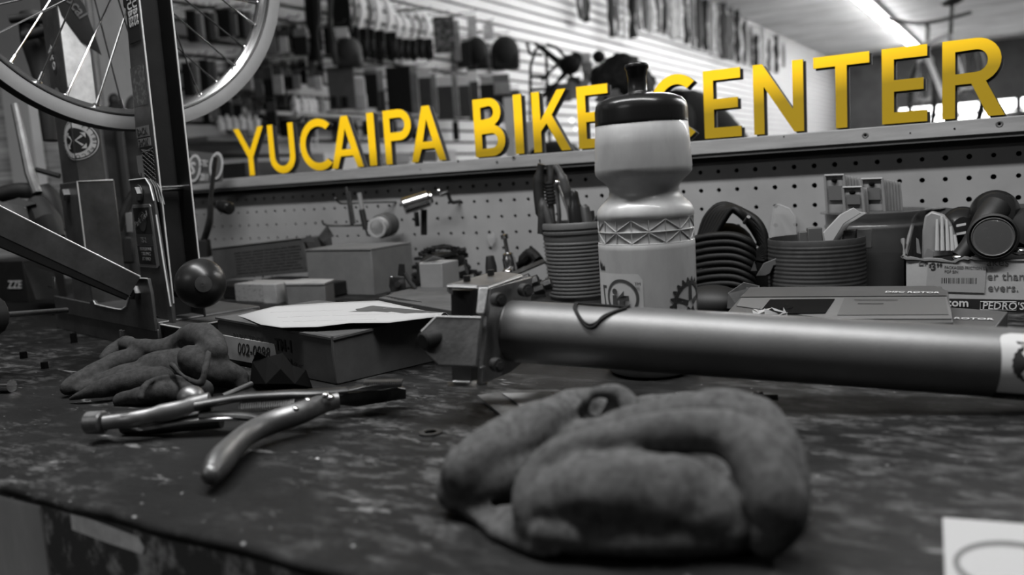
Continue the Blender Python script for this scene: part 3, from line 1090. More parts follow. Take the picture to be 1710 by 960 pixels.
# pivot nut
pv = S(-0.0365, -0.026, 0.0655)
g = G().cyl(pv, pv - SY * 0.006, 0.0085, n=6)
g.lathe([(0.0066, 0.006), (0.0072, 0.0075), (0.0062, 0.0088), (0.0044, 0.0085), (0.0042, 0.004), (0, 0.004)], pv, 24, ax=-SY)
g.build('pivot_nut', m_steel, ts_)

# right (near) upright: channel, sticker flange towards the camera, recessed dark web with holes
T = 0.62
sbox('web', (-0.034, -0.031), (-0.002, 0.032), (0.03, T), m_standdark, 0)
fp = [(-0.058, .028), (.0005, .028), (.0005, T), (-0.032, T), (-0.034, .38), (-0.050, .20)]
fl = G().hexa([S(a, -0.004, z) for a, z in fp], [S(a, -0.0015, z) for a, z in fp]).build('flange', m_stand, ts_, bevel=.0004)
f2 = sbox('flange', (-0.034, 0.0005), (0.030, 0.0325), (0.028, T), m_standdark, 0.0004)
for b_ in (-0.0028, 0.0315):
    G().tube([S(0.001, b_, 0.052 if b_ < 0 else 0.07), S(0.001, b_, T)], 0.0009, 6).build('bare_edge', m_brightedge, ts_)
for k in range(12):
    z = 0.292 + k * 0.0252
    p = S(-0.0305, 0.004, z)
    G().cyl(p, p + SX * 0.001, 0.0026, n=12).build('hole', m_dark, ts_)
# chrome cross rod inside the upright
G().cyl(S(-0.02, -0.002, 0.178), S(-0.02, 0.032, 0.178), 0.0035).build('cross_rod', m_chrome, ts_)
# stickers on the flange
fnn = -SY
sf = lambda a, z: S(a, -0.0046, z)


def decal(name, a0, a1, z0, z1, m):
    return G().plate([sf(a0, z0), sf(a1, z0), sf(a1, z1), sf(a0, z1)], fnn, 0.0005).build(name, m, ts_)


m_dec = mat('worn_decal_grey', 0.05, 0.6, c2=0.12, lo=0.5, hi=0.6, scale=160, detail=6)
text('lettering', 'TUBES', 0.0115, sf(-0.0155, 0.371), (0, 0, -1), fnn, m_white, ts_, 0.0002, bold=0.03, wscale=1.0) if False else None
decal('black_sticker', -0.033, -0.0025, 0.335, 0.43, m_black)
for a_ in (-0.0180, -0.0045):
    for z_ in (0.43, 0.386):
        text('lettering', 'TUBES', 0.0145, sf(a_ - 0.0085, z_ - 0.002), (0, 0, -1), fnn, m_white, ts_, 0.0002, bold=0.03, wscale=.80)
decal('worn_sticker', -0.040, -0.004, 0.268, 0.31, m_dec)
decal('pale_sticker', -0.042, -0.008, 0.235, 0.2465, mat('pale_sticker_grey', 0.13, 0.6))
decal('pale_sticker', -0.041, -0.007, 0.2245, 0.2335, mat('pale_sticker_grey', 0.13, 0.6))
text('lettering', 'BACK', 0.0110, sf(-0.040, 0.2372), SX, fnn, m_stinkd if False else mat('sticker_dark_ink', 0.03, 0.6), ts_, 0.0002, bold=0.02, wscale=.95)
text('lettering', 'SHOX', 0.0105, sf(-0.0395, 0.2254), SX, fnn, mat('sticker_dark_ink', 0.03, 0.6), ts_, 0.0002, bold=0.02, wscale=.93)
decal('mesh_sticker', -0.033, -0.0025, 0.176, 0.222, m_black)
g = G()
for k in range(9):
    z = 0.178 + k * 0.005
    g.tube([sf(-0.0325, z) + fnn * .0006, sf(-0.003, min(z + 0.0135, 0.2215)) + fnn * .0006], 0.00035, 4)
    g.tube([sf(-0.003, z) + fnn * .0006, sf(-0.0325, min(z + 0.0135, 0.2215)) + fnn * .0006], 0.00035, 4)
g.build('mesh_print', mat('mesh_grey', 0.10, 0.6), ts_)
decal('pale_strip', -0.050, -0.034, 0.182, 0.216, mat('pale_sticker_grey', 0.13, 0.6))
text('lettering', 'M', 0.016, sf(-0.050, 0.186), SX, fnn, m_ink, ts_, 0.0003, bold=0.01, wscale=0.85)
# small black knob high on its left edge
p = S(-0.040, 0.004, 0.386)
G().box(p, (0.016, 0.012, 0.022), SR).build('adjuster_knob', m_black, ts_, bevel=0.003)

# bracket carrying bolt and maker's plate
prof = [(-0.066, 0.04), (0.010, 0.03), (0.008, 0.05), (0.002, 0.10), (-0.004, 0.165), (-0.010, 0.182), (-0.020, 0.190), (-0.066, 0.190)]
G().hexa([S(a, -0.0095, z) for a, z in prof], [S(a, -0.0065, z) for a, z in prof]).build('bracket', m_stand, ts_, bevel=0.0005)
G().tube([S(a, -0.0097, z) for a, z in prof[4:]], 0.0007, 6).build('bare_edge', m_brightedge, ts_)
G().tube([S(a + 0.001, -0.0097, z) for a, z in ((0.008, 0.05), (0.002, 0.10), (-0.003, 0.15))], 0.0009, 6).build('bare_edge', m_brightedge, ts_)
for k in range(3):
    pp = [(a + 0.0045 * (k + 1), z - 0.0015 * (k + 1)) for a, z in prof[4:7]]
    G().tube([S(a, -0.0065 + 0.001 * k, z) for a, z in pp], 0.0009, 6).build('washer_edge', m_steel, ts_)
pb = S(-0.040, -0.010, 0.174)
G().cyl(pb, pb - SY * 0.006, 0.0085, n=6).cyl(pb, pb - SY * 0.0012, 0.0098, n=20).build('hex_bolt', m_steel, ts_)
pl = lambda a, z, k=0.0: S(a, -0.0102 - k, z)
rr_ = [pl(-0.063, .094), pl(-0.060, .0915), pl(-0.012, .0915), pl(-0.008, .094), pl(-0.012, .1595), pl(-0.015, .162), pl(-0.062, .162), pl(-0.065, .1595)]
plate_ = G().plate(rr_, fnn, 0.0012).build('maker_plate', mat('plate_rim_grey', 0.22, 0.4, 0.6), ts_, bevel=0.0003)
for (z0, z1, m_) in ((0.129, 0.1585, m_black), (0.117, 0.128, mat('plate_mid', 0.03, 0.5)), (0.095, 0.116, m_black)):
    G().plate([pl(-0.060, z0, .0008), pl(-0.0145, z0, .0008), pl(-0.0165, z1, .0008), pl(-0.061, z1, .0008)], fnn, 0.0004).build('plate_panel', m_, plate_)
m_pp = mat('plate_print', 0.16, 0.5)
G().cyl(pl(-0.038, .143, .001), pl(-0.038, .143, .0014), 0.011, n=20).build('emblem_disc', mat('plate_mid', 0.03, 0.5), plate_)
text('lettering', 'Park Tool', 0.0098, pl(-0.057, .136, .0014), SX + up * .35, fnn, m_pp, plate_, 0.0001)
text('lettering', 'TS-2', 0.0085, pl(-0.048, .1195, .0011), SX, fnn, m_pp, plate_, 0.0001)
for k, s_ in enumerate(['PROFESSIONAL', 'TRUING', 'STAND']):
    text('lettering', s_, 0.0056, pl(-0.037, .1105 - k * .0055, .0011), SX, fnn, m_pp, plate_, 0.0001, center=True, wscale=.85 if k == 0 else 1.3)

# ball knob on its threaded stub
kb = dep(335, 473, 0.895)
kp = thing = thing
kk = G().ell(kb, 0.0262, n=32, m=20)
knob = kk.build('ball_knob', mat('black_knob_plastic', 0.011, 0.32, var=.2, scale=80), ts_)
G().cyl(S(-0.01, 0.008, 0.062), kb, 0.006).build('knob_stub', m_steeldark, ts_)
kd = (dep(357, 478, 0.80) - kb).normalized()
G().lathe([(0.0085, 0.0246), (0.0085, 0.0256), (0.0, 0.0266)], kb, 20, ax=kd).build('knob_emblem', mat('plate_mid', 0.03, 0.5), knob)
kx = Vector((0, 0, 1)) + SX * .35
text('lettering', 'Park Tool', 0.0040, kb + kd * 0.0268 - kx.normalized() * 0.008, kx, kd, m_pp, knob, 0.0001)

# left (far) upright: square tube in a wider sleeve
sbox('sleeve', (-0.348, -0.275), (0.003, 0.050), (0.03, 0.197), m_stand, 0.0012)
G().tube([S(-0.2745, 0.0025, 0.06), S(-0.2745, 0.0025, 0.197), S(-0.2745, 0.048, 0.197)], 0.0009, 6).build('bare_edge', m_brightedge, ts_)
sbox('post', (-0.343, -0.280), (0.006, 0.041), (0.19, T), m_stand, 0.001)
pb = S(-0.318, 0.003, 0.181)
G().cyl(pb, pb - SY * 0.008, 0.0088, n=6).build('hex_bolt', m_steel, ts_)
# decals on the far post: round black emblem, logo strip, white flash
pr_ = lambda b, z: S(-0.2788, b, z)
pf_ = lambda a, z: S(a, 0.0050, z)
# the emblem wraps the corner: half on each face
cen = (0.006, 0.2505)
for (rad, m_, lift) in ((0.0335, m_black, .0002), (0.0322, mat('emblem_white', 0.45, 0.6), .0004), (0.0305, m_black, .0006), (0.0288, mat('emblem_white', 0.45, 0.6), .0008), (0.0205, m_black, .0010)):
    rz = rad * 0.80
    N_ = 24
    ptsR = [(cen[0] + 0 + rad * math.sin(PI * k / N_), cen[1] + rz * math.cos(PI * k / N_)) for k in range(N_ + 1)]
    G().add([S(-0.2798 + lift, b, z) for b, z in ptsR], [tuple(range(len(ptsR)))]).build('emblem_ring', m_, ts_, smooth=False)
    ptsL = [(-0.28 - rad * 1.1 * math.sin(PI * k / N_), cen[1] + rz * math.cos(PI * k / N_)) for k in range(N_ + 1)]
    G().add([S(a, 0.0058 - lift, z) for a, z in ptsL], [tuple(range(len(ptsL)))][::-1]).build('emblem_ring', m_, ts_, smooth=False)
# crossed arrows in the middle
g = G()
mw = mat('emblem_white', 0.45, 0.6)
for (u, v) in ((1, 1), (1, -1), (-1, 1), (-1, -1)):
    P_ = lambda x, y: (S(-0.2784, 0.0065 + x, cen[1] + y * .8) if x >= 0 else S(-0.28 + x * 1.1, 0.0044, cen[1] + y * .8))
    g.plate([P_(0.0006 * u, 0.0), P_(0.009 * u, 0.009 * v), P_(0.0115 * u, 0.0068 * v), P_(0.002 * u, 0.0)], SX if u > 0 else -SY, 0.0002)
    g.plate([P_(0.008 * u, 0.013 * v), P_(0.0148 * u, 0.013 * v), P_(0.0148 * u, 0.0045 * v), P_(0.012 * u, 0.008 * v)], SX if u > 0 else -SY, 0.0002)
g.build('emblem_arrows', mw, ts_, smooth=False)
# circular lettering
for k, ch in enumerate('FITBIKECO'):
    a = math.radians(62 - k * 17.5)
    b_, z_ = 0.006 + 0.0235 * math.cos(a), cen[1] + 0.0235 * .8 * math.sin(a)
    if b_ > 0.0065:
        d_ = SY * math.sin(a) - up * math.cos(a) * .9
        text('lettering', ch, 0.0075, S(-0.2782, b_, z_), d_, SX, m_ink, ts_, 0.0001, bold=0.01)
for k, ch in enumerate('STAY FIT'):
    a = math.radians(262 - k * 15)
    if ch == ' ':
        continue
    a_, z_ = -0.28 + 0.0255 * 1.1 * math.cos(a), cen[1] + 0.0240 * .8 * math.sin(a)
    d_ = SX * math.sin(a) - up * math.cos(a)
    text('lettering', ch, 0.0065, S(a_, 0.0043, z_), d_, -SY, m_ink, ts_, 0.0001)
# white flash with dark swoosh above
G().plate([pr_(0.007, 0.292), pr_(0.040, 0.292), pr_(0.040, 0.372), pr_(0.012, 0.46), pr_(0.007, 0.46)], SX, 0.0004).build('white_flash', mat('flash_white', 0.85, 0.6, var=.2, scale=60), ts_)
G().plate([S(-0.2778, -0.001, 0.452), S(-0.2778, 0.006, 0.475), S(-0.2778, 0.040, 0.425), S(-0.2778, 0.054, 0.362), S(-0.2778, 0.030, 0.378), S(-0.2778, 0.010, 0.41)], SX, 0.0004).build('dark_banner', m_black, ts_)
m_sw = mat('dull_print', 0.07, 0.6)
text('lettering', 'Local', 0.021, S(-0.2772, 0.010, 0.440), SY - up * 1.55, SX, m_sw, ts_, 0.0002, bold=.02, wscale=.9)
text('lettering', 'Pro', 0.022, S(-0.330, 0.0048, 0.372), SX * .5 - up, -SY, mat('pale_print', 0.18, 0.6), ts_, 0.0002, bold=.01)
G().add([S(-0.318 + .012 * math.cos(k * PI / 10), 0.0048, .313 + .010 * math.sin(k * PI / 10)) for k in range(20)], [tuple(range(20))]).build('round_decal', mat('pale_sticker_grey', 0.13, 0.6), ts_, smooth=False)

# slanting caliper arm: square bar from the pivot up to the left
a0_, a1_ = dep(214, 478, 0.93), dep(-60, 352, 0.80)
dd_ = (a1_ - a0_).normalized()
vw = (a0_ - Vector((0, 0, H))).normalized()
nn1 = dd_.cross(vw).normalized()
if nn1.z < 0:
    nn1 = -nn1
nn2 = dd_.cross(nn1).normalized()
g = G()
hw, hh = 0.013, 0.0185
lo = [a0_ + nn1 * s1 * hh * .8 + nn2 * s2 * hw for s1, s2 in ((1, 1), (1, -1), (-1, -1), (-1, 1))]
hi = [a1_ + nn1 * s1 * hh + nn2 * s2 * hw for s1, s2 in ((1, 1), (1, -1), (-1, -1), (-1, 1))]
g.hexa(lo, hi)
arm = g.build('caliper_arm', m_standdark, ts_, bevel=0.0015)
s_ = 1 if (nn2.dot(-vw) > 0) else -1
G().plate([a0_ + nn2 * s_ * hw + nn1 * hh * .76, a1_ + nn2 * s_ * hw + nn1 * hh * .97, a1_ + nn2 * s_ * hw - nn1 * hh * .35, a0_ + nn2 * s_ * hw - nn1 * hh * .45], nn2, 0.001).build('arm_face', m_stand, arm)
G().tube([a0_ + nn2 * s_ * hw + nn1 * hh * .8, a1_ + nn2 * s_ * hw + nn1 * hh], 0.0009, 6).build('bare_edge', m_brightedge, arm)
# arm's adjusting screw with knob at the far left
k0, k1 = dep(112, 518, 0.93), dep(-8, 527, 0.86)
G().cyl(k0, k1, 0.0030).build('adjuster_screw', m_steel, ts_)
G().lathe([(0, -0.006), (0.0175, -0.006), (0.019, -0.004), (0.019, 0.012), (0.017, 0.014), (0, 0.014)], dep(-12, 527, 0.855), 28, ax=(k1 - k0), rfun=lambda t, z: 1 + 0.02 * math.cos(14 * t)).build('adjuster_knob', m_black, ts_)
p = dep(90, 480, 0.96)
G().tube([p + up * .012 + SX * .004, p, p - SX * 0.016], 0.0018, 8).build('wire_tip', m_chrome, ts_)
p = S(-0.06, -0.045, 0)
for a_ in (-0.085, -0.078):
    G().cyl(S(a_, -0.032, 0.0), S(a_ + .001, -0.032, 0.020), 0.0020, n=10).build('adjuster_pin', m_steel, ts_)

# ------------------------------------------------------------------ bicycle wheel in the stand
wc = Vector((-0.915, 0.652, 0.455))
az = math.radians(164.5)
wa = Vector((math.cos(az), math.sin(az), 0))         # axle direction, away from the near upright
WR = wa.to_track_quat('Z', 'Y').to_matrix()
wh = thing('bicycle_wheel', 'bare silver bicycle wheel rim with spokes mounted in the truing stand', 'wheel', (wc.x, wc.y, wc.z - 0.205))
m_rim = mat('brushed_rim', 0.16, 0.6, 0.0, var=0.08, scale=30, bump=0.08, bscale=500)
m_rimdark = mat('rim_anodised_dark', 0.05, 0.3, 0.8)
R0 = 0.2055
w2 = 0.0135
# rim section (radius, axial): brake tracks, spoke bed, tyre well
side = [(R0, -w2 + .001), (R0 - 0.0005, -w2), (R0 - 0.015, -w2 - 0.0006), (R0 - 0.0165, -w2 + .001)]
nseg = 160


def rim_surf(sec):
    vs, fs = [], []
    for i in range(nseg):
        t = 2 * PI * i / nseg
        for (r, a) in sec:
            vs.append(wc + WR @ Vector((r * math.cos(t), r * math.sin(t), a)))
    k = len(sec)
    for i in range(nseg):
        for j in range(k - 1):
            fs.append((i * k + j, ((i + 1) % nseg) * k + j, ((i + 1) % nseg) * k + j + 1, i * k + j + 1))
    return vs, fs


bed = [(R0 - 0.0165, -w2 + .001), (R0 - 0.0185, -w2 + .003), (R0 - 0.0245, -0.006), (R0 - 0.0255, 0), (R0 - 0.0245, 0.006), (R0 - 0.0185, w2 - .003), (R0 - 0.0165, w2 - .001)]
well = [(R0, -w2 + .001), (R0 - .001, -w2 + .0025), (R0 - 0.006, -w2 + .003), (R0 - 0.0085, -w2 + .0075), (R0 - 0.010, 0), (R0 - 0.0085, w2 - .0075), (R0 - 0.006, w2 - .003), (R0 - .001, w2 - .0025), (R0, w2 - .001)]
g = G()
for sd_ in (side, [(r, -a) for r, a in side][::-1], ):
    v_, f_ = rim_surf(sd_)
    g.add(v_, f_)
rim = g.build('rim', m_rim, wh, ang=50)
for s_ in (-1, 1):
    G().ring(wc + wa * (s_ * (w2 - .0006)), wa, R0 - .0170, .0015, 120, 6).build('edge_groove', m_rimdark, wh)
v_, f_ = rim_surf(bed)
G().add(v_, f_).build('spoke_bed', mat('polished_rim', 0.32, 0.22, 0.9), wh, ang=60)
v_, f_ = rim_surf(well)
G().add(v_, f_).build('tyre_well', m_rimdark, wh, ang=60)
# hub
G().lathe([(0, -0.062), (0.0048, -0.062), (0.005, -0.045), (0.008, -0.043), (0.009, -0.034), (0.028, -0.031), (0.028, -0.028), (0.014, -0.024), (0.012, 0), (0.014, 0.024), (0.028, 0.028), (0.028, 0.031), (0.009, 0.034), (0.008, 0.043), (0.005, 0.045), (0.0048, 0.062), (0, 0.062)], wc, 28, ax=wa).build('hub', m_steeldark, wh)
G().cyl(S(-0.03, 0.0, wc.z), wc - wa * 0.062, 0.0048).build('axle', m_steel, wh)
NS = 36
off_ = math.radians(-2)
for k in range(NS):
    t = 2 * PI * (k + .5) / NS + off_
    sgn = 1 if k % 2 else -1
    cr = (1 if (k // 2) % 2 else -1) * math.radians(62)
    p1 = wc + WR @ Vector(((R0 - 0.0245) * math.cos(t), (R0 - 0.0245) * math.sin(t), 0.003 * sgn))
    p0 = wc + WR @ Vector((0.0255 * math.cos(t + cr), 0.0255 * math.sin(t + cr), 0.0295 * sgn))
    d_ = (p0 - p1).normalized()
    G().cyl(p1 + d_ * 0.012, p0, 0.00105, n=6).build('spoke', m_chrome if k % 3 else m_steeldark, wh)
    g = G().cyl(p1 - d_ * .001, p1 + d_ * 0.012, 0.0021, 0.0018, n=8)
    g.lathe([(0.0046, -0.0006), (0.0042, 0.0010), (0.0024, 0.0016)], p1, 12, ax=d_)
    g.build('nipple', m_chrome, wh)

# ------------------------------------------------------------------ locking pliers
pz = lambda px, py, z: onZ(px, py, z)
plr = bpy.data.objects.new('locking_pliers', None)
COL.objects.link(plr)
plr.location = (-0.45, 0.37, 0)
tag(plr, 'steel locking pliers lying open on the bench in front of the left glove', 'pliers')
m_pl = mat('nickel_plated_steel', 0.17, 0.42, 0.85, var=0.2, scale=60, bump=0.06, bscale=300)
m_pld = mat('dark_plier_steel', 0.07, 0.4, 0.9, var=0.3, scale=60)
# upper handle: knurled screw, round neck, channel body up to the jaw
n0, n1 = pz(147, 706, 0.014), pz(172, 706, 0.0145)
dn = (pz(205, 703, 0.015) - n0).normalized()
G().lathe([(0, 0), (0.0072, 0.0), (0.0082, 0.001), (0.0082, 0.0115), (0.0072, 0.0125), (0.005, 0.0127)], n0, 40, ax=dn, rfun=lambda t, z: 1 + 0.018 * (1 if int(t * 40 / PI) % 2 else -1)).build('knurled_screw', m_steel, plr)
hp = [pz(174, 706, .0145), pz(205, 702, .015), pz(222, 700, .0155), pz(270, 690, .017), pz(320, 680, .019), pz(352, 672, .021)]
G().tube(smoothpath(hp, 4), [0.0052] * 8 + [0.0056] * 4 + [0.0066] * 4 + [0.0076] * 5, 16, flat=1.0).build('upper_handle', m_pl, plr, ang=60)
hp = [pz(330, 676, .021), pz(400, 664, .024), pz(470, 659, .025), pz(520, 657, .024), pz(578, 652, .022)]
G().tube(smoothpath(hp, 5), [0.0082, .0074, .0068, .0064, .006, .006, .006, .006, .006, .006, .0062, .0062, .0062, .0062, .006, .006, .0058, .0055, .005, .005, .0046], 14, flat=0.5).build('channel_body', m_pld, plr, ang=60)
# lower lip of the channel
hp = [pz(208, 712, .010), pz(235, 716, .009), pz(270, 711, .009), pz(320, 704, .011), pz(370, 700, .012), pz(400, 700, .011)]
G().tube(smoothpath(hp, 5), 0.0014, 8).build('channel_lip', m_chrome, plr)
hp = [pz(205, 712, .006), pz(260, 712, .006), pz(320, 706, .008), pz(370, 702, .009)]
G().tube(smoothpath(hp, 4), 0.0046, 10, flat=1.2).build('inner_rod', m_pld, plr)
# rivet dome and release lever
p = pz(319, 662, .024)
G().ell(p, (0.0095, 0.0095, 0.0078), n=20, m=12).build('pivot_dome', m_pl, plr)
hp = [pz(335, 694, .014), pz(385, 694, .013), pz(425, 697, .012), pz(445, 705, .010)]
G().tube(smoothpath(hp, 4), 0.0044, 10, flat=.7).build('release_lever', m_pld, plr)
# spring
s0, s1 = pz(404, 679, .0175), pz(497, 673, .0190)
sd_ = (s1 - s0)
sx_ = sd_.cross(up).normalized()
g = G()
pts = []
for k in range(24 * 9 + 1):
    a = 2 * PI * k / 9
    pts.append(s0 + sd_ * (k / (24 * 9)) + sx_ * 0.0042 * math.cos(a) + up * 0.0042 * math.sin(a))
g.tube(pts, 0.00062, 5)
g.build('coil_spring', mat('spring_wire', 0.45, 0.4, 0.4), plr)
# lower handle: smooth stamped grip towards the camera
hp = [pz(352, 792, .0105), pz(372, 765, .0115), pz(410, 728, .0125), pz(450, 707, .0135), pz(500, 690, .0155), pz(540, 674, .0165), pz(565, 668, .017)]
plr_end = G().ell(pz(352, 792, .0105), (.0054, .0054, .0062), n=14, m=8).build('handle_end', m_pl, plr)
rads = [0.00468, 0.00594, 0.00702, 0.00756, 0.00756, 0.0072, 0.00684, 0.00666, 0.00657, 0.00657, 0.00657, 0.00666, 0.00684, 0.00693, 0.00693, 0.00693, 0.00684, 0.00666, 0.0063, 0.00612, 0.00594, 0.00576, 0.00558, 0.0054, 0.00522]
G().tube(smoothpath(hp, 4), rads, 18, flat=1.15).build('lower_handle', m_pl, plr, ang=60)
# jaws
j0 = [pz(545, 672, .012), pz(560, 656, .018), pz(600, 653, .018), pz(660, 645, .017), pz(676, 646, .016), pz(675, 664, .008), pz(640, 668, .006), pz(590, 675, .008)]
nj = (j0[1] - j0[0]).cross(j0[6] - j0[0]).normalized()
G().plate(j0, nj, 0.009).build('lower_jaw', m_pld, plr, bevel=0.0012)
j1 = [pz(572, 652, .020), pz(607, 643, .023), pz(640, 637, .024), pz(671, 637, .024), pz(672, 643, .021), pz(610, 652, .019)]
nj = (j1[1] - j1[0]).cross(j1[4] - j1[0]).normalized()
G().plate(j1, nj, 0.008).build('upper_jaw', m_pld, plr, bevel=0.001)
g = G()
for k in range(18):
    t = k / 17
    p = pz(610 + 60 * t, 638.5 - 1.2 * t, .0255)
    g.box(p, (0.0007, 0.009, 0.0022), Rz(0.5))
g.build('jaw_teeth', m_steel, plr)
for (px, py, z) in ((543, 660, .024), (552, 664, .022), (514, 669, .022), (493, 683, .020)):
    G().ell(pz(px, py, z), (0.0030, 0.0030, 0.0022), n=12, m=8).build('rivet', m_chrome, plr)
o = G().cyl(pz(372, 661, .014), pz(420, 641, .016), 0.0018, 0.0022, n=10).build('steel_pin', m_steel)
tag(o, 'thin steel pin lying between the left glove and the locking pliers', 'pin')


# ------------------------------------------------------------------ knitted gloves: thick folded cloth, fused with a voxel remesh
def cloth(name, build, m, label, vox=0.0017, amp=0.0012, sm=6):
    g = G()
    build(g)
    o = g.build(name, m, ang=180)
    r = o.modifiers.new('fuse', 'REMESH')
    r.mode = 'VOXEL'
    r.voxel_size = vox
    r.use_smooth_shade = True
    s_ = o.modifiers.new('soften', 'SMOOTH')
    s_.iterations = sm
    s_.factor = 0.6
    tx = bpy.data.textures.new(name + '_folds', 'CLOUDS')
    tx.noise_scale = 0.016
    d = o.modifiers.new('folds', 'DISPLACE')
    d.texture = tx
    d.strength = amp * 2.2
    d.mid_level = 0.5
    t2 = bpy.data.textures.new(name + '_sag', 'CLOUDS')
    t2.noise_scale = 0.035
    t2.noise_depth = 1
    d2 = o.modifiers.new('sag', 'DISPLACE')
    d2.texture = t2
    d2.strength = 0.006
    d2.mid_level = 0.5
    tag(o, label, 'glove')
    return o


def chain(g, pts, rads, k=5, n=14, flat=1.0):
    pp = smoothpath([onZ(*p) for p in pts], k)
    rr = []
    for i in range(len(rads) - 1):
        for j in range(k):
            rr.append(rads[i] + (rads[i + 1] - rads[i]) * j / k)
    rr.append(rads[-1])
    g.tube(pp, rr, n, flat=flat)
    g.ell(pp[0], rads[0] * .98, n=12, m=8)
    g.ell(pp[-1], rads[-1] * .98, n=12, m=8)


def near_glove(g):
    E = lambda px, py, z, r, tilt=0.0: g.ell(onZ(px, py, z), r, Rz(TH) @ Matrix.Rotation(tilt, 3, 'Y'), n=22, m=14)
    # arching outer roll: broad on top, thick at the right shoulder
    chain(g, [(900, 885, .008), (893, 835, .020), (905, 785, .031), (965, 747, .040), (1060, 727, .045), (1150, 722, .046), (1222, 730, .045), (1272, 770, .038), (1296, 825, .027), (1304, 868, .016), (1285, 895, .009)],
          [.0110, .0105, .0090, .0080, .0085, .0090, .0110, .0130, .0130, .0115, .0090])
    chain(g, [(985, 735, .036), (1080, 712, .040), (1170, 703, .041), (1250, 715, .038), (1296, 760, .030), (1312, 830, .016)], [.010, .013, .015, .016, .014, .011])
    chain(g, [(1010, 720, .020), (1120, 705, .022), (1230, 715, .020), (1290, 790, .012)], [.014, .017, .018, .013])
    # palm bulging inside the arch, running into the roll on the left
    E(945, 838, .020, (.016, .016, .017))
    E(985, 828, .023, (.022, .017, .019))
    E(1045, 826, .025, (.026, .018, .020))
    E(1110, 832, .023, (.026, .018, .018))
    E(1165, 850, .018, (.022, .017, .016))
    E(1205, 875, .011, (.016, .015, .012))
    E(1010, 885, .010, (.034, .014, .012))
    E(1110, 892, .009, (.040, .014, .010))
    E(930, 880, .008, (.020, .014, .011))
    # back of the cavity
    chain(g, [(930, 800, .014), (1020, 785, .016), (1120, 780, .018), (1210, 800, .016), (1262, 850, .010)], [.012, .015, .016, .015, .011])
    # back lobe running up to the cuff
    chain(g, [(772, 790, .022), (820, 757, .028), (885, 720, .032), (945, 690, .034), (1000, 676, .034)], [.0120, .0135, .0135, .0120, .0105])
    chain(g, [(764, 815, .012), (830, 800, .016), (890, 760, .018), (960, 725, .018), (1040, 705, .016)], [.0115, .0145, .0160, .0155, .0135])
    chain(g, [(880, 790, .012), (960, 750, .020), (1030, 715, .026), (1062, 705, .026)], [.012, .013, .011, .010])
    # flap lying forward under it
    g.plate([onZ(768, 852, .004), onZ(860, 845, .010), onZ(905, 880, .010), onZ(935, 930, .004), onZ(885, 925, .003), onZ(820, 895, .003)], (0, 0, 1), .005)
    # cuff loop standing at the back
    chain(g, [(977, 708, .026), (977, 675, .041), (988, 658, .046), (1015, 653, .048), (1042, 660, .046), (1057, 686, .039), (1060, 715, .026)], [.0040, .0036, .0036, .0046, .0060, .0068, .0070], n=12)
    chain(g, [(1030, 668, .040), (1028, 692, .034), (1030, 715, .024)], [.0062, .0092, .0100])


gl = cloth('work_glove', near_glove, m_wool, 'grey knitted work glove crumpled in the near foreground at bench centre', vox=0.0015, amp=0.0006, sm=7)


def far_glove(g):
    E = lambda px, py, z, r: g.ell(onZ(px, py, z), r, Rz(TH), n=20, m=12)
    E(230, 632, .010, (.040, .024, .013))
    E(290, 612, .017, (.034, .020, .016))
    E(340, 605, .018, (.022, .018, .018))
    E(180, 645, .006, (.030, .018, .008))
    chain(g, [(112, 650, .007), (150, 625, .015), (200, 603, .020), (250, 594, .022), (300, 588, .024)], [.006, .009, .011, .012, .013])
    chain(g, [(118, 666, .004), (165, 652, .010), (215, 638, .014), (270, 634, .014)], [.0035, .007, .011, .012])
    chain(g, [(200, 668, .004), (240, 660, .008), (290, 654, .009), (340, 652, .006)], [.005, .008, .010, .008])
    chain(g, [(175, 598, .021), (205, 574, .030), (235, 580, .030), (275, 582, .029), (310, 568, .035)], [.005, .0065, .009, .011, .012])
    chain(g, [(295, 575, .032), (322, 560, .041), (345, 566, .041), (362, 588, .034)], [.011, .012, .012, .010])
    chain(g, [(320, 600, .028), (350, 612, .022), (372, 622, .016), (395, 630, .010), (402, 640, .005)], [.013, .013, .012, .010, .007])
    # hems
    chain(g, [(234, 664, .012), (240, 648, .018), (256, 634, .021), (285, 628, .022), (312, 632, .019)], [.0018] * 5)
    chain(g, [(287, 608, .032), (300, 622, .026), (320, 636, .021), (336, 640, .018), (342, 620, .027), (348, 590, .038)], [.0024] * 6)


gl2 = cloth('work_glove', far_glove, m_wooldark, 'dark knitted work glove crumpled in front of the truing stand at left', vox=0.0016, amp=0.0008, sm=4)

# ------------------------------------------------------------------ small things on the bench
# crumpled black rag with sharp folds
g = G()
fv = [onZ(420, 640, .001), onZ(424, 604, .022), onZ(432, 586, .034), onZ(448, 598, .030), onZ(472, 592, .034), onZ(486, 612, .024), onZ(508, 618, .018), onZ(520, 645, .001), onZ(470, 655, .001), onZ(446, 640, .020), onZ(468, 618, .028), onZ(490, 640, .016)]
g.add(fv, [(0, 1, 9), (1, 3, 9), (1, 2, 3), (3, 10, 9), (3, 4, 10), (4, 5, 10), (5, 11, 10), (5, 6, 11), (6, 7, 11), (7, 8, 11), (8, 9, 11), (9, 10, 11), (0, 9, 8)])
o = g.build('black_rag', mat('black_cloth', 0.004, 0.9, spec=.05), smooth=False)
sd = o.modifiers.new('t', 'SOLIDIFY')
sd.thickness = 0.0015
tag(o, 'crumpled black rag leaning against the printed cardboard box', 'rag')
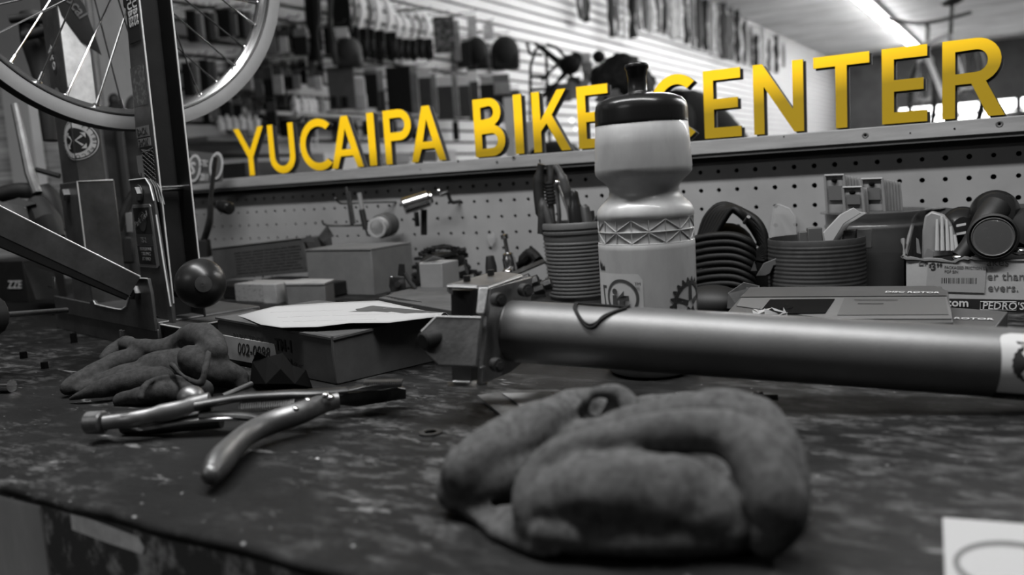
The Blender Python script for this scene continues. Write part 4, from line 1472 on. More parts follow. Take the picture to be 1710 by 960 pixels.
# small clear bag with a white slip
bag = bpy.data.objects.new('plastic_bag', None)
COL.objects.link(bag)
bag.location = onZ(870, 680)
tag(bag, 'small flat plastic bag with a white slip behind the near glove', 'bag')
bp_ = [onZ(797, 664), onZ(838, 698), onZ(880, 700), onZ(955, 694), onZ(975, 665), onZ(930, 655), onZ(850, 656)]
G().hexa([p + up * .0004 for p in bp_], [p + up * .0022 for p in bp_]).build('pouch', mat('grey_plastic_film', 0.10, 0.6, var=.4, scale=60, bump=.3, bscale=120), bag)
s_ = [onZ(838, 657, .003), onZ(860, 672, .003), onZ(885, 694, .003), onZ(955, 693, .003), onZ(942, 670, .003), onZ(918, 656, .003)]
G().hexa(s_, [p + up * .0005 for p in s_]).build('white_slip', mat('slip_white', 0.30, 0.7, var=.2, scale=60), bag)
G().tube([onZ(838, 697, .003), onZ(856, 694, .004), onZ(874, 697, .003)], 0.0014, 6).build('bag_fold', mat('film_glint', 0.3, 0.2), bag)
# washer
o = G().lathe([(0.0042, 0.0002), (0.0078, 0.0002), (0.0078, 0.0014), (0.0042, 0.0014), (0.0042, 0.0002)], onZ(719, 724), 28).build('washer', m_steeldark)
tag(o, 'small flat metal washer lying left of the near glove', 'washer')
# screw / socket bits
p = onZ(1262, 672)
g = G().cyl(p + up * .0045, p + up * .0045 + Vector((.004, -.002, 0)), 0.0042, n=6).cyl(p + up * .004 + Vector((.003, -.001, 0)), p + up * .004 + Vector((.014, .004, 0)), 0.0022, n=12)
tag(g.build('bolt', m_black), 'small black bolt lying below the grey tube', 'bolt')
p = onZ(2, 655)
g = G().cyl(p + up * .006, p + up * .006 + Vector((.012, .004, 0)), 0.006, n=16)
tag(g.build('socket', m_chrome), 'shiny metal socket at the left edge of the bench', 'socket')
for (px, py, r, lab) in ((75, 615, .0042, 'small dark nut left of the left glove'), (40, 598, .0045, 'small dark cube of metal near the left edge of the bench'), (124, 572, .0045, 'small dark pin standing below the truing stand base')):
    p = onZ(px, py)
    o = G().cyl(p, p + up * r * (1.6 if px != 124 else 2.6), r, r * .95, n=6).build('nut' if px != 124 else 'dark_pin', m_dark)
    tag(o, lab, 'nut' if px != 124 else 'pin')
o = G().ell(onZ(530, 766, .001), (0.0014, 0.001, 0.0008), n=10, m=6).build('metal_chip', mat('chip_white', 0.5, 0.4))
tag(o, 'tiny bright chip on the bench below the pliers', 'chip')
# white chalk-like scrap under the right end of the glove
o = G().ell(onZ(1318, 850, .006), (0.004, 0.010, 0.006), Rz(0.4), n=14, m=8).build('plastic_scrap', mat('cap_white', 0.42, 0.5))
tag(o, 'pale plastic scrap peeping out at the right end of the near glove', 'scrap')
# card with a large letter O at the lower right
cd = bpy.data.objects.new('paper_card', None)
COL.objects.link(cd)
q = [onZ(1574, 868), onZ(1580, 1010), onZ(1800, 1020), onZ(1800, 886)]
cd.location = q[0]
tag(cd, 'white card with a big grey O at the lower right corner', 'card')
G().hexa([p + up * .0004 for p in q], [p + up * .0012 for p in q]).build('card', mat('card_white', 0.30, 0.8, spec=.1), cd, smooth=False)
oc = onZ(1690, 945, .0014)
ux, uy = (onZ(1790, 953, .0014) - onZ(1590, 932, .0014)) / 2, (onZ(1690, 905, .0014) - onZ(1690, 995, .0014)) / 2
g = G()
for k in range(48):
    a, b = 2 * PI * k / 48, 2 * PI * (k + 1) / 48
    g.add([oc + ux * math.cos(a) + uy * math.sin(a), oc + ux * math.cos(b) + uy * math.sin(b), oc + ux * .9 * math.cos(b) + uy * .78 * math.sin(b), oc + ux * .9 * math.cos(a) + uy * .78 * math.sin(a)], [(0, 1, 2, 3)])
g.build('letter_o', mat('marker_grey', 0.09, 0.8), cd, smooth=False)


def thg(name, label, cat, loc, group=None):
    o = bpy.data.objects.new(name, None)
    o.empty_display_size = 0.02
    COL.objects.link(o)
    o.location = loc
    return tag(o, label, cat, group)


# ------------------------------------------------------------------ boxes at the back left
kb_ = thg('kraft_box', 'plain brown cardboard box standing against the pegboard behind the paper', 'box', (-0.93, 1.05, 0))
x0_, x1_, y0_, y1_, hk = -1.002, -0.864, 1.0, 1.10, 0.0705
G().box(((x0_ + x1_) / 2, (y0_ + y1_) / 2, hk / 2), (x1_ - x0_, y1_ - y0_, hk)).build('carton', m_kraft, kb_, bevel=0.001)
G().hexa([(x0_ - .0005, y0_ - .0012, hk + .0006), (x1_ + .0005, y0_ - .0012, hk + .0002), (x1_ + .0005, y1_, hk + .001), (x0_, y1_, hk + .002)],
         [(x0_ - .0005, y0_ - .0012, hk + .0022), (x1_ + .0005, y0_ - .0012, hk + .0018), (x1_ + .0005, y1_, hk + .0028), (x0_, y1_, hk + .004)]).build('lid_flap', m_kraft, kb_)

lb = thg('printed_carton', 'long brown carton with fine printed lines behind the ball knob', 'box', (-1.16, 1.07, 0))
rl = Matrix.Rotation(math.radians(-4.0), 3, 'Y')
lc = Vector((-1.15, 1.065, 0.052))
G().box(lc, (0.232, 0.068, 0.056), rl).build('carton', m_kraftdark, lb, bevel=0.001)
fcl = lambda u, v, d=0.0345: lc + rl @ Vector((u, -d, v))
G().plate([fcl(-.075, -.027), fcl(.112, -.027), fcl(.112, .0265), fcl(-.075, .0265)], (0, -1, 0), 0.0006).build('front_print', mat('carton_print', 0.045, 0.8, var=.1), lb)
g = G()
for k in range(8):
    v = 0.017 - k * 0.0052
    u = -0.055
    while u < 0.100:
        L_ = random.uniform(.008, .03)
        g.box(fcl(min(u + L_ / 2, .1), v, .0352), (L_, 0.0003, 0.0013), rl)
        u += L_ + .003
g.build('print_lines', m_ink, lb)
G().hexa([fcl(-.113, .028), fcl(.113, .028), fcl(.113, .028, -.033), fcl(-.113, .028, -.033)], [fcl(-.113, .0305, .036), fcl(.113, .0295, .036), fcl(.113, .031, -.033), fcl(-.113, .031, -.033)]).build('lid_flap', m_kraft, lb)
G().plate([fcl(.114, .028), fcl(.135, .033), fcl(.142, .020), fcl(.118, .022)], (0.3, -1, 0.6), 0.001).build('torn_flap', m_kraftdark, lb)
G().plate([fcl(.118, .028, 0), fcl(.142, .046, 0), fcl(.154, .026, 0), fcl(.128, .018, 0)], (0.5, -1, 0.2), 0.001).build('torn_flap', m_kraftdark, lb)
tr_ = thg('parts_tray', 'dark shallow tray under the cartons between knob and kraft box', 'tray', (-1.0, 0.93, 0))
G().box((-1.02, 0.985, 0.012), (0.20, 0.12, 0.022)).build('tray', m_standdark, tr_, bevel=.002)

sb = thg('small_white_box', 'small worn box with a white printed label in front of the long carton', 'box', onZ(418, 520, 0))
sbc = onY(415, 470, 0.90)
za = onY(415, 474, 0.90).z
xL, xR = onY(394, 500, 0.90).x, onY(441, 500, 0.90).x
xR2 = onY(462, 500, 0.90).x
G().box(((xL + xR2) / 2, 0.925, za / 2), (xR2 - xL, 0.05, za)).build('carton', m_offwhite, sb, bevel=.0008)
G().plate([(xL + .001, .8995, .003), (xR, .8995, .003), (xR, .8995, za - .001), (xL + .001, .8995, za - .001)], (0, -1, 0), .0005).build('label', mat('label_speckled', 0.22, 0.7, c2=0.06, lo=.58, hi=.62, scale=300), sb)
sb2 = thg('frosted_box', 'small frosted grey box with a white lid beside the white-labelled box', 'box', (onY(497, 500, 0.88).x, 0.91, 0))
xL, xM, xR = onY(456, 500, 0.88).x, onY(480, 500, 0.88).x, onY(540, 500, 0.885).x
zc = onY(500, 476, 0.88).z
m_fro = mat('frosted_plastic', 0.11, 0.5, var=.2, scale=30)
G().hexa([(xL, .905, 0), (xM, .88, 0), (xR, .89, 0), (xR - .02, .93, 0), (xL + .01, .935, 0)], [(xL, .905, zc - .0), (xM, .88, zc), (xR, .89, zc), (xR - .02, .93, zc), (xL + .01, .935, zc)]).build('body', m_fro, sb2, bevel=.0008)
G().hexa([(xL - .001, .905, zc), (xM, .879, zc), (xR + .001, .889, zc), (xR - .02, .932, zc), (xL + .01, .936, zc)], [(xL - .001, .905, zc + .002), (xM, .879, zc + .002), (xR + .001, .889, zc + .002), (xR - .02, .932, zc + .002), (xL + .01, .936, zc + .002)]).build('lid', m_offwhite, sb2)

# small white box and derailleur part beside the kraft box
wx0, wx1 = onY(702, 470, 0.93).x, onY(736, 470, 0.93).x
wz1 = onY(720, 440, .93).z
wb = thg('white_part_box', 'small pale box beside the pile of chain right of the kraft box', 'box', ((wx0 + wx1) / 2, .95, 0))
zz0 = .016
G().hexa([(wx0 - .014, .95, zz0), (wx0, .93, zz0), (wx1, .935, zz0), (wx1, .975, zz0), (wx0 - .014, .98, zz0)], [(wx0 - .014, .95, wz1), (wx0, .93, wz1), (wx1, .935, wz1), (wx1, .975, wz1), (wx0 - .014, .98, wz1)]).build('carton', mat('pale_carton', .17, .7, var=.12), wb, bevel=.001)
G().plate([(wx0 + .002, .935, wz1 + .001), (wx0 + .018, .94, wz1 + .009), (wx0 + .026, .955, wz1 + .004), (wx0 + .010, .955, wz1 + .001)], (0, -.4, 1), .0006).build('torn_flap', m_offwhite, wb)
o = G().hexa([(wx0 - .06, .90, .0), (wx1 + .05, .90, 0), (wx1 + .06, 1.0, 0), (wx0 - .05, 1.0, 0)], [(wx0 - .06, .90, .012), (wx1 + .05, .905, .014), (wx1 + .06, 1.0, .016), (wx0 - .05, 1.0, .014)]).build('black_tray', m_black, bevel=.002)
tag(o, 'flat black tray under the small pale box and the derailleur part', 'tray')
dr = thg('derailleur_part', 'small worn metal derailleur part leaning by the corner of the kraft box', 'bike part', onY(668, 490, .92))
q = lambda px, py, y=.915: onY(px, py, y)
G().plate([q(651, 462), q(676, 462), q(678, 480), q(672, 492), q(655, 492), q(650, 478)], (.4, -1, .1), .003).build('cage_plate', m_steeldark, dr, bevel=.0006)
G().cyl(q(664, 474, .912), q(664, 474, .906), .0045, n=16).build('pivot', m_chrome, dr)
G().hexa([q(664, 460, .925), q(677, 462, .925), q(677, 462, .915), q(664, 460, .915)], [q(666, 440, .925), q(676, 440, .925), q(676, 440, .915), q(666, 440, .915)]).build('clamp_block', m_black, dr, bevel=.001)
G().tube(smoothpath([q(676, 456), q(684, 470), q(694, 484), q(684, 492)], 4), .003, 8).build('cage_arm', m_black, dr)
G().ell(q(654, 463, .91), .0018).build('bright_screw', m_chrome, dr)

# pile of chain: separate loops of rollers
ch = thg('bike_chain', 'heap of black bicycle chain coiled against the pegboard', 'chain', (onY(740, 450, 1.06).x, 1.06, 0))
cx0, cz0 = onY(744, 440, 1.06).x, 0
g = G()
k = 0
for loop in range(7):
    rr = 0.050 - loop * 0.0040
    zc0 = 0.016 + loop * 0.0082
    nn = 52 - loop * 4
    for i in range(nn):
        a = 2 * PI * i / nn
        jx = 0.006 * math.sin(3 * a + loop)
        p = Vector((cx0 + (rr + jx) * 1.15 * math.cos(a), 1.055 + (rr + jx) * .8 * math.sin(a), zc0 + 0.004 * math.sin(2 * a + loop * 1.7)))
        t = Vector((-math.sin(a), math.cos(a), .2 * math.sin(5 * a)))
        g.box(p, (0.0078, 0.0062, 0.0042 if i % 2 else 0.0032), Rv(t))
o = g.build('chain_links', m_blackshine, ch, stuff=True)
G().lathe([(0, 0), (.038, 0), (.044, .006), (.038, .045), (.02, .06), (0, .062)], (cx0, 1.05, 0.0), 24).build('chain_base', m_black, ch)

# ------------------------------------------------------------------ tools lying at the back between chain and cup
o = thg('black_grip', 'stubby black plastic handle standing in front of the pegboard', 'handle', onY(820, 470, 1.02))
G().tube([onY(822, 478, 1.0), onY(820, 445, 1.0), onY(818, 427, 1.0)], [.0095, .0095, .0065], 12, flat=.8).build('handle', m_black, o, bevel=.001)
sk = thg('chrome_socket_tool', 'chrome stepped socket tool standing upright by the pegboard', 'tool', onY(852, 450, 1.02))
p0, p1 = onY(853, 452, 1.01), onY(842, 391, 1.01)
d_ = (p1 - p0).normalized()
Lk = (p1 - p0).length
G().lathe([(0, 0), (.0085, 0), (.0092, .003), (.0092, .017), (.0078, .020), (.0078, Lk * .46), (.0058, Lk * .49), (.0032, Lk * .5), (.0030, Lk * .86), (.0055, Lk * .87), (.0058, Lk * .98), (.004, Lk), (0, Lk)], p0, 24, ax=d_).build('socket', m_chrome, sk, ang=40)
sk = thg('chrome_bolt', 'small chrome dome nut lying below the socket tool', 'nut', onY(848, 455, .99))
G().ell(onY(848, 454, .985), (.008, .008, .005)).build('dome', m_chrome, sk)
o = thg('lever_tool', 'long dark steel bar slanting up towards the ribbed cup', 'tool', onY(870, 450, 1.0))
G().tube([onY(838, 466, .97), onY(908, 436, 1.03)], .0062, 4, flat=.6).build('bar', m_steeldark, o)
o = thg('pedal_wrench', 'black rubber tool lying behind the slanting steel bar', 'tool', onY(870, 450, 1.08))
G().tube(smoothpath([onY(858, 452, 1.08), onY(874, 436, 1.08), (onY(888, 424, 1.08)), onY(900, 436, 1.07)], 4), [.006] * 4 + [.010] * 5 + [.008] * 4, 10).build('grip', m_rubber, o)
o = thg('brake_parts', 'jumble of small dark metal parts between clamp and ribbed cup', 'bike part', onY(895, 490, .93))
for (px, py, y, s1) in ((884, 474, .93, .012), (893, 487, .92, .009), (870, 470, .95, .010), (905, 478, .93, .010), (780, 470, .95, .011), (765, 455, 1.0, .012)):
    p = onY(px, py, y)
    G().cyl(p, p + Vector((.012, .004, .004)), s1 * .7, n=7).box(p + Vector((.004, 0, -.004)), (.02, .006, .006), Rz(.5)).build('small_part', m_steeldark if px != 893 else m_black, o, bevel=.0006)
o = thg('crate_cover', 'low dark board under the small parts left of the ribbed cup', 'board', (-.66, .95, 0))
G().box((-.655, .95, .012), (.15, .15, .024)).build('board', m_kraftdark, o, bevel=.001)

# ------------------------------------------------------------------ ribbed cup of pliers
cpx, cpy = -0.522, 1.022
cup = thg('ribbed_cup', 'grey ribbed plastic cup crammed with pliers and handles left of the bottle', 'cup', (cpx, cpy, 0))
m_cup = mat('grey_ribbed_plastic', 0.075, 0.42, var=.08, scale=20)
ztop = 0.1035
pr = [(0, 0), (.037, 0), (.0385, .002)]
z = .004
while z < .079:
    r = .0385 + .006 * (z / .1)
    pr += [(r, z), (r + .0016, z + .0012), (r + .0016, z + .0026), (r, z + .0038)]
    z += .0050
pr += [(.0445, .082), (.0445, .087), (.0465, .0885), (.0470, .0915), (.0452, .0925), (.0452, .094), (.0472, .0955), (.0474, .1015), (.0462, ztop), (.0445, ztop), (.0440, .10), (.042, .06), (.038, .006), (0, .005)]
G().lathe(pr, (cpx, cpy, 0), 56).build('cup', m_cup, cup, ang=40)
G().lathe([(0, .05), (.038, .05), (.038, .051), (0, .051)], (cpx, cpy, 0), 24).build('stuffing', m_black, cup)
C_ = lambda px, py, dy=0.0: onY(px, py, cpy + dy)
# spring-handled pliers (tall, black)
o = thg('pliers', 'tall black-handled pliers at the left of the ribbed cup', 'pliers', C_(905, 330))
G().tube(smoothpath([C_(908, 385, -.01), C_(902, 345, -.01), C_(899, 305, -.01), C_(904, 274, -.01)], 4), [.003] * 3 + [.0075] * 7 + [.005] * 3, 12).build('handle', m_black, o)
G().tube([C_(902, 272, -.01), C_(901, 266, -.01)], .001, 6).build('tip', m_black, o)
o = thg('pliers', 'light-tipped pliers with ribbed black grip in the middle left of the ribbed cup', 'pliers', C_(920, 330))
G().tube(smoothpath([C_(918, 276, .0), C_(919, 300, .0), C_(917, 318, .0)], 4), [.0045, .0045, .0048, .005, .005, .005, .005, .0052, .0052], 12).build('handle_tip', m_steeldark, o)
g = G()
for k in range(7):
    p = C_(916 + k * .7, 306 + k * 5.5, .0)
    g.lathe([(.0055, -.002), (.0075, -.001), (.0075, .001), (.0055, .002)], p, 14)
g.tube([C_(916, 303, 0), C_(921, 341, 0)], .006, 12)
g.build('grip', m_black, o)
G().tube([C_(920, 340, .0), C_(924, 380, .0)], .0045, 8).build('shaft', m_steel, o)
o = thg('pliers', 'grey-handled pliers leaning right in the ribbed cup', 'pliers', C_(935, 330))
G().tube(smoothpath([C_(926, 276, .012), C_(936, 292, .012), C_(943, 312, .012), C_(948, 335, .012), C_(952, 350, .01)], 4), [.003] + [.0055] * 4 + [.0075] * 6 + [.005] * 6, 12).build('handle', mat('dark_grip', .03, .5), o)
o = thg('cable_cutter', 'steel cutter with a bright pivot screw in the middle of the ribbed cup', 'pliers', C_(932, 340))
G().tube(smoothpath([C_(929, 304, -.02), C_(931, 330, -.02), C_(934, 360, -.02), C_(932, 390, -.02)], 4), [.004, .005] + [.0042] * 11, 10, flat=.6).build('blade', m_steel, o)
G().tube(smoothpath([C_(932, 310, -.018), C_(942, 335, -.018), C_(948, 352, -.018), C_(952, 375, -.018)], 4), [.003] * 7 + [.0028] * 6, 10, flat=.6).build('blade', m_steel, o)
G().ell(C_(930, 305, -.026), .0042).build('pivot_screw', m_chrome, o)
o = thg('pliers', 'short pliers with dark open handles at the left rim of the ribbed cup', 'pliers', C_(908, 360))
G().tube(smoothpath([C_(904, 330, -.03), C_(906, 352, -.03), C_(905, 390, -.03)], 4), [.0035, .0035, .005, .006] + [.0062] * 5, 12).build('handle', m_steeldark, o)
G().tube(smoothpath([C_(907, 335, -.03), C_(914, 360, -.03), C_(922, 390, -.03)], 4), [.003, .0035, .004, .005] + [.0055] * 5, 12).build('handle', mat('dark_grip', .03, .5), o)
o = thg('screwdriver', 'fat black screwdriver handle with a round cap in the ribbed cup', 'screwdriver', C_(960, 360))
G().lathe([(0, 0), (.010, 0), (.0105, .01), (.0105, .045), (.0075, .052), (.0065, .060), (.006, .066), (.0045, .069), (0, .0695)], C_(965, 405, -.012), 24, ax=C_(958, 324, -.012) - C_(965, 405, -.012)).build('handle', m_blackshine, o)
o = thg('screwdriver', 'dark grey rounded tool handle right of the fat black one in the ribbed cup', 'screwdriver', C_(978, 360))
G().tube([C_(985, 395, -.01), C_(976, 347, -.01), C_(974, 343, -.01)], [.0075, .0065, .004], 16).build('handle', mat('dark_grip', .03, .5), o)
o = thg('screwdriver', 'thin black tool handle behind the grey one in the ribbed cup', 'screwdriver', C_(988, 365))
G().tube([C_(990, 390, .01), C_(986, 352, .01)], [.0055, .005], 12).build('handle', m_black, o)
o = thg('spanner', 'curved pale lever with a rounded dark tip leaning right out of the ribbed cup', 'lever', C_(1005, 345))
G().tube(smoothpath([C_(991, 388, -.01), C_(997, 365, -.01), C_(1010, 350, -.01)], 4), [.006] * 9, 12, flat=.5).build('lever', m_steel, o)
G().tube(smoothpath([C_(1008, 352, -.01), C_(1016, 342, -.01), C_(1021, 332, -.01)], 4), [.005, .0065, .0072, .0074, .0075, .0075, .0072, .0065, .004], 12, flat=.7).build('tip', mat('dark_grip', .03, .5), o)

# ------------------------------------------------------------------ black inner tubes pile
y_ = 1.03
ip = thg('inner_tubes', 'pile of folded black rubber inner tubes right of the bottle', 'inner tubes', onY(1215, 470, y_))
I = lambda px, py, y=1.03: onY(px, py, y)
for k in range(9):
    yy = 392 + k * 11.5
    o = G().tube(smoothpath([I(1150, yy + 10, .985), I(1185, yy + 2, .98), I(1225, yy + 1, .98), I(1252, yy + 12, .985), I(1256, yy + 26, 1.0), I(1244, yy + 34, 1.02)], 5), [.0058 - .0002 * (k % 3)] * 26, 10, flat=.75)
    o.build('tube_fold', m_rubber, ip, ang=60)
for k in range(7):
    o = G().tube(smoothpath([I(1168 + k * 4, 396, 1.04 - k * .006), I(1180 + k * 7, 362 - k * 2, 1.04 - k * .006), I(1205 + k * 6, 341 + k * 3, 1.04 - k * .006), I(1240 + k * 4, 352 + k * 7, 1.035), I(1268 + k * 2, 372 + k * 9, 1.03), I(1278, 405 + k * 5, 1.03), I(1255, 430, 1.03)], 5), .0060, 10, flat=.6)
    o.build('tube_fold', m_rubber, ip, ang=60)
G().ell(I(1215, 425, 1.05), (.036, .03, .040), n=24, m=14).build('tube_core', m_rubber, ip)
G().ell(I(1205, 478, 1.02), (.034, .035, .030), n=24, m=14).build('tube_core', m_rubber, ip)
G().cyl(I(1243, 372, 1.0), I(1250, 362, .99), .0022).build('valve', m_steel, ip)
o = thg('brake_lever', 'dark grey notched lever lying right of the inner tubes', 'lever', I(1280, 450, .98))
G().plate([I(1262, 462, .97), I(1275, 440, .97), I(1300, 430, .97), (I(1304, 442, .97)), I(1292, 445, .97), I(1286, 458, .97), I(1278, 462, .97)], (.3, -1, .3), .008).build('lever', mat('dull_plastic', .06, .5), o, bevel=.001)
G().plate([I(1254, 452, .96), I(1260, 436, .96), I(1264, 452, .96)], (.3, -1, 0), .003).build('tip', m_steel, o)
o = thg('black_case', 'black case behind the notched lever', 'case', I(1290, 440, 1.1))
G().box(I(1296, 452, 1.09), (.075, .04, .055)).build('case', m_black, o, bevel=.004)
# small clear parts bag hanging on the board
o = thg('clear_parts_bag', 'empty clear plastic hanging bag on the pegboard right of the inner tubes', 'bag', onY(1305, 415, 1.15))
q = [onY(1283, 411, 1.150), onY(1292, 345, 1.150), onY(1300, 341, 1.150), onY(1318, 348, 1.150), onY(1328, 362, 1.150), onY(1329, 396, 1.150), onY(1326, 413, 1.148)]
G().plate(q, (0, -1, 0), .0012).build('film', mat('clear_film', 0.32, 0.3, alpha=.38), o, smooth=False)
G().tube(q + [q[0]], .0005, 5).build('seam', mat('film_seam', 0.3, 0.4), o)

# ------------------------------------------------------------------ ribbed tin and jar with plastic parts
tn = Vector((-0.208, 1.005, 0))
tin = thg('ribbed_tin', 'grey ribbed round tin with white plastic parts in front of the jar', 'tin', tn)
m_tin = mat('ribbed_tin_metal', 0.048, 0.45, 0.3, var=.25, scale=40)
ztn = onY(1390, 396, 1.0).z
rt = 0.0525
pr = [(0, 0), (rt - .001, 0)]
z = .003
while z < ztn - .010:
    pr += [(rt, z), (rt + .0006, z + .0012), (rt + .0006, z + .0024), (rt, z + .0036)]
    z += .0046
pr += [(rt, ztn - .008), (rt + .0005, ztn - .001), (rt, ztn), (rt - .0012, ztn), (rt - .0015, .006), (0, .006)]
G().lathe(pr, tn, 56).build('tin', m_tin, tin, ang=40)
G().lathe([(0, .035), (rt - .003, .035), (rt - .003, .036), (0, .036)], tn, 24).build('contents', m_black, tin)
T_ = lambda px, py, y=1.0: onY(px, py, y)
for k, (dx, dy) in enumerate(((0, 0), (10, .012))):
    o = thg('plastic_clip', ('bent white plastic clip standing in the tin, nearer one' if k == 0 else 'bent white plastic clip standing in the tin, just behind the first'), 'plastic part', T_(1400 + dx, 390))
    yy = .995 + dy
    q = [T_(1376 + dx, 404, yy), T_(1374 + dx, 389, yy), T_(1403 + dx, 358, yy), T_(1424 + dx * .3, 347 + k * 6, yy), T_(1437 + dx, 356, yy), T_(1408 + dx, 374, yy), T_(1390 + dx, 403, yy)]
    G().plate(q, (.5, -1, .2), .006).build('clip', mat('white_plastic', 0.27, 0.4), o, bevel=.0006)
for (px, py) in ((1345, 396), (1360, 390), (1420, 394), (1442, 392)):
    o = G().box(T_(px, py + 6, 1.01), (.016, .010, .022), Rz(.4)).build('plastic_block', mat('dull_plastic', .06, .5), bevel=.001)
    tag(o, {1345: 'small grey plastic block at the left edge inside the tin', 1360: 'small grey plastic block behind the left one inside the tin', 1420: 'small grey plastic block right of the white clips inside the tin', 1442: 'small grey plastic block at the right edge inside the tin'}[px], 'plastic part')

jr = Vector((-0.158, 1.092, 0))
jar = thg('clear_jar', 'clear plastic jar holding stacked plastic packs behind the ribbed tin', 'jar', jr)
zj = onY(1435, 353, 1.08).z
rj = 0.0555
G().lathe([(0, 0), (rj - .002, 0), (rj, .003), (rj, zj - .020), (rj + .0015, zj - .018), (rj + .0015, zj - .016), (rj, zj - .014), (rj + .001, zj - .002), (rj + .006, zj - .001), (rj + .0062, zj), (rj - .0012, zj), (rj - .0014, .004), (0, .004)], jr, 48).build('jar', mat('smoky_clear_plastic', 0.10, 0.15, alpha=.62, var=.2, scale=25), jar, ang=40)
G().lathe([(0, .005), (rj - .004, .005), (rj - .004, .045), (0, .05)], jr, 24).build('contents', m_dark, jar)
m_pk = mat('pack_plastic', 0.16, 0.45, var=.1, scale=60)


def packs(px0, py0, px1, py1, n, y, dxp, lab, grp):
    for k in range(n):
        o = thg('plastic_pack', lab % ('front', 'second', 'third', 'fourth', 'fifth', 'sixth', 'rearmost')[k], 'plastic pack', T_(px0, py1, y + .004 * k), grp)
        ox = dxp * k
        a, b = T_(px0 + ox, py1, y + .004 * k), T_(px1 + ox, py1, y + .004 * k)
        c_, d_ = T_(px1 + ox - 4, py0 + k * 1.0, y + .004 * k), T_(px0 + ox - 4, py0 + k * 1.0 + 1, y + .004 * k)
        G().plate([a, b, c_, d_], (0, -1, 0), .0022).build('backing', m_pk, o, bevel=.0004)
        if k == 0:
            for (p_, q_) in ((a, d_), (b, c_), (d_, c_)):
                G().tube([p_ + Vector((0, -.003, 0)), q_ + Vector((0, -.003, 0))], .0016, 6).build('raised_rim', m_pk, o)
            m1, m2 = a.lerp(d_, .35), b.lerp(c_, .35)
            m3, m4 = b.lerp(c_, .72), a.lerp(d_, .72)
            G().plate([m1.lerp(m2, .15) + Vector((0, -.003, 0)), m2.lerp(m1, .15) + Vector((0, -.003, 0)), m3.lerp(m4, .15) + Vector((0, -.003, 0)), m4.lerp(m3, .15) + Vector((0, -.003, 0))], (0, -1, 0), .002).build('recess', mat('pack_recess', 0.07, .5), o)
            G().ell(d_.lerp(c_, .5) + Vector((0, -.003, -.006)), (.0035, .002, .0025)).build('hang_tab', m_dark, o)


packs(1382, 292, 1414, 356, 6, 1.075, 5, '%s white plastic pack of the left upright row in the jar', 'left row of packs')
packs(1412, 312, 1444, 356, 3, 1.060, 4, '%s short plastic pack between the two tall rows in the jar', 'middle row of packs')
packs(1443, 298, 1478, 352, 7, 1.075, 5, '%s grey plastic pack of the right upright row in the jar', 'right row of packs')

# ------------------------------------------------------------------ torn carton of lamps
B_ = lambda px, py, y=0.985: onY(px, py, y)
lbx = thg('torn_carton', 'torn white carton with a price sticker full of lamps at the right end', 'box', (-.03, 1.04, 0))
m_card = mat('white_printed_card', 0.27, 0.75, var=.10, scale=30, spec=.15)
xl, xr = B_(1510, 460).x, 0.12
zf = B_(1560, 432).z
yf, yb = .985, 1.10
bz0 = 0.0
zs = B_(1560, 498).z
ztop_f = [(xl, zf), (xl + .02, zf - .002), (xl + .045, zf - .004), (xl + .06, zf - .001), (xl + .085, zf - .003), (xr, zf - .002)]
g = G()
pts = [(xl, zs), (xr, zs)] + ztop_f[::-1]
g.hexa([(x, yf, z) for x, z in pts], [(x, yf + .002, z) for x, z in pts])
g.build('front_panel', m_card, lbx)
G().box(((xl + xr) / 2, yf + .001, (zs + bz0) / 2), (xr - xl, .0022, zs - bz0)).build('black_band', m_black, lbx)
zb_ = B_(1540, 348, 1.1).z
pts = [(xl, 0), (xr, 0), (xr, zb_ - .002), (xl + .09, zb_ + .002), (xl + .05, zb_ - .003), (xl + .025, zb_ + .001), (xl, zb_ - .008)]
G().hexa([(x, yb, z) for x, z in pts], [(x, yb + .002, z) for x, z in pts]).build('back_panel', m_kraftdark, lbx)
pts = [(yf, 0), (yb, 0), (yb, zb_ - .006), (yf + .07, zf + .03), (yf + .03, zf + .008), (yf, zf)]
G().hexa([(xl, y, z) for y, z in pts], [(xl + .002, y, z) for y, z in pts]).build('side_panel', m_kraftdark, lbx)
# ragged torn edge
g = G()
pp = [B_(1508, 400, 1.01), B_(1510, 425, .99)] + [Vector((x, yf, z + .001)) for x, z in ztop_f]
pp = [p + Vector((0, 0, random.uniform(-.001, .001))) for p in smoothpath(pp, 5)]
g.tube(pp, [random.uniform(.0008, .0026) for _ in pp], 6)
g.build('torn_edge', m_kraft, lbx)
pp = smoothpath([(xl, yf + .01, zf + .003), (xl, yf + .05, zf + .022), (xl + .002, yb - .01, zb_ - .005), (xl + .03, yb, zb_)], 5)
G().tube(pp, [random.uniform(.0008, .0022) for _ in pp], 6).build('torn_edge', m_kraft, lbx)
fnb = Vector((0, -1, 0))
m_tx = mat('grey_lettering', 0.07, 0.7)
text('lettering', 'Er', .0115, B_(1533, 443, yf - .0002), (1, 0, 0), fnb, m_tx, lbx, .0001)
text('lettering', 'akes', .0115, B_(1647, 444, yf - .0002), (1, 0, 0), fnb, m_tx, lbx, .0001)
text('lettering', 'er than', .0115, B_(1648, 467, yf - .0002), (1, 0, 0), fnb, m_tx, lbx, .0001)
text('lettering', 'evers.', .0115, B_(1649, 486, yf - .0002), (1, 0, 0), fnb, m_tx, lbx, .0001)
text('lettering', '.com', .0120, B_(1575, 511, yf - .002), (1, 0, 0), fnb, m_white, lbx, .0001, bold=.02)
q = [B_(1637, 517, yf - .001), B_(1697, 518, yf - .001), B_(1697, 504, yf - .001), B_(1637, 503.5, yf - .001)]
G().tube(q + [q[0]], .0003, 4).build('name_frame', m_white, lbx)
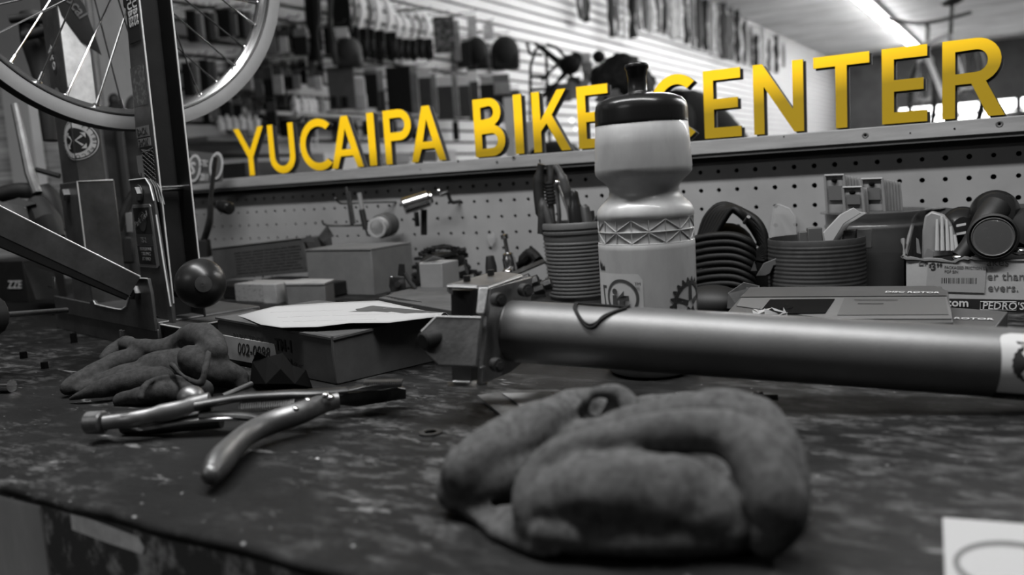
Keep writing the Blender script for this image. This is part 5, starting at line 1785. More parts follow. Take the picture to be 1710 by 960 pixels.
text('lettering', "PEDRO'S", .0105, B_(1640, 515.5, yf - .002), (1, 0, 0), fnb, m_white, lbx, .0001, bold=.01, shear=.1, wscale=.92)
st = G().plate([B_(1547, 486, yf - .001), B_(1644, 489, yf - .001), B_(1647, 446, yf - .001), B_(1550, 438, yf - .001)], fnb, .0004).build('price_sticker', mat('sticker_film', 0.22, 0.4, var=.08), lbx)
sf_ = yf - .0012
text('lettering', '$', .0050, B_(1551, 446, sf_), (1, 0, 0), fnb, m_ink, st, .0001, bold=.02)
text('lettering', '3', .0110, B_(1554, 451, sf_), (1, 0, 0), fnb, m_ink, st, .0001, bold=.02)
text('lettering', '99', .0055, B_(1564, 446, sf_), (1, 0, 0), fnb, m_ink, st, .0001, bold=.02)
text('lettering', 'PACKAGED FRICTION LEVER', .0042, B_(1577, 448, sf_), (1, 0, -.03), fnb, m_tx, st, .0001, wscale=.82)
text('lettering', 'POP BIN', .0042, B_(1577, 455, sf_), (1, 0, -.03), fnb, m_tx, st, .0001, wscale=.82)
g = G()
px = 1572
while px < 1632:
    wd = random.choice((1, 1, 2, 2.4))
    a, b = B_(px, 464, sf_), B_(px + wd * .8, 473 + (px - 1572) * .02, sf_)
    g.box(((a.x + b.x) / 2, sf_, (a.z + b.z) / 2), (b.x - a.x, .0002, a.z - b.z))
    px += wd + random.choice((1, 1.5, 2.2))
g.build('barcode', m_ink, st, smooth=False)

# contents: bellows-like clear lens, round lamps
o = thg('ribbed_lens', 'pale plastic lens with vertical ribs standing in the torn carton', 'lamp lens', B_(1570, 430, 1.02))
Q = lambda px, py, y=1.02: onY(px, py, y)
out = [Q(1540, 432), Q(1541, 385), Q(1545, 360), Q(1556, 352), Q(1576, 358), Q(1588, 372), Q(1597, 395), Q(1603, 425)]
G().plate(out, (0, -1, 0), .012).build('lens', mat('lens_plastic', 0.17, 0.3, var=.1), o, bevel=.002)
for k, (px, y0p) in enumerate(((1565, 366), (1573, 361), (1581, 366), (1588, 378), (1594, 392))):
    G().tube([Q(px + (k * 1.0), 418, 1.010), Q(px, y0p, 1.010)], [.0022, .0014], 8).build('rib', mat('rib_white', 0.36, 0.4), o)
o = thg('lamp_bracket', 'small clear bracket at the front left inside the torn carton', 'bracket', Q(1550, 430, .995))
G().plate([Q(1541, 432, .993), Q(1549, 414, .993), Q(1560, 420, .993), Q(1557, 434, .993)], (0, -1, 0), .003).plate([Q(1531, 422, 1.0), Q(1530, 397, 1.0), Q(1534, 400, 1.0), Q(1538, 424, 1.0)], (0, -1, 0), .002).build('bracket', m_fro, o)
o = thg('round_reflector', 'dark round lamp half hidden behind the ribbed lens in the carton', 'lamp', Q(1605, 400, 1.06))
G().lathe([(0, .012), (.010, .012), (.018, .006), (.022, 0), (.022, -.01), (0, -.014)], Q(1607, 378, 1.06), 32, ax=(.15, -1, .1)).build('body', m_blackshine, o)
for z_ in (372, 386):
    G().plate([Q(1597, z_ + 3, 1.036), Q(1613, z_, 1.036), Q(1613, z_ + 4, 1.036), Q(1597, z_ + 7, 1.036)], (0, -1, 0), .0004).build('glint_window', mat('pale_print', 0.18, 0.6), o)
o = thg('bike_lamp', 'black bicycle lamp with a clear round lens facing out of the carton', 'lamp', Q(1655, 395, .99))
lc_ = Q(1658, 395, .985)
fa_ = Vector((.05, -1, .02)).normalized()
G().lathe([(0, -.03), (.016, -.03), (.0225, -.012), (.0235, 0), (.0235, .006), (.0215, .007), (.0205, .004), (.0195, .003)], lc_, 44, ax=fa_).build('housing', m_black, o, ang=40)
G().lathe([(.0190, .0055), (.0195, .0065), (.0188, .0074), (.0180, .0066)], lc_, 44, ax=fa_).build('bezel', mat('bezel_grey', 0.12, 0.3, .5), o)
G().lathe([(.0185, .002), (.014, -.004), (.006, -.012), (0, -.013)], lc_, 40, ax=fa_).build('reflector', mat('dark_chrome', 0.5, .15, 1), o)
G().lathe([(.0180, .0055), (.014, .0085), (.007, .0102), (0, .0106)], lc_, 40, ax=fa_).build('lens', mat('lamp_glass', 0.02, 0.06, alpha=.15), o)
for dx in (-.006, .0065):  # pale spots put in as the glints of the LEDs
    G().ell(lc_ + fa_ * .0035 + Vector((dx, 0, -.008)), (.0035, .001, .0022), n=10, m=6).build('led', mat('led_white', 0.8, .3), o)
o = thg('pistol_lamp', 'black tapering lamp body reaching down across the front of the carton', 'lamp', Q(1625, 420, .99))
G().tube(smoothpath([Q(1665, 345, 1.03), Q(1640, 380, 1.01), Q(1620, 410, 1.0), Q(1603, 430, .995)], 5), [.014] * 4 + [.013, .012, .011, .0105, .010, .010, .0095, .0095, .009, .009, .009, .009], 18).build('arm', m_black, o)
G().ell(Q(1600, 430, .988), (.006, .004, .003)).build('glint_cap', m_chrome, o)
o = thg('round_lamp', 'large dark round lamp head at the top of the torn carton', 'lamp', Q(1665, 350, 1.05))
G().lathe([(0, .018), (.018, .016), (.023, .008), (.0245, 0), (.022, -.015), (0, -.02)], Q(1661, 355, 1.05), 40, ax=(.1, -1, .25)).build('body', m_blackshine, o)
o = thg('round_lamp', 'dark round lamp at the right edge of the torn carton', 'lamp', Q(1705, 370, 1.05))
G().lathe([(0, .018), (.018, .016), (.023, .008), (.0245, 0), (.022, -.015), (0, -.02)], Q(1712, 385, 1.05), 40, ax=(.3, -1, .25)).build('body', m_black, o)
G().ell(Q(1703, 420, .99), (.008, .005, .004)).build('glint_cap', m_chrome, o)

# ------------------------------------------------------------------ flat rotor boxes in front
m_rb = mat('grey_printed_card', 0.060, 0.5, var=.15, scale=20)
m_rbl = mat('pale_blister', 0.11, 0.35, var=.12, scale=20)
zr = 0.036
Z_ = lambda px, py, z=zr: onZ(px, py, z)
rb = thg('rotor_box', 'flat grey brake rotor package with a clear window behind the tube', 'package', Z_(1400, 510))
rb.location.z = 0
q = [Z_(1215, 520), Z_(1252, 479), Z_(1563, 477), Z_(1583, 485), Z_(1592, 537), Z_(1400, 541)]
lo = [Vector((p.x, p.y, 0.024)) for p in q]
G().hexa(lo, q).build('package', m_rb, rb, bevel=.001)
u_ = up * .0006
G().hexa([p + u_ for p in (Z_(1236, 497), Z_(1255, 482), Z_(1572, 480), Z_(1580, 495))], [p + u_ * 1.6 for p in (Z_(1236, 497), Z_(1255, 482), Z_(1572, 480), Z_(1580, 495))]).build('dark_band', m_rb, rb)
G().hexa([p + u_ for p in (Z_(1230, 512), Z_(1238, 499), Z_(1581, 497), Z_(1590, 534), Z_(1385, 534))], [p + u_ * 1.6 for p in (Z_(1230, 512), Z_(1238, 499), Z_(1581, 497), Z_(1590, 534), Z_(1385, 534))]).build('pale_panel', m_rbl, rb)
wq = [Z_(1272, 520), Z_(1286, 503), Z_(1394, 502), Z_(1378, 526), Z_(1300, 527)]
G().hexa([p + u_ * 2 for p in wq], [p + u_ * 3 for p in wq]).build('window_cutout', m_dark, rb)
wq = [Z_(1410, 500), Z_(1578, 499), Z_(1584, 528), Z_(1398, 529)]
G().hexa([p + u_ * 2 for p in wq], [p + u_ * 2.6 for p in wq]).build('print_panel', mat('print_panel_grey', .08, .4), rb)
text('lettering', 'DISC ROTOR', .0125, Z_(1477, 492) + u_ * 3, (1, .0, 0), up, m_white, rb, .0001, bold=.02, wscale=.62)
g = G()
for (px, py, n_) in ((1430, 505, 12), (1436, 511, 7)):      # rows of print too small to read
    for k in range(n_):
        p = Z_(px + k * 6, py) + u_ * 4
        g.box(p, (.0032, .0022, .0001))
g.build('small_print', m_ink, rb, stuff=True)
g = G()
for k in range(10):
    a = Z_(1250 + random.uniform(0, 60), 520 + random.uniform(0, 8))
    g.add([a, a + Vector((random.uniform(.004, .014), random.uniform(-.01, .01), random.uniform(.001, .006))), a + Vector((random.uniform(-.01, .01), random.uniform(.004, .014), random.uniform(.001, .006)))], [(0, 1, 2)])
g.build('crumpled_film', mat('film_glint', 0.3, 0.2), rb, smooth=False)
rb2 = thg('rotor_box', 'second flat brake rotor box lying lower at the far right by the carton', 'package', Z_(1640, 530, .02))
rb2.location.z = 0
z2 = .022
q = [onZ(1420, 545, z2), onZ(1520, 508, z2), onZ(1683, 520, z2), onZ(1655, 556, z2)]
G().hexa([Vector((p.x, p.y, .001)) for p in q], q).build('carton', m_rb, rb2, bevel=.001)
text('lettering', 'ROTOR', .0115, onZ(1592, 534, z2) + u_, (1, -.02, 0), up, m_white, rb2, .0001, bold=.02, wscale=.75)
text('lettering', 'GUB', .012, onZ(1620, 526, z2) + u_, (1, -.02, 0), up, mat('dull_print', 0.07, 0.6), rb2, .0001, bold=.03, wscale=1.6) if False else None
o = thg('plastic_scrap', 'faceted clear plastic wrapper left of the rotor package', 'wrapper', Z_(1230, 500, .02))
q = [onY(1214, 515, .90), onY(1216, 490, .90), onY(1242, 472, .91), onY(1268, 478, .92), onY(1262, 500, .91), onY(1235, 517, .90)]
G().plate(q, (.3, -1, .4), .002).build('wrapper', mat('wrapper_grey', .07, .2, var=.3, scale=40), o, smooth=False)
G().tube([q[1], q[2], q[3]], .0006, 5).build('fold', m_fro, o)
o = thg('black_pouch', 'black shiny pouch between the bottle and the rotor package', 'pouch', I(1190, 500, .95))
G().ell(I(1190, 505, .93), (.036, .03, .020), n=24, m=12).box(I(1190, 508, .94), (.07, .05, .03)).build('pouch', m_black, o, bevel=.004)

# ------------------------------------------------------------------ things hanging on the pegboard
hk_ = thg('double_hook', 'long dark double pegboard hook holding two small tools, left of the tape roll', 'hook', onY(600, 345, 1.13))
G().tube(smoothpath([onY(560, 331, 1.07), onY(566, 338, 1.08), onY(575, 340, 1.09), onY(612, 338, 1.12), onY(662, 337, WY)], 4), .0017, 8).build('wire', m_steeldark, hk_)
G().tube(smoothpath([onY(538, 368, 1.05), onY(542, 375, 1.055), onY(560, 377, 1.07), onY(605, 376, 1.11), onY(640, 371, WY)], 4), .0017, 8).build('wire', m_steeldark, hk_)
o = thg('tweezer_tool', 'pair of thin steel rods hanging from the left of the double hook', 'tool', onY(582, 340, 1.08))
for (a, b) in (((578, 312), (588, 378)), ((583, 320), (591, 374))):
    G().tube([onY(*a, 1.075), onY(*b, 1.075)], [.0022, .0030], 10).build('rod', m_steeldark, o)
o = thg('small_screwdriver', 'small screwdriver with clear top and black handle on the double hook', 'screwdriver', onY(608, 350, 1.09))
G().tube([onY(600, 322, 1.09), onY(605, 352, 1.09)], [.0042, .0040], 12).build('ferrule', mat('grey_clear', .16, .25), o)
G().tube([onY(604, 350, 1.09), onY(611, 383, 1.09)], [.0052, .0050], 12).build('handle', m_black, o)
G().tube([onY(611, 383, 1.09), onY(614, 394, 1.09)], .0018, 8).build('blade', m_steeldark, o)
o = thg('tape_roll', 'part-used roll of pale tape hanging edge-on at the pegboard above the kraft box', 'tape', onY(645, 378, 1.13))
c0_, c1_ = onY(629, 380, 1.09), onY(655, 372, 1.15)
d_ = (c1_ - c0_).normalized()
G().lathe([(.0125, 0), (.0165, 0), (.0165, .018), (.0125, .018), (.0125, 0)], c0_, 32, ax=d_).build('core', m_offwhite, o, ang=40)
G().lathe([(.0165, .014), (.0200, .016), (.0205, .046), (.0130, .048)], c0_, 32, ax=d_).build('roll', mat('tape_dark', .05, .6, var=.3, scale=50), o, ang=40)
o = thg('chrome_cylinder_tool', 'chrome cylindrical tool hanging on a curled hook from the pegboard', 'tool', onY(700, 345, 1.1))
a_, b_ = onY(673, 345, 1.08), onY(722, 329, 1.11)
d_ = (b_ - a_).normalized()
Lc = (b_ - a_).length
G().lathe([(0, .004), (.0070, .004), (.0075, 0), (.0120, 0), (.0136, .002), (.0136, Lc * .86), (.0115, Lc * .9), (.0100, Lc * .92), (.0098, Lc * .99), (.006, Lc), (0, Lc)], a_, 36, ax=d_).build('barrel', m_chrome, o, ang=30)
G().lathe([(0, -.0002), (.0070, -.0002), (.0070, .006), (0, .006)], a_, 20, ax=d_).build('bore', m_dark, o)
G().ell(onY(733, 319, 1.12), .0042).build('ball_end', m_chrome, o)
G().tube(smoothpath([onY(735, 326, 1.12), onY(742, 322, 1.125), onY(748, 322, 1.13), onY(751, 332, 1.135), onY(756, 338, 1.14), onY(768, 336, WY)], 4), .0030, 8).build('hook', m_steeldark, o)
o = thg('hanging_tools', 'two dark tool handles hanging below the chrome cylinder', 'tool', onY(706, 370, 1.12))
G().tube([onY(708, 350, 1.12), onY(708, 392, 1.12)], .0052, 12).build('handle', m_black, o)
G().tube([onY(695, 354, 1.12), onY(697, 378, 1.12)], .0040, 12).build('handle', m_black, o)
o = thg('clear_hang_tag', 'small clear teardrop tag on the pegboard above the socket tool', 'tag', onY(820, 400, 1.15))
G().plate([onY(814, 391, 1.152), onY(825, 387, 1.152), onY(827, 402, 1.152), onY(821, 412, 1.152), onY(816, 404, 1.152)], (0, -1, 0), .001).build('tag', mat('clear_film', 0.32, 0.3, alpha=.38), o)

# hammer-like press tool and grip in front of the board by the stand
o = thg('steel_lever_tool', 'upright steel lever with a shiny cross handle between the stand and the pegboard', 'tool', onY(350, 400, .98))
G().tube(smoothpath([onY(338, 408, .98), onY(350, 370, .98), onY(352, 330, .98), onY(360, 262, .98)], 5), [.0072] * 6 + [.0062] * 4 + [.0045] * 6, 12, flat=.6).build('shaft', m_steeldark, o)
G().lathe([(0, 0), (.0055, 0), (.0055, .012), (.0035, .014), (.0035, .016), (.0092, .018), (.0105, .022), (.0105, .044), (.0085, .047), (0, .048)], onY(360, 341, .96), 24, ax=onY(413, 357, .94) - onY(360, 341, .96)).build('cross_handle', m_blackshine, o)
G().lathe([(.0062, .0), (.0066, .002), (.0066, .012), (.006, .013)], onY(361, 341, .96), 24, ax=onY(413, 357, .94) - onY(360, 341, .96)).build('ferrule', m_chrome, o)
G().box(onY(338, 415, .98), (.024, .02, .03), Rz(.5)).build('foot_block', m_black, o, bevel=.001)

# clutter behind the truing stand at far left
m_mid = mat('mid_grey_plastic', .045, .5, var=.2)
D_ = lambda px, py, z2: dep(px, py, z2)
o = thg('black_shoe_tool', 'black clamp head with a steel rod rising from it at the far left', 'tool', D_(60, 400, 1.3))
G().tube(smoothpath([D_(0, 325, 1.3), D_(35, 318, 1.3), D_(70, 325, 1.3), D_(88, 350, 1.3), D_(95, 385, 1.3)], 4), [.012] * 8 + [.02] * 9, 12).build('head', m_black, o)
G().tube([D_(25, 175, 1.3), D_(50, 290, 1.28), D_(62, 322, 1.28)], [.006, .0075, .0075], 10).build('rod', m_steel, o)
G().tube([D_(60, 283, 1.3), D_(100, 294, 1.3)], .004, 8).build('cross_bar', m_black, o)
G().hexa([D_(40, 345, 1.25), D_(60, 340, 1.25), D_(62, 340, 1.3), D_(42, 345, 1.3)], [D_(12, 338, 1.25), D_(30, 330, 1.25), D_(32, 330, 1.3), D_(14, 338, 1.3)]).build('pale_bracket', mat('dull_plastic', .06, .5), o)
G().tube([D_(62, 340, 1.28), D_(78, 372, 1.26), D_(92, 400, 1.26)], [.016, .022, .016], 10).build('jaw', m_black, o)
o = thg('pale_wedge', 'pale slanting wedge of board behind the caliper arm at the left', 'board', D_(50, 370, 1.35))
G().plate([D_(10, 332, 1.35), D_(30, 330, 1.35), D_(85, 388, 1.35), D_(70, 396, 1.35)], (.5, -1, 0), .012).build('board', mat('dull_pale', .09, .7, var=.2), o)
o = thg('steel_block', 'pale metal vise block behind the caliper arm at far left', 'block', D_(20, 480, 1.35))
G().hexa([D_(60, 500, 1.35), D_(100, 500, 1.35), D_(100, 500, 1.45), D_(60, 500, 1.45)], [D_(40, 440, 1.35), D_(90, 455, 1.35), D_(90, 455, 1.45), D_(40, 440, 1.45)]).build('block', mat('dull_pale', .09, .7, var=.2), o)
o = thg('printed_parts_box', 'dark box with the pale letters ZZE behind the caliper arm at far left', 'box', D_(20, 470, 1.3))
xa_, xb_ = onZ(-40, 505, 0), onZ(47, 505, 0)
nn = (xb_ - xa_).normalized()
bk = Vector((-nn.y, nn.x, 0))
z_1 = .075
G().hexa([xa_, xb_, xb_ + bk * .08, xa_ + bk * .08], [p + up * z_1 for p in (xa_, xb_, xb_ + bk * .08, xa_ + bk * .08)]).build('carton', m_standdark, o, bevel=.001)
fn2 = -bk if (-bk).dot(Vector((0, -1, 0))) > 0 else bk
text('lettering', 'ZZE', .020, xb_ - nn * .046 + up * .026 + fn2 * .001, nn, fn2, mat('pale_print', 0.18, 0.6), o, .0002, bold=.02, shear=.2)
o = thg('cable_housing', 'dark bundle of tool bodies lying between the uprights of the truing stand', 'tool', D_(200, 440, 1.2))
G().tube(smoothpath([D_(197, 385, 1.25), D_(212, 345, 1.25), D_(232, 310, 1.25)], 4), .007, 10).build('rod', m_steeldark, o)
G().hexa([D_(203, 440, 1.3), D_(225, 440, 1.3), D_(225, 440, 1.35), D_(203, 440, 1.35)], [D_(205, 395, 1.3), D_(222, 395, 1.3), D_(222, 395, 1.35), D_(205, 395, 1.35)]).build('body', m_black, o, bevel=.003)
G().hexa([D_(211, 388, 1.22), D_(222, 388, 1.22), D_(222, 388, 1.24), D_(211, 388, 1.24)], [D_(209, 356, 1.22), D_(220, 354, 1.22), D_(220, 354, 1.24), D_(209, 356, 1.24)]).build('white_cap', mat('dull_white', .2, .6), o, bevel=.001)

# ------------------------------------------------------------------ the shop beyond: slatwall, ceiling, far wall, floor
SXW = -3.3
FZ, CZ, YF = -0.95, 2.12, 18.0
m_slat = mat('white_slatwall', 0.40, 0.6, var=.04, scale=3, spec=.2)
m_gap = mat('slat_groove', 0.02, 0.9)
slw = struct(bpy.data.objects.new('wall_left', None))
COL.objects.link(slw)
slw.location = (SXW, 10, FZ)
G().box((SXW - .037, 10.15, (CZ + FZ) / 2), (.04, 15.7, CZ - FZ)).build('backing', m_gap, slw)
PT = 0.0762
me_ = None
zz = H + 0.0
k = 0
z0 = 0.163 + 0.0085          # groove phase measured in the photograph
zlist = [z0 + PT * i for i in range(-14, 27) if FZ < z0 + PT * i - PT / 2 and z0 + PT * i + PT / 2 < CZ]
for z in zlist:
    if me_ is None:
        o = G().box((0, 0, 0), (.030, 15.7, PT - .017)).build('slat', m_slat, slw, smooth=False, keep=True)
        me_ = o.data
    else:
        o = bpy.data.objects.new('slat', me_)
        COL.objects.link(o)
        o.parent = slw
    o.location = (0, .15, z - FZ)
m_ceil = mat('stained_ceiling', 0.62, 0.8, var=.3, scale=2.2, stretch=(.5, 1.6, 1), detail=6, spec=.1)
struct(G().box((0.2, 8.0, CZ + .02), (14, 21, .04)).build('ceiling', m_ceil, bevel=0))
struct(G().box((0.2, 8.0, FZ - .02), (14, 21, .04)).build('floor', mat('shop_floor', 0.06, 0.5, var=.3, scale=4)))
m_farw = mat('dark_far_wall', 0.045, 0.8, var=.3, scale=3)
wb_ = struct(bpy.data.objects.new('wall_back', None))
COL.objects.link(wb_)
wb_.location = (0, YF, FZ)
wz0, wz1 = 0.35, 1.06
wxa = -2.2
G().box((0, YF + .05, (CZ + wz1) / 2), (14, .1, CZ - wz1)).build('upper_wall', m_farw, wb_)
G().box((0, YF + .05, (FZ + wz0) / 2), (14, .1, wz0 - FZ)).build('lower_wall', m_farw, wb_)
G().box(((-7 + wxa) / 2, YF + .05, (wz0 + wz1) / 2), (wxa + 7, .1, wz1 - wz0)).build('side_wall', m_farw, wb_)
win = struct(bpy.data.objects.new('window_1', None))
COL.objects.link(win)
win.location = (0, YF, wz0)
G().box(((wxa + 7) / 2, YF + .12, (wz0 + wz1) / 2), (7 - wxa, .02, wz1 - wz0)).build('pane', mat('daylight_glass', 1.0, .5, emit=6.0), win)
for k in range(9):
    x = wxa + .0 + k * 1.0
    G().box((x, YF, (wz0 + wz1) / 2), (.09, .12, wz1 - wz0)).build('mullion', m_farw, win)
G().box(((wxa + 7) / 2, YF, wz1 - .18), (7 - wxa, .08, .05)).build('transom', m_farw, win)
struct(G().box((7.0, 8.0, (CZ + FZ) / 2), (.1, 21, CZ - FZ)).build('wall_right', mat('grey_side_wall', .12, .8, var=.2, scale=2)))
struct(G().box((0.2, -2.5, (CZ + FZ) / 2), (14, .1, CZ - FZ)).build('wall_front', mat('grey_side_wall', .12, .8, var=.2, scale=2)))
struct(G().box((-6.0, 1.0, (CZ + FZ) / 2), (.1, 7, CZ - FZ)).build('wall_end', mat('grey_side_wall', .12, .8, var=.2, scale=2)))

# fluorescent fixtures on the ceiling
def fixture(x, y0, y1, lab, emit=14):
    r = thg('fluorescent_light', lab, 'ceiling light', (x, (y0 + y1) / 2, CZ), 'fluorescent lights')
    G().box((x, (y0 + y1) / 2, CZ - .025), (.16, y1 - y0, .05)).build('housing', mat('white_enamel', .5, .5), r)
    g = G()
    for dx in (-.04, .04):
        g.cyl((x + dx, y0 + .05, CZ - .068), (x + dx, y1 - .05, CZ - .068), .016, n=10)
    g.build('tubes', mat('fluorescent_glow', 1.0, .5, emit=emit), r)


fixture(-1.78, 4.4, 17.2, 'long bright fluorescent light running away along the ceiling', 60)
fixture(1.5, 3.0, 15.0, 'second long fluorescent light, parallel to the first and further right', 60)  # unseen fixture, put in so the ceiling glows at the right

# left end, behind the truing stand: posters and panels on the slatwall's near end
def panel(name, px0, px1, py, z2, m, lab, cat, t=.02):
    a_, b_ = e(px0, py, z2), e(px1, py, z2)
    zt_ = max(a_.z, b_.z)
    n_ = (b_ - a_).cross(up)
    o = G().plate([Vector((a_.x, a_.y, zt_)), Vector((b_.x, b_.y, zt_)), Vector((b_.x, b_.y, FZ)), Vector((a_.x, a_.y, FZ))], n_, t).build(name, m, smooth=False)
    return tag(o, lab, cat)


e = lambda px, py, z2: dep(px, py, z2)
panel('display_board', 148, 240, -60, 2.7, mat('mottled_pale_panel', .42, .7, var=.35, scale=5, stretch=(1, 1, .35)), 'mottled pale board standing behind the truing stand uprights', 'board')
panel('display_board', -120, 141, -60, 3.1, mat('plain_grey_board', .30, .8, var=.08, scale=3), 'plain grey board at the upper left behind the wheel', 'board')
m_grain = mat('wood_grain_panel', .16, .7, c2=.38, lo=.4, hi=.6, scale=7, stretch=(.35, .35, 9), detail=4)
panel('wood_partition', 48, 112, 160, 2.5, m_grain, 'wood-grained partition low at the left behind the truing stand', 'partition')
panel('wood_partition', -60, 14, 180, 2.5, m_grain, 'dark wood-grained partition at the far left edge', 'partition')
panel('pillar', 10, 52, 150, 2.4, mat('plain_light_column', .28, .7), 'plain light grey pillar at the far left behind the wheel', 'pillar', .05)
panel('wood_partition', 172, 240, 205, 2.3, mat('shadowy_panel', .03, .8, var=.4, scale=6, stretch=(1, 1, 4)), 'shadowy partition between the two uprights of the stand', 'partition')
o = thg('dark_figurine', 'small dark round-headed silhouette behind the wheel rim at left', 'figurine', e(192, 190, 2.2))
G().lathe([(0, 0), (.026, 0), (.028, .02), (.016, .04), (.011, .045)], e(194, 188, 2.2) - up * .02, 16).ell(e(191, 168, 2.2), (.015, .015, .019), n=16, m=10).build('figure', m_black, o)  # simple shape in place of a distant dark person
p = e(194, 188, 2.2)
G().cyl((p.x, p.y, FZ), p - up * .02, .012).build('stand_pole', m_black, o)
p = e(228, 182, 2.4)
o = thg('helmet', 'dull grey dome partly hidden by the near upright of the stand', 'helmet', (p.x, p.y, FZ))
G().ell(p, (.03, .03, .04), n=20, m=12).build('dome', mat('dull_dome', .05, .5), o)
G().cyl((p.x, p.y, FZ), p, .012).build('stand_pole', m_black, o)
# black tool head on the far upright's left (caliper with two prongs)
o = thg('caliper_head', 'black bicycle frame part clamped behind the wheel at the upper left', 'bike part', e(70, 60, 1.35))
G().tube(smoothpath([e(17, 32, 1.35), (e(45, 30, 1.35)), e(85, 35, 1.33)], 4), [.007] * 9, 12).build('peg', m_black, o)
G().tube(smoothpath([e(40, 60, 1.34), e(62, 55, 1.34), e(88, 45, 1.34)], 4), [.008] * 9, 12).build('peg', m_black, o)
G().tube(smoothpath([e(62, 25, 1.38), e(66, 90, 1.38), e(78, 160, 1.38), e(85, 235, 1.38)], 4), [.026, .027, .027, .026, .022, .019, .017, .016, .015, .015, .014, .013, .012], 16).build('body', m_black, o)
G().tube([e(90, 62, 1.15), e(102, 66, 1.15)], .006, 8).build('screw', m_steel, o)
G().tube([e(40, -30, 1.0), e(40, -30, 1.0) + Vector((0, 0, .0001)), ], .001, 4).build('wire', m_black, o)

# stickered sign low behind the stand
sg = thg('shop_sign', 'dark sign with a round emblem and the words S-TEC 2011 beside the stand', 'sign', e(345, 300, 1.62))
q = [e(318, 252, 1.60), e(370, 258, 1.60), e(372, 303, 1.60), e(322, 308, 1.60)]
n_ = (q[1] - q[0]).cross(q[3] - q[0]).normalized()
if n_.dot(q[0] - Vector((0, 0, H))) > 0:
    n_ = -n_
G().plate(q, n_, .004).build('board', mat('sign_dark', .035, .6), sg, smooth=False)
sxd = (q[1] - q[0]).normalized()
c_ = e(325, 281, 1.596)
syd = n_.cross(sxd)
m_sg = mat('sign_pale', .26, .6)
for (cc_, rx, ry, m1, l_) in ((c_, .0125, .026, m_sg, .0025), (c_, .0092, .0215, mat('sign_dark', .035, .6), .0032), (e(362, 277, 1.596), .0125, .026, m_sg, .0025), (e(362, 277, 1.596), .0092, .0215, mat('sign_dark', .035, .6), .0032)):
    G().add([cc_ + sxd * rx * math.cos(2 * PI * k / 28) + syd * ry * math.sin(2 * PI * k / 28) + n_ * l_ for k in range(28)], [tuple(range(28))]).build('emblem', m1, sg, smooth=False)
text('lettering', 'S', .032, c_ - sxd * .0085 - syd * .0115 + n_ * .004, sxd, n_, m_sg, sg, .0002, bold=.02, wscale=.8)
text('lettering', 'S-TEC', .0165, e(334, 277, 1.594) + n_ * .004, sxd, n_, m_sg, sg, .0002, bold=.02, wscale=.36)
text('lettering', '2011', .0185, e(335, 301, 1.594) + n_ * .004, sxd, n_, m_sg, sg, .0002, bold=.02, wscale=.42)

# ------------------------------------------------------------------ merchandise on the slatwall
m_hook = mat('hook_wire', .10, .4, .6)
m_cardw = mat('white_header_card', .50, .7, spec=.2)
m_blk = mat('black_merch', .006, .8, spec=.2)
m_gr = [mat('merch_grey_%d' % i, v, .7, var=.25, scale=14) for i, v in enumerate((.03, .07, .13, .22, .35))]


WK = 1.0


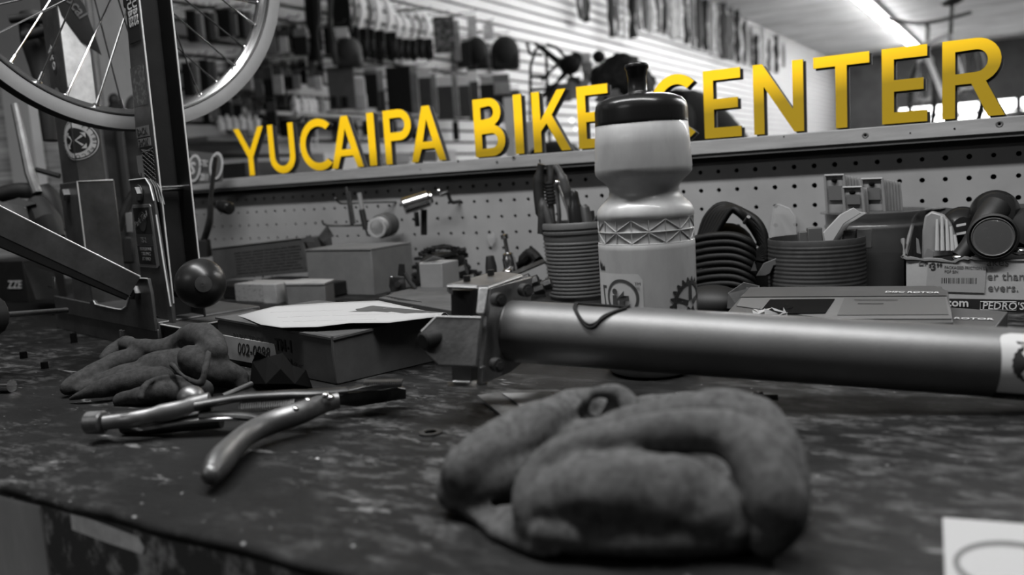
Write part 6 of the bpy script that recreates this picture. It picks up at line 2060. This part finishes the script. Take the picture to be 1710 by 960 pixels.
def hang(px, pyt, pyb, wpx, out, top, body, split, name, lab, cat, grp=None, shape='box', x=SXW):
    """a product hanging on a hook of the slatwall: pyt/pyb top and bottom pixel rows, out = how far it hangs from the wall"""
    xx = x + out
    wpx = wpx * WK
    a, b = onX(px, pyt, xx), onX(px + (pyb - pyt) * .035, pyb, xx)
    y = a.y
    hgt = a.z - b.z
    l_, r_ = onX(px - wpx / 2, (pyt + pyb) / 2, xx), onX(px + wpx / 2, (pyt + pyb) / 2, xx)
    # the item faces the camera's side of the aisle: width is measured square to the view
    z2 = (a - Vector((0, 0, H))).dot(-_b)
    wd = wpx * z2 / F
    o = thg(name, lab, cat, (xx, y, b.z), grp)
    fr = Rz(math.radians(32))       # turned towards the shop entrance
    G().tube([Vector((x, y, a.z + .03)), Vector((xx + .03, y, a.z + .02)), Vector((xx + .045, y, a.z + .035))], .003, 6).build('hook', m_hook, o)
    c = Vector((xx, y, 0))
    if top is not None and split > 0:
        zc = a.z - hgt * split / 2
        if shape == 'glove':
            pts = []
            for t in range(9):
                v = t / 8
                pts.append(Vector((xx + .012 * math.sin(v * 3), y, a.z - v * hgt * split)) + fr @ Vector((.02 * math.sin(v * PI) - .012, 0, 0)))
            G().tube(pts, [wd * (.30 + .22 * math.sin(PI * (t / 8) ** .7)) for t in range(9)], 10, flat=.35).build('card', top, o)
        else:
            G().box((xx, y, zc), (wd * .9, .012, hgt * split), fr).build('card', top, o)
    zc = a.z - hgt * (split + (1 - split) / 2)
    hb = hgt * (1 - split)
    if shape == 'box':
        G().box((xx, y, zc), (wd, .03, hb), fr).build('body', body, o, bevel=.004)
    elif shape == 'glove':
        g = G().ell((xx, y, zc + hb * .1), (wd * .5, .03, hb * .42), fr, n=14, m=8)
        g.box((xx, y, zc + hb * .3), (wd * .9, .05, hb * .35), fr)
        for k in range(4):
            p = Vector((xx, y, zc - hb * .1)) + fr @ Vector(((k - 1.5) * wd * .24, 0, 0))
            g.tube([p, p - up * hb * (.32 + .06 * (k % 3))], [wd * .15, wd * .11], 8)
        g.build('body', body, o)
    elif shape == 'cap':
        G().ell((xx, y, zc), (wd * .5, .07, hb * .52), fr, n=18, m=10).box((xx, y, zc - hb * .25), (wd * .96, .10, hb * .5), fr).build('body', body, o, bevel=.02)
    elif shape == 'tube':
        kk_ = 6
        G().tube([(xx + random.uniform(-.01, .01), y + random.uniform(-.012, .012), zc + hb * (.5 - t_ / kk_)) for t_ in range(kk_ + 1)], [wd * random.uniform(.22, .52) for t_ in range(kk_ + 1)], 10, flat=.7).build('body', body, o)
    elif shape == 'loop':
        pts = [(xx + 0, y + wd * .42 * math.cos(t * PI / 8) * .9, zc + hb * .5 * math.sin(t * PI / 8)) for t in range(16)]
        G().tube(pts, wd * .09 + .006, 8, closed=True).build('body', body, o)
    return o


WK = 1.35
g1 = 'white-topped gloves hanging in the upper row'
ords = ['first', 'second', 'third', 'fourth', 'fifth', 'sixth', 'seventh', 'eighth', 'ninth', 'tenth']
for k, (px, t, b_, w_, cd) in enumerate([(585, -20, 96, 13, 1), (598, -18, 100, 16, 4), (612, -14, 98, 12, 1), (625, -12, 102, 18, 4), (645, -6, 102, 19, 4), (660, 18, 100, 13, 4), (673, 22, 100, 11, 4), (685, 22, 102, 11, 3), (697, 22, 98, 11, 2), (710, 22, 100, 14, 4)]):
    hang(px, t, b_, w_, .16, m_gr[cd] if cd != 4 else m_cardw, m_blk, .55, 'hanging_glove', 'black glove with pale cuff, %s from the left in the upper row' % ords[k], 'glove', g1, 'glove')
hang(740, 28, 88, 26, .14, None, mat('merch_mesh', .03, .8, c2=.15, lo=.45, hi=.6, scale=40), 0, 'mesh_bag', 'dark mesh pouch between the gloves and the black hats', 'pouch')
hang(759, 34, 102, 10, .12, m_gr[3], m_gr[2], .3, 'blister_pack', 'narrow pale pack left of the black hats', 'pack')
hang(795, 62, 116, 30, .14, None, m_blk, 0, 'padded_hat', 'left of two black padded hats on the slatwall', 'hat', 'black hats', 'cap')
hang(842, 60, 116, 36, .12, None, m_blk, 0, 'padded_hat', 'right of two black padded hats on the slatwall', 'hat', 'black hats', 'cap')
hang(773, 70, 112, 18, .10, None, m_blk, 0, 'black_strap', 'small black strap left of the black hats', 'strap')
hang(787, 26, 66, 12, .12, m_gr[4], m_gr[4], .5, 'header_card', 'pale header card above the left black hat', 'card')
hang(815, 40, 66, 14, .12, m_gr[4], m_gr[4], .5, 'header_card', 'pale header card between the two black hats', 'card')
# tall dark straps near the wheel
hang(518, -30, 100, 26, .22, None, m_blk, 0, 'long_strap', 'long black hanging straps left of the gloves', 'strap', None, 'tube')
hang(548, -30, 108, 16, .22, None, m_gr[0], 0, 'long_strap', 'narrow dark hanging strap next to the gloves', 'strap', None, 'tube')
hang(567, -20, 50, 22, .24, None, m_blk, 0, 'pouch', 'black pouch above the white-banded glove', 'pouch')
hang(566, 46, 64, 24, .24, m_cardw, m_cardw, .5, 'white_band', 'white band of the large black glove near the wheel', 'band')
hang(580, 62, 112, 34, .24, None, m_gr[0], 0, 'large_glove', 'large dark glove with a white band beside the straps', 'glove', None, 'cap')
# row two
hang(568, 112, 182, 33, .18, None, m_gr[1], 0, 'grey_pouch', 'grey flat pouch with two dark slots in the second row', 'pouch')
for dx in (-9, 9):
    p = onX(567 + dx, 170, SXW + .21)
    o = G().box(p, (.03, .03, .055), Rz(math.radians(32))).build('dark_clip', m_blk)
    tag(o, 'dark clip low on the %s side of the grey pouch' % ('left' if dx < 0 else 'right'), 'clip')
hang(598, 132, 184, 17, .22, m_cardw, m_gr[4], .5, 'price_tag', 'white tag hanging beside the grey pouch', 'tag')
hang(618, 116, 180, 16, .18, m_gr[2], m_blk, .12, 'hanging_pack', 'narrow black pack right of the white tag', 'pack')
hang(632, 118, 186, 12, .18, m_gr[3], m_gr[0], .5, 'hanging_pack', 'thin grey-topped pack left of the big black pouch', 'pack')
hang(664, 112, 190, 30, .18, None, m_blk, 0, 'black_pouch', 'big plain black pouch in the middle of the second row', 'pouch')
g2 = 'boxed grips with white headers'
for k, (px, t, b_, w_) in enumerate([(690, 116, 190, 10), (705, 114, 186, 20), (721, 122, 190, 10), (741, 128, 200, 20), (757, 120, 196, 9), (772, 128, 196, 17), (788, 118, 200, 14)]):
    hang(px, t, b_, w_, .16, m_cardw if w_ > 12 else m_gr[3], m_gr[0] if w_ > 12 else m_gr[2], .22 if w_ > 12 else .1, 'grip_pack', 'slim boxed grip pack, %s from the left in the second row' % ords[k], 'pack', g2)
hang(835, 124, 158, 24, .12, m_gr[1], m_gr[2], .4, 'grey_sign_card', 'small two-tone grey card below the right black hat', 'card')
hang(812, 128, 170, 18, .12, m_gr[3], m_blk, .3, 'hanging_pack', 'pale-topped pack left of the two-tone grey card', 'pack')
hang(833, 156, 200, 26, .10, None, m_blk, 0, 'dark_pack', 'dark pack below the two-tone grey card', 'pack')
hang(858, 150, 230, 14, .12, None, m_gr[0], 0, 'dark_pack', 'tall dark pack behind the letters I and K', 'pack')
# the packed near end, upper left of the sign
spec = [(318, 18, 70, 12, 0), (331, 22, 70, 10, 2), (342, 20, 68, 10, 0), (352, 22, 66, 12, 1), (372, 16, 62, 18, 0), (386, 22, 60, 12, 1), (398, 18, 64, 12, 0), (410, 20, 66, 14, 2)]
for k, (px, t, b_, w_, c_) in enumerate(spec):
    hang(px, t, b_, w_, .12, None, m_gr[c_] if c_ else m_blk, 0, 'tool_pack', 'small tool pack seen through the spokes, %s from the left' % ords[k], 'pack', 'packs behind the wheel')
spec = [(311, 105, 160, 12, 0), (323, 102, 158, 10, 2), (336, 100, 150, 16, 0), (352, 102, 150, 12, 1)]
for k, (px, t, b_, w_, c_) in enumerate(spec):
    hang(px, t, b_, w_, .12, None, m_gr[c_] if c_ else m_blk, 0, 'tool_pack', 'lower dark tool pack inside the wheel rim, %s from the left' % ords[k], 'pack', 'packs inside the rim')
WK = 1.05
lab3 = ['pale blister pack', 'white boxed pack', 'dark pack with a pale foot', 'dark grey card', 'pale round pack', 'black pack']
spec = [(450, 50, 92, 20, 2, 1), (472, 50, 88, 14, 4, 0), (500, 48, 92, 22, 0, 2), (515, 64, 92, 16, 3, 0), (432, 68, 100, 16, 1, 0),
        (412, 112, 150, 14, 2, 1), (428, 116, 172, 14, 1, 0), (446, 112, 180, 14, 0, 0), (462, 112, 158, 16, 3, 0), (478, 118, 150, 18, 0, 2), (494, 116, 148, 12, 2, 0), (530, 118, 150, 12, 4, 0), (520, 122, 146, 14, 3, 1),
        (395, 165, 198, 14, 0, 1), (378, 158, 196, 14, 0, 3), (412, 150, 200, 12, 1, 0), (432, 176, 210, 12, 0, 0), (452, 170, 225, 16, 0, 0), (470, 160, 230, 14, 0, 0), (400, 176, 192, 18, 3, 0),
        (413, 186, 208, 9, 3, 3), (428, 186, 208, 9, 3, 3), (482, 186, 200, 30, 3, 2), (500, 205, 228, 22, 1, 0)]
posn = ['above the letter U', 'beside the rim', 'near the straps', 'below the straps', 'at the rim edge', 'left in the middle row', 'second in the middle row', 'third in the middle row', 'framed, in the middle row', 'wide, in the middle row', 'slim, in the middle row', 'bright, right of the white bottles', 'next to the bright pack', 'at the lower left by the rim', 'highest at the lower left', 'slim at the lower left', 'right over the letter Y', 'left above the letter U', 'right above the letter U', 'flat, over the white cups', 'upright, left of a matching box', 'upright, right of a matching box', 'wide and pale above the letter C', 'low and grey beside the wire rack']
for k, (px, t, b_, w_, c_, c2_) in enumerate(spec):
    hang(px, t, b_, w_, .16 + .05 * (k % 3), m_gr[c2_], m_gr[c_] if c_ else m_blk, .3, 'hanging_pack', ('pale' if c_ > 2 else 'grey' if c_ > 0 else 'dark') + ' hanging pack ' + posn[k], 'pack', 'packs hanging at the near end')
WK = 0.85
# dense dark stock crowding the near end of the wall, three rows deep
for rn, (y0, y1, xs_, cols) in {'the row beside the rim': (96, 146, (384, 399, 416, 430, 444, 459, 474, 489, 503, 519, 534), (0, 1, 0, 0, 2, 0, 1, 0, 0, 1, 0)),
                                'the row above the word YUCAIPA': (150, 205, (340, 356, 372, 388, 405, 421, 438, 446, 462, 474, 486), (0, 2, 0, 0, 1, 0, 0, 0, 1, 0, 0)),
                                'the row under the long straps': (36, 92, (425, 441, 458, 474, 490, 506, 530, 545), (0, 1, 0, 0, 0, 1, 0, 0)),
                                'the row behind the letters I and P': (196, 236, (560, 590, 612, 634, 655, 690, 722, 760), (1, 0, 0, 1, 0, 0, 1, 0))}.items():
    for k, (px, c_) in enumerate(zip(xs_, cols)):
        hang(px, y0 + (k * 7) % 9, y1 - (k * 5) % 11, 11 + (k * 3) % 5, .035 + .075 * (k % 2), m_gr[2 + k % 2], m_gr[c_] if c_ else m_blk, .12, 'stock_pack', 'dark stock pack, %s from the left in %s' % (ords[k] if k < 10 else 'eleventh', rn), 'pack', 'dark stock packs in ' + rn)
WK = 1.0
# display cup tray: rows of little white bulbs
tr = thg('bulb_tray', 'pale display tray filled with small white bottles above the letter Y', 'tray', onX(400, 225, SXW + .2))
p = onX(400, 226, SXW + .16)
G().box((SXW + .12, p.y, p.z - .02), (.24, .5, .02)).build('shelf', m_gr[2], tr)
q = [onX(362, 196, SXW + .25), onX(432, 200, SXW + .25), onX(428, 226, SXW + .25), onX(385, 224, SXW + .25)]
G().plate(q, (1, -.3, 0), .06).build('tray', m_gr[3], tr, smooth=False)
for k in range(6):
    p = onX(368 + k * 12, 208 - (k % 2) * 3, SXW + .30)
    o = thg('white_bottle', 'small white bottle in the display tray, %s from the left' % ords[k], 'bottle', p, 'white bottles in the tray')
    G().lathe([(0, -.03), (.016, -.03), (.016, .01), (.007, .022), (.007, .035), (0, .036)], p, 12).build('bottle', m_gr[4], o)
p = onX(508, 176, SXW + .15)
o = thg('wall_shelf', 'small pale wall shelf under the white bottles left of the wire rack', 'shelf', (SXW, p.y, p.z - .06))
shz = p.z - .046
G().box((SXW + .12, p.y, p.z - .055), (.24, .75, .018)).build('shelf_board', m_gr[3], o)
for k, (px, py) in enumerate([(492, 168), (506, 172), (522, 166), (536, 170), (514, 164)]):
    p = onX(px, py, SXW + .18)
    p.z = shz + .0505
    o = thg('white_bottle', 'round-shouldered white bottle on the small shelf, %s of five' % ords[k], 'bottle', p, 'white bottles on the small shelf')
    G().lathe([(0, -.05), (.022, -.05), (.023, .0), (.016, .022), (.009, .026), (.009, .036), (0, .037)], p, 14).build('bottle', m_cardw if k != 3 else m_gr[3], o)
rk = thg('wire_rack', 'white wire rack with pale cartons above the letter C', 'rack', onX(520, 250, SXW + .15))
for px in (505, 517, 529):
    G().tube([onX(px, 176, SXW + .2), onX(px, 250, SXW + .2)], .005, 6).build('wire', m_cardw, rk)
for py in (177, 196, 214, 232, 249):
    G().tube([onX(500, py, SXW + .2), onX(531, py, SXW + .2)], .004, 6).build('wire', m_cardw, rk)
o = G().box(onX(515, 188, SXW + .12), (.09, .05, .05), Rz(.55)).build('white_carton', m_cardw)
tag(o, 'white carton on the upper level of the wire rack', 'box')
o = G().box(onX(515, 225, SXW + .12), (.09, .05, .05), Rz(.55)).build('grey_carton', m_gr[2])
tag(o, 'grey carton on the lower level of the wire rack', 'box')
# lower counter with dark edge below the slatwall's near end and pale papers on it
ct = thg('display_counter', 'dark-edged display counter below the slatwall behind the sign letters', 'counter', (-2.75, 4.6, FZ))
zc_ = onX(640, 268, -2.85).z
G().box((-2.95, 4.9, -.05), (.55, 4.4, .05)).build('counter_top', m_gr[1], ct)
G().box((-2.93, 4.9, (FZ - .07) / 2), (.5, 4.3, -.07 - FZ)).build('cabinet', m_gr[0], ct)
for (px, py, w_, c_, lab) in ((545, 262, .22, 4, 'stack of white papers behind the letters C and A'), (690, 275, .30, 4, 'white papers on the counter behind the letters P and A'), (725, 255, .20, 3, 'pale box on the counter left of the letter B'), (430, 275, .3, 0, 'dark bin on the counter behind the letter U'), (640, 262, .25, 2, 'grey carton on the counter behind the letter P')):
    p = onX(px, py, -2.75 if 'paper' in lab else -3.0)
    o = G().box((p.x, p.y, (p.z + .01 - .024) / 2), (.18, w_, p.z + .01 + .024)).build('paper_stack' if 'paper' in lab else 'counter_box', m_gr[c_] if c_ < 4 else m_cardw)
    tag(o, lab, 'papers' if 'paper' in lab else 'box')

# upper right row on the slatwall: long locks, pumps and cables
WK = 1.5
seq = [(968, -40, 30, 20, 1, 'loop'), (976, -40, 36, 14, 0, 'tube'), (1018, -40, 62, 12, 0, 'tube'), (1028, -40, 58, 9, 1, 'tube'), (1040, -40, 62, 7, 3, 'tube'), (1053, -40, 63, 13, 0, 'tube'), (1064, -30, 50, 10, 2, 'tube'), (1075, -20, 48, 12, 1, 'loop'),
       (1084, -20, 54, 14, 3, 'tube'), (1098, -20, 52, 10, 1, 'tube'), (1108, -20, 56, 10, 0, 'tube'), (1120, -16, 66, 12, 3, 'tube'), (1132, -16, 64, 10, 3, 'tube'), (1144, -10, 72, 9, 0, 'tube'), (1155, -6, 78, 14, 2, 'loop'), (1166, -4, 82, 10, 1, 'tube'),
       (1176, 0, 84, 9, 0, 'tube'), (1188, 4, 88, 12, 3, 'tube'), (1198, 8, 92, 8, 2, 'tube'), (1208, 4, 98, 14, 1, 'tube'), (1220, 14, 100, 11, 1, 'tube'), (1231, 18, 104, 12, 0, 'tube'), (1243, 34, 106, 9, 1, 'tube'), (1253, 46, 110, 9, 1, 'loop'), (1262, 58, 114, 9, 0, 'tube'), (1274, 46, 118, 9, 3, 'tube'),
       (1284, 66, 120, 8, 1, 'tube'), (1296, 60, 122, 9, 0, 'tube'), (1308, 74, 112, 7, 1, 'loop')]
nm = {'tube': ('hanging_lock', 'bar lock'), 'loop': ('cable_loop', 'cable loop')}
tone = {0: 'black', 1: 'dark grey', 2: 'mid grey', 3: 'pale grey'}
loc_words = ['just right of the open slats', 'second from the open slats']
cnt = 0
big = ords + ['eleventh', 'twelfth', 'thirteenth', 'fourteenth', 'fifteenth', 'sixteenth', 'seventeenth', 'eighteenth', 'nineteenth', 'twentieth'] + ['twenty-' + o_ for o_ in ords[:9]]
for k, (px, t, b_, w_, c_, sh) in enumerate(seq):
    cnt += 1
    hang(px, t, b_, w_, .14, None, m_gr[c_ - 1 if c_ < 3 else 3] if c_ else m_blk, 0, nm[sh][0], '%s %s, %s from the left in the upper right row' % (tone[c_], nm[sh][1], big[cnt - 1]), nm[sh][1], 'locks and cables in the upper right row', sh)

WK = 1.0
# wire display stand and bicycle basket in the middle
ws = thg('wire_stand', 'tangle of thin black wire display stand left of the person', 'stand', e(915, 200, 3.8))
W3 = lambda px, py: e(px, py, 3.8)
for px in (886, 916):
    p = W3(px, 198)
    G().cyl((p.x, p.y, FZ), p, .0075, n=6).build('post', m_blk, ws)
for pts in ([(885, 200), (886, 110), (894, 84), (902, 78), (912, 86), (916, 200)], [(893, 72), (930, 105), (968, 140)], [(905, 78), (942, 108), (950, 120), (905, 160)], [(885, 128), (915, 130)], [(888, 150), (918, 148)], [(905, 135), (930, 108)], [(912, 170), (935, 130), (945, 118)], [(895, 190), (905, 165), (922, 145)], [(880, 72), (885, 90), (906, 92)], [(912, 74), (930, 80), (945, 96)]):
    G().tube([W3(*p) for p in pts], .0075, 6).build('wire', m_blk, ws)
o = thg('bike_light_pack', 'dark lumpy bicycle parts on top of the wire stand', 'bike part', e(950, 105, 3.8))
G().ell(e(952, 108, 3.8), (.05, .05, .045), n=14, m=8).build('lamp_body', m_blk, o)
G().ell(e(962, 98, 3.8), (.03, .03, .03), n=12, m=8).build('knob', m_blk, o)
G().ell(e(1000, 95, 3.9), (.03, .03, .03), n=12, m=8).build('knob', m_blk, o)
for k, (px, py, r, c_) in enumerate(((975, 98, .03, 4), (980, 112, .025, 3), (985, 130, .03, 2), (965, 150, .05, 3), (935, 155, .05, 2), (958, 138, .03, 1))):
    o = G().box(e(px, py, 3.9), (r * 2, .03, r * 1.6), Rz(.5)).build('small_carton', m_gr[c_] if c_ < 4 else m_cardw)
    tag(o, '%s small carton between wire stand and person, %s from the top' % (('grey', 'dark', 'mid grey', 'pale', 'white')[c_], ords[k]), 'box')
o = G().ell(e(955, 201, 3.0), (.009, .009, .009), n=14, m=8).build('chrome_bell', mat('bell_glint', .9, .2, emit=1.5))  # glow stands in for a glint on chrome, no lamp here
tag(o, 'small gleaming bicycle lamp behind the letters K and E', 'lamp')
o = G().ell(e(961, 215, 3.0), (.006, .006, .006), n=14, m=8).build('chrome_bell', mat('bell_glint', .9, .2, emit=1.5))
tag(o, 'smaller gleaming lamp just below the first behind the letters K and E', 'lamp')
tb = e(870, 240, 3.45)
o = thg('display_table', 'low display table hidden behind the ledge under the packets', 'table', (tb.x, tb.y, FZ))
G().box((tb.x, tb.y, .09), (.8, 1.2, .03), Rz(TH)).build('table_top', m_gr[1], o)
for sx in (-1, 1):
    for sy in (-1, 1):
        q_ = Rz(TH) @ Vector((.36 * sx, .55 * sy, 0))
        G().box((tb.x + q_.x, tb.y + q_.y, (FZ + .075) / 2), (.04, .04, .075 - FZ), Rz(TH)).build('leg', m_gr[0], o)
p = e(925, 225, 3.1)
o = G().ell((p.x, p.y, .20), (.12, .12, .098), n=20, m=12).build('dark_saddle_bag', m_blk)
tag(o, 'dark rounded bag behind the letter K', 'bag')
p = e(880, 204, 3.3)
o = G().box((p.x, p.y, (p.z + .105) / 2), (.06, .03, p.z - .105), Rz(.5)).build('white_packet', m_cardw)
tag(o, 'white packet behind the letters I and K', 'packet')
p = e(848, 163, 3.3)
o = G().box((p.x, p.y, (p.z + .105) / 2), (.035, .03, p.z - .105), Rz(.5)).build('white_packet', m_cardw)
tag(o, 'narrow white packet between the letters B and I', 'packet')

# ------------------------------------------------------------------ the person behind the counter
def skin_figure(name, joints, edges, m, parent, sub=2):
    me = bpy.data.meshes.new(name)
    me.from_pydata([j[0] for j in joints], edges, [])
    o = bpy.data.objects.new(name, me)
    COL.objects.link(o)
    me.materials.append(m)
    sk = o.modifiers.new('skin', 'SKIN')
    if not me.skin_vertices:
        bpy.context.view_layer.objects.active = o
    lay = me.skin_vertices[0] if me.skin_vertices else None
    if lay:
        for i, j in enumerate(joints):
            lay.data[i].radius = (j[1], j[2] if len(j) > 2 else j[1])
            lay.data[i].use_root = (i == 0)
    sk.use_smooth_shade = True
    ss = o.modifiers.new('sub', 'SUBSURF')
    ss.levels = ss.render_levels = sub
    if parent is not None:
        o.parent = parent
        o.matrix_parent_inverse = inv(parent)
    return o


hd = e(1036, 152, 3.1)
ps = thg('person', 'dark-haired person in dark clothes bending forward behind the bottle', 'person', (hd.x + .25, hd.y + .1, FZ))
# axis: the back runs from the head towards the right of the picture
rt_ = Vector((math.cos(TH), math.sin(TH), 0))
fw_ = Vector((-math.sin(TH), math.cos(TH), 0))
nk = hd + rt_ * .09 - up * .09
hip = e(1232, 258, 3.05)
chest = e(1138, 212, 3.02)
sh_l, sh_r = nk + rt_ * .08 - fw_ * .19 - up * .02, nk + rt_ * .08 + fw_ * .19 - up * .02
J = [(hip, .14, .13), (hip.lerp(chest, .5) + up * .01, .13, .14), (chest, .125, .15), (nk + rt_ * .06 - up * .03, .09, .10), (nk, .058, .058),
     (sh_l, .075, .075), (sh_l - up * .27 - rt_ * .03, .050, .050), (sh_l - up * .48 - rt_ * .20, .036, .036),
     (sh_r, .075, .075), (sh_r - up * .27 - rt_ * .03, .050, .050), (sh_r - up * .48 - rt_ * .20, .036, .036),
     (hip - fw_ * .11 - up * .1, .10, .10), (hip - fw_ * .12 - up * .48 - rt_ * .04, .068, .068), (Vector((hip.x, hip.y, FZ + .09)) - fw_ * .12 + rt_ * .05, .045, .045), (Vector((hip.x, hip.y, FZ + .04)) - fw_ * .12 - rt_ * .14, .038, .038),
     (hip + fw_ * .11 - up * .1, .10, .10), (hip + fw_ * .12 - up * .48 - rt_ * .04, .068, .068), (Vector((hip.x, hip.y, FZ + .09)) + fw_ * .12 + rt_ * .05, .045, .045), (Vector((hip.x, hip.y, FZ + .04)) + fw_ * .12 - rt_ * .14, .038, .038)]
E_ = [(0, 1), (1, 2), (2, 3), (3, 4), (3, 5), (5, 6), (6, 7), (3, 8), (8, 9), (9, 10), (0, 11), (11, 12), (12, 13), (13, 14), (0, 15), (15, 16), (16, 17), (17, 18)]
skin_figure('body', J, E_, mat('dark_clothing', .012, .8, spec=.2), ps)
m_skin = mat('skin', .16, .6)
fd = (-rt_ * .75 - fw_ * .35 - up * .35).normalized()        # the face looks down to the left
HR = fd.to_track_quat('Y', 'Z').to_matrix()
g = G().ell(hd, (.072, .093, .108), HR, n=24, m=16)
g.ell(hd + HR @ Vector((0, .045, -.055)), (.048, .050, .050), HR, n=16, m=10)
g.tube([hd + HR @ Vector((0, -.02, -.06)), nk], [.055, .06], 14)
g.build('head', m_skin, ps)
G().ell(hd + HR @ Vector((0, .098, -.018)), (.013, .018, .022), HR, n=10, m=8).build('nose', m_skin, ps)
for sx in (-1, 1):
    G().ell(hd + HR @ Vector((.074 * sx, -.005, -.01)), (.010, .020, .030), HR, n=10, m=8).build('ear', m_skin, ps)
    G().ell(hd + HR @ Vector((.030 * sx, .086, .008)), (.012, .008, .008), HR, n=10, m=8).build('eye', m_ink, ps)
G().ell(hd + HR @ Vector((0, .092, -.058)), (.024, .007, .007), HR, n=12, m=6).build('mouth', mat('lips', .09, .6), ps)
g = G()
for (dx, dy, dz, r) in ((0, -.02, .035, .098), (.04, -.02, .03, .07), (-.04, -.02, .03, .07), (0, .035, .06, .06), (0, -.06, -.01, .08), (.05, -.035, -.02, .055), (-.05, -.035, -.02, .055), (.02, .0, .075, .05), (-.03, -.03, .075, .05)):
    g.ell(hd + HR @ Vector((dx, dy, dz)), (r, r, r * .95), HR, n=16, m=10)
hr = g.build('hair', mat('dark_hair', .010, .7, spec=.2), ps)
rm = hr.modifiers.new('fuse', 'REMESH')
rm.mode, rm.voxel_size, rm.use_smooth_shade = 'VOXEL', .008, True
tx = bpy.data.textures.new('curls', 'CLOUDS')
tx.noise_scale = .025
dm = hr.modifiers.new('curl', 'DISPLACE')
dm.texture, dm.strength = tx, .03
for s_, v in ((sh_l, -1), (sh_r, 1)):
    hb = s_ - up * .48 - rt_ * .20
    pm = hb - up * .06 - rt_ * .03
    g = G().tube([hb, pm, pm - up * .035], [.03, .036, .03], 12, flat=.5)
    for k in range(4):
        b0 = pm - up * .03 + fw_ * (.018 * (k - 1.5))
        g.tube([b0, b0 - up * (.03 + .006 * (k in (1, 2))), b0 - up * .055 - rt_ * .015], [.009, .0085, .007], 8)
    g.tube([pm + fw_ * .03 * v, pm + fw_ * .05 * v - up * .03, pm + fw_ * .045 * v - up * .05], [.010, .009, .008], 8)
    g.build('hand', m_skin, ps)
# ------------------------------------------------------------------ bicycles in the shop
def bike(loc, yaw, lab, tonem, scale=1.0, saddle=True):
    r = thg('bicycle', lab, 'bicycle', loc, 'bicycles on the shop floor')
    R = Rz(yaw)
    P = lambda x, y, z: Vector(loc) + R @ Vector((x * scale, y * scale, z * scale))
    rw = .33
    for xw in (-.5, .52):
        g = G()
        cc_ = P(xw, 0, rw)
        axd = R @ Vector((0, 1, 0))
        g.ring(cc_, axd, rw * scale, .022 * scale, 32, 8)
        w_ = g.build('wheel', m_rubber, r)
        g = G().cyl(cc_ - axd * .04, cc_ + axd * .04, .02 * scale, n=10)
        for k in range(14):
            a = 2 * PI * k / 14
            g.tube([cc_, P(xw + rw * math.cos(a), 0, rw + rw * math.sin(a))], .0022, 3, cap=False)
        g.build('spokes', m_steel, r)
    bb, hd_, st_, ht = (-.05, 0, .29), (.38, 0, .78), (-.18, 0, .78), (.36, 0, .86)
    for a, b, rd in ((bb, (.39, 0, .70), .02), (bb, st_, .017), (st_, hd_, .017), ((-.5, 0, .33), bb, .010), ((-.5, 0, .33), st_, .009)):
        G().tube([P(*a), P(*b)], rd * scale, 10).build('frame_tube', tonem, r)
    G().tube([P(.39, 0, .68), P(.35, 0, .90)], .02 * scale, 10).build('head_tube', tonem, r)
    for s_ in (-1, 1):
        G().tube([P(.52, .05 * s_, .33), P(.41, .05 * s_, .66), P(.395, 0, .70)], .012 * scale, 8).build('fork_leg', tonem, r)
    G().tube([P(.35, 0, .90), P(.40, 0, .95)], .016 * scale, 8).build('stem', m_black, r)
    G().tube(smoothpath([P(.32, -.32, .99), P(.38, -.2, .97), P(.41, 0, .95), P(.38, .2, .97), P(.32, .32, .99)], 4), .014 * scale, 8).build('handlebar', m_black, r)
    G().tube([P(-.18, 0, .76), P(-.21, 0, .98)], .014 * scale, 8).build('seat_post', m_black, r)
    G().ell(P(-.21, 0, 1.0), (.13 * scale, .07 * scale, .025 * scale), R, n=16, m=8).build('saddle', m_black, r)
    G().lathe([(0, -.004), (.09 * scale, -.004), (.09 * scale, .004), (0, .004)], P(-.05, -.05, .29), 20, ax=R @ Vector((0, 1, 0))).build('chainring', m_steeldark, r)
    G().tube([P(-.05, -.06, .29), P(.04, -.09, .16), P(.04, -.15, .16)], .010 * scale, 6).build('crank', m_steeldark, r)
    return r


m_bk = mat('bike_paint_dark', .03, .3)
m_bk2 = mat('bike_paint_silver', .20, .3, .4)
# display platform carrying the high bike
pa = e(1606, 12, 6.6)
bike((pa.x - .12, pa.y - .15, pa.z - 1.0), math.radians(112), 'bicycle raised high on a display rack, its saddle near the top right', m_bk2)
rkk = thg('bike_rack', 'dark steel display rack carrying the raised bicycle at the right', 'rack', (pa.x, pa.y, FZ))
for dx in (-.25, .25):
    for dy in (-.6, .6):
        G().box((pa.x + dx, pa.y + .1 + dy, (FZ + pa.z - 1.03) / 2), (.04, .04, pa.z - 1.03 - FZ)).build('post', m_blk, rkk)
G().box((pa.x, pa.y + .1, pa.z - 1.02), (.56, 1.3, .03)).build('shelf', m_blk, rkk)
for (px, z2, dz, yaw, lab, mm) in ((1330, 8.5, .0, 60, 'dark bicycle at the foot of the slatwall behind the letters N and T', m_bk),
                                   (1445, 10.2, .05, 75, 'dark bicycle behind the letters T and E', m_bk),
                                   (1500, 12.5, .1, 100, 'bicycle standing behind the letter E near the far windows', m_bk),
                                   (1555, 9.2, .05, 80, 'dark bicycle between the letters E and R', m_bk),
                                   (1655, 5.2, .12, 120, 'bicycle standing behind the letter R', m_bk2),
                                   (1730, 7.4, .12, 70, 'bicycle at the right edge of the picture beyond the ledge', m_bk2)):
    p = e(px, 190, z2)
    bike((p.x, p.y, FZ), math.radians(yaw), lab, mm, 1.18 + dz)
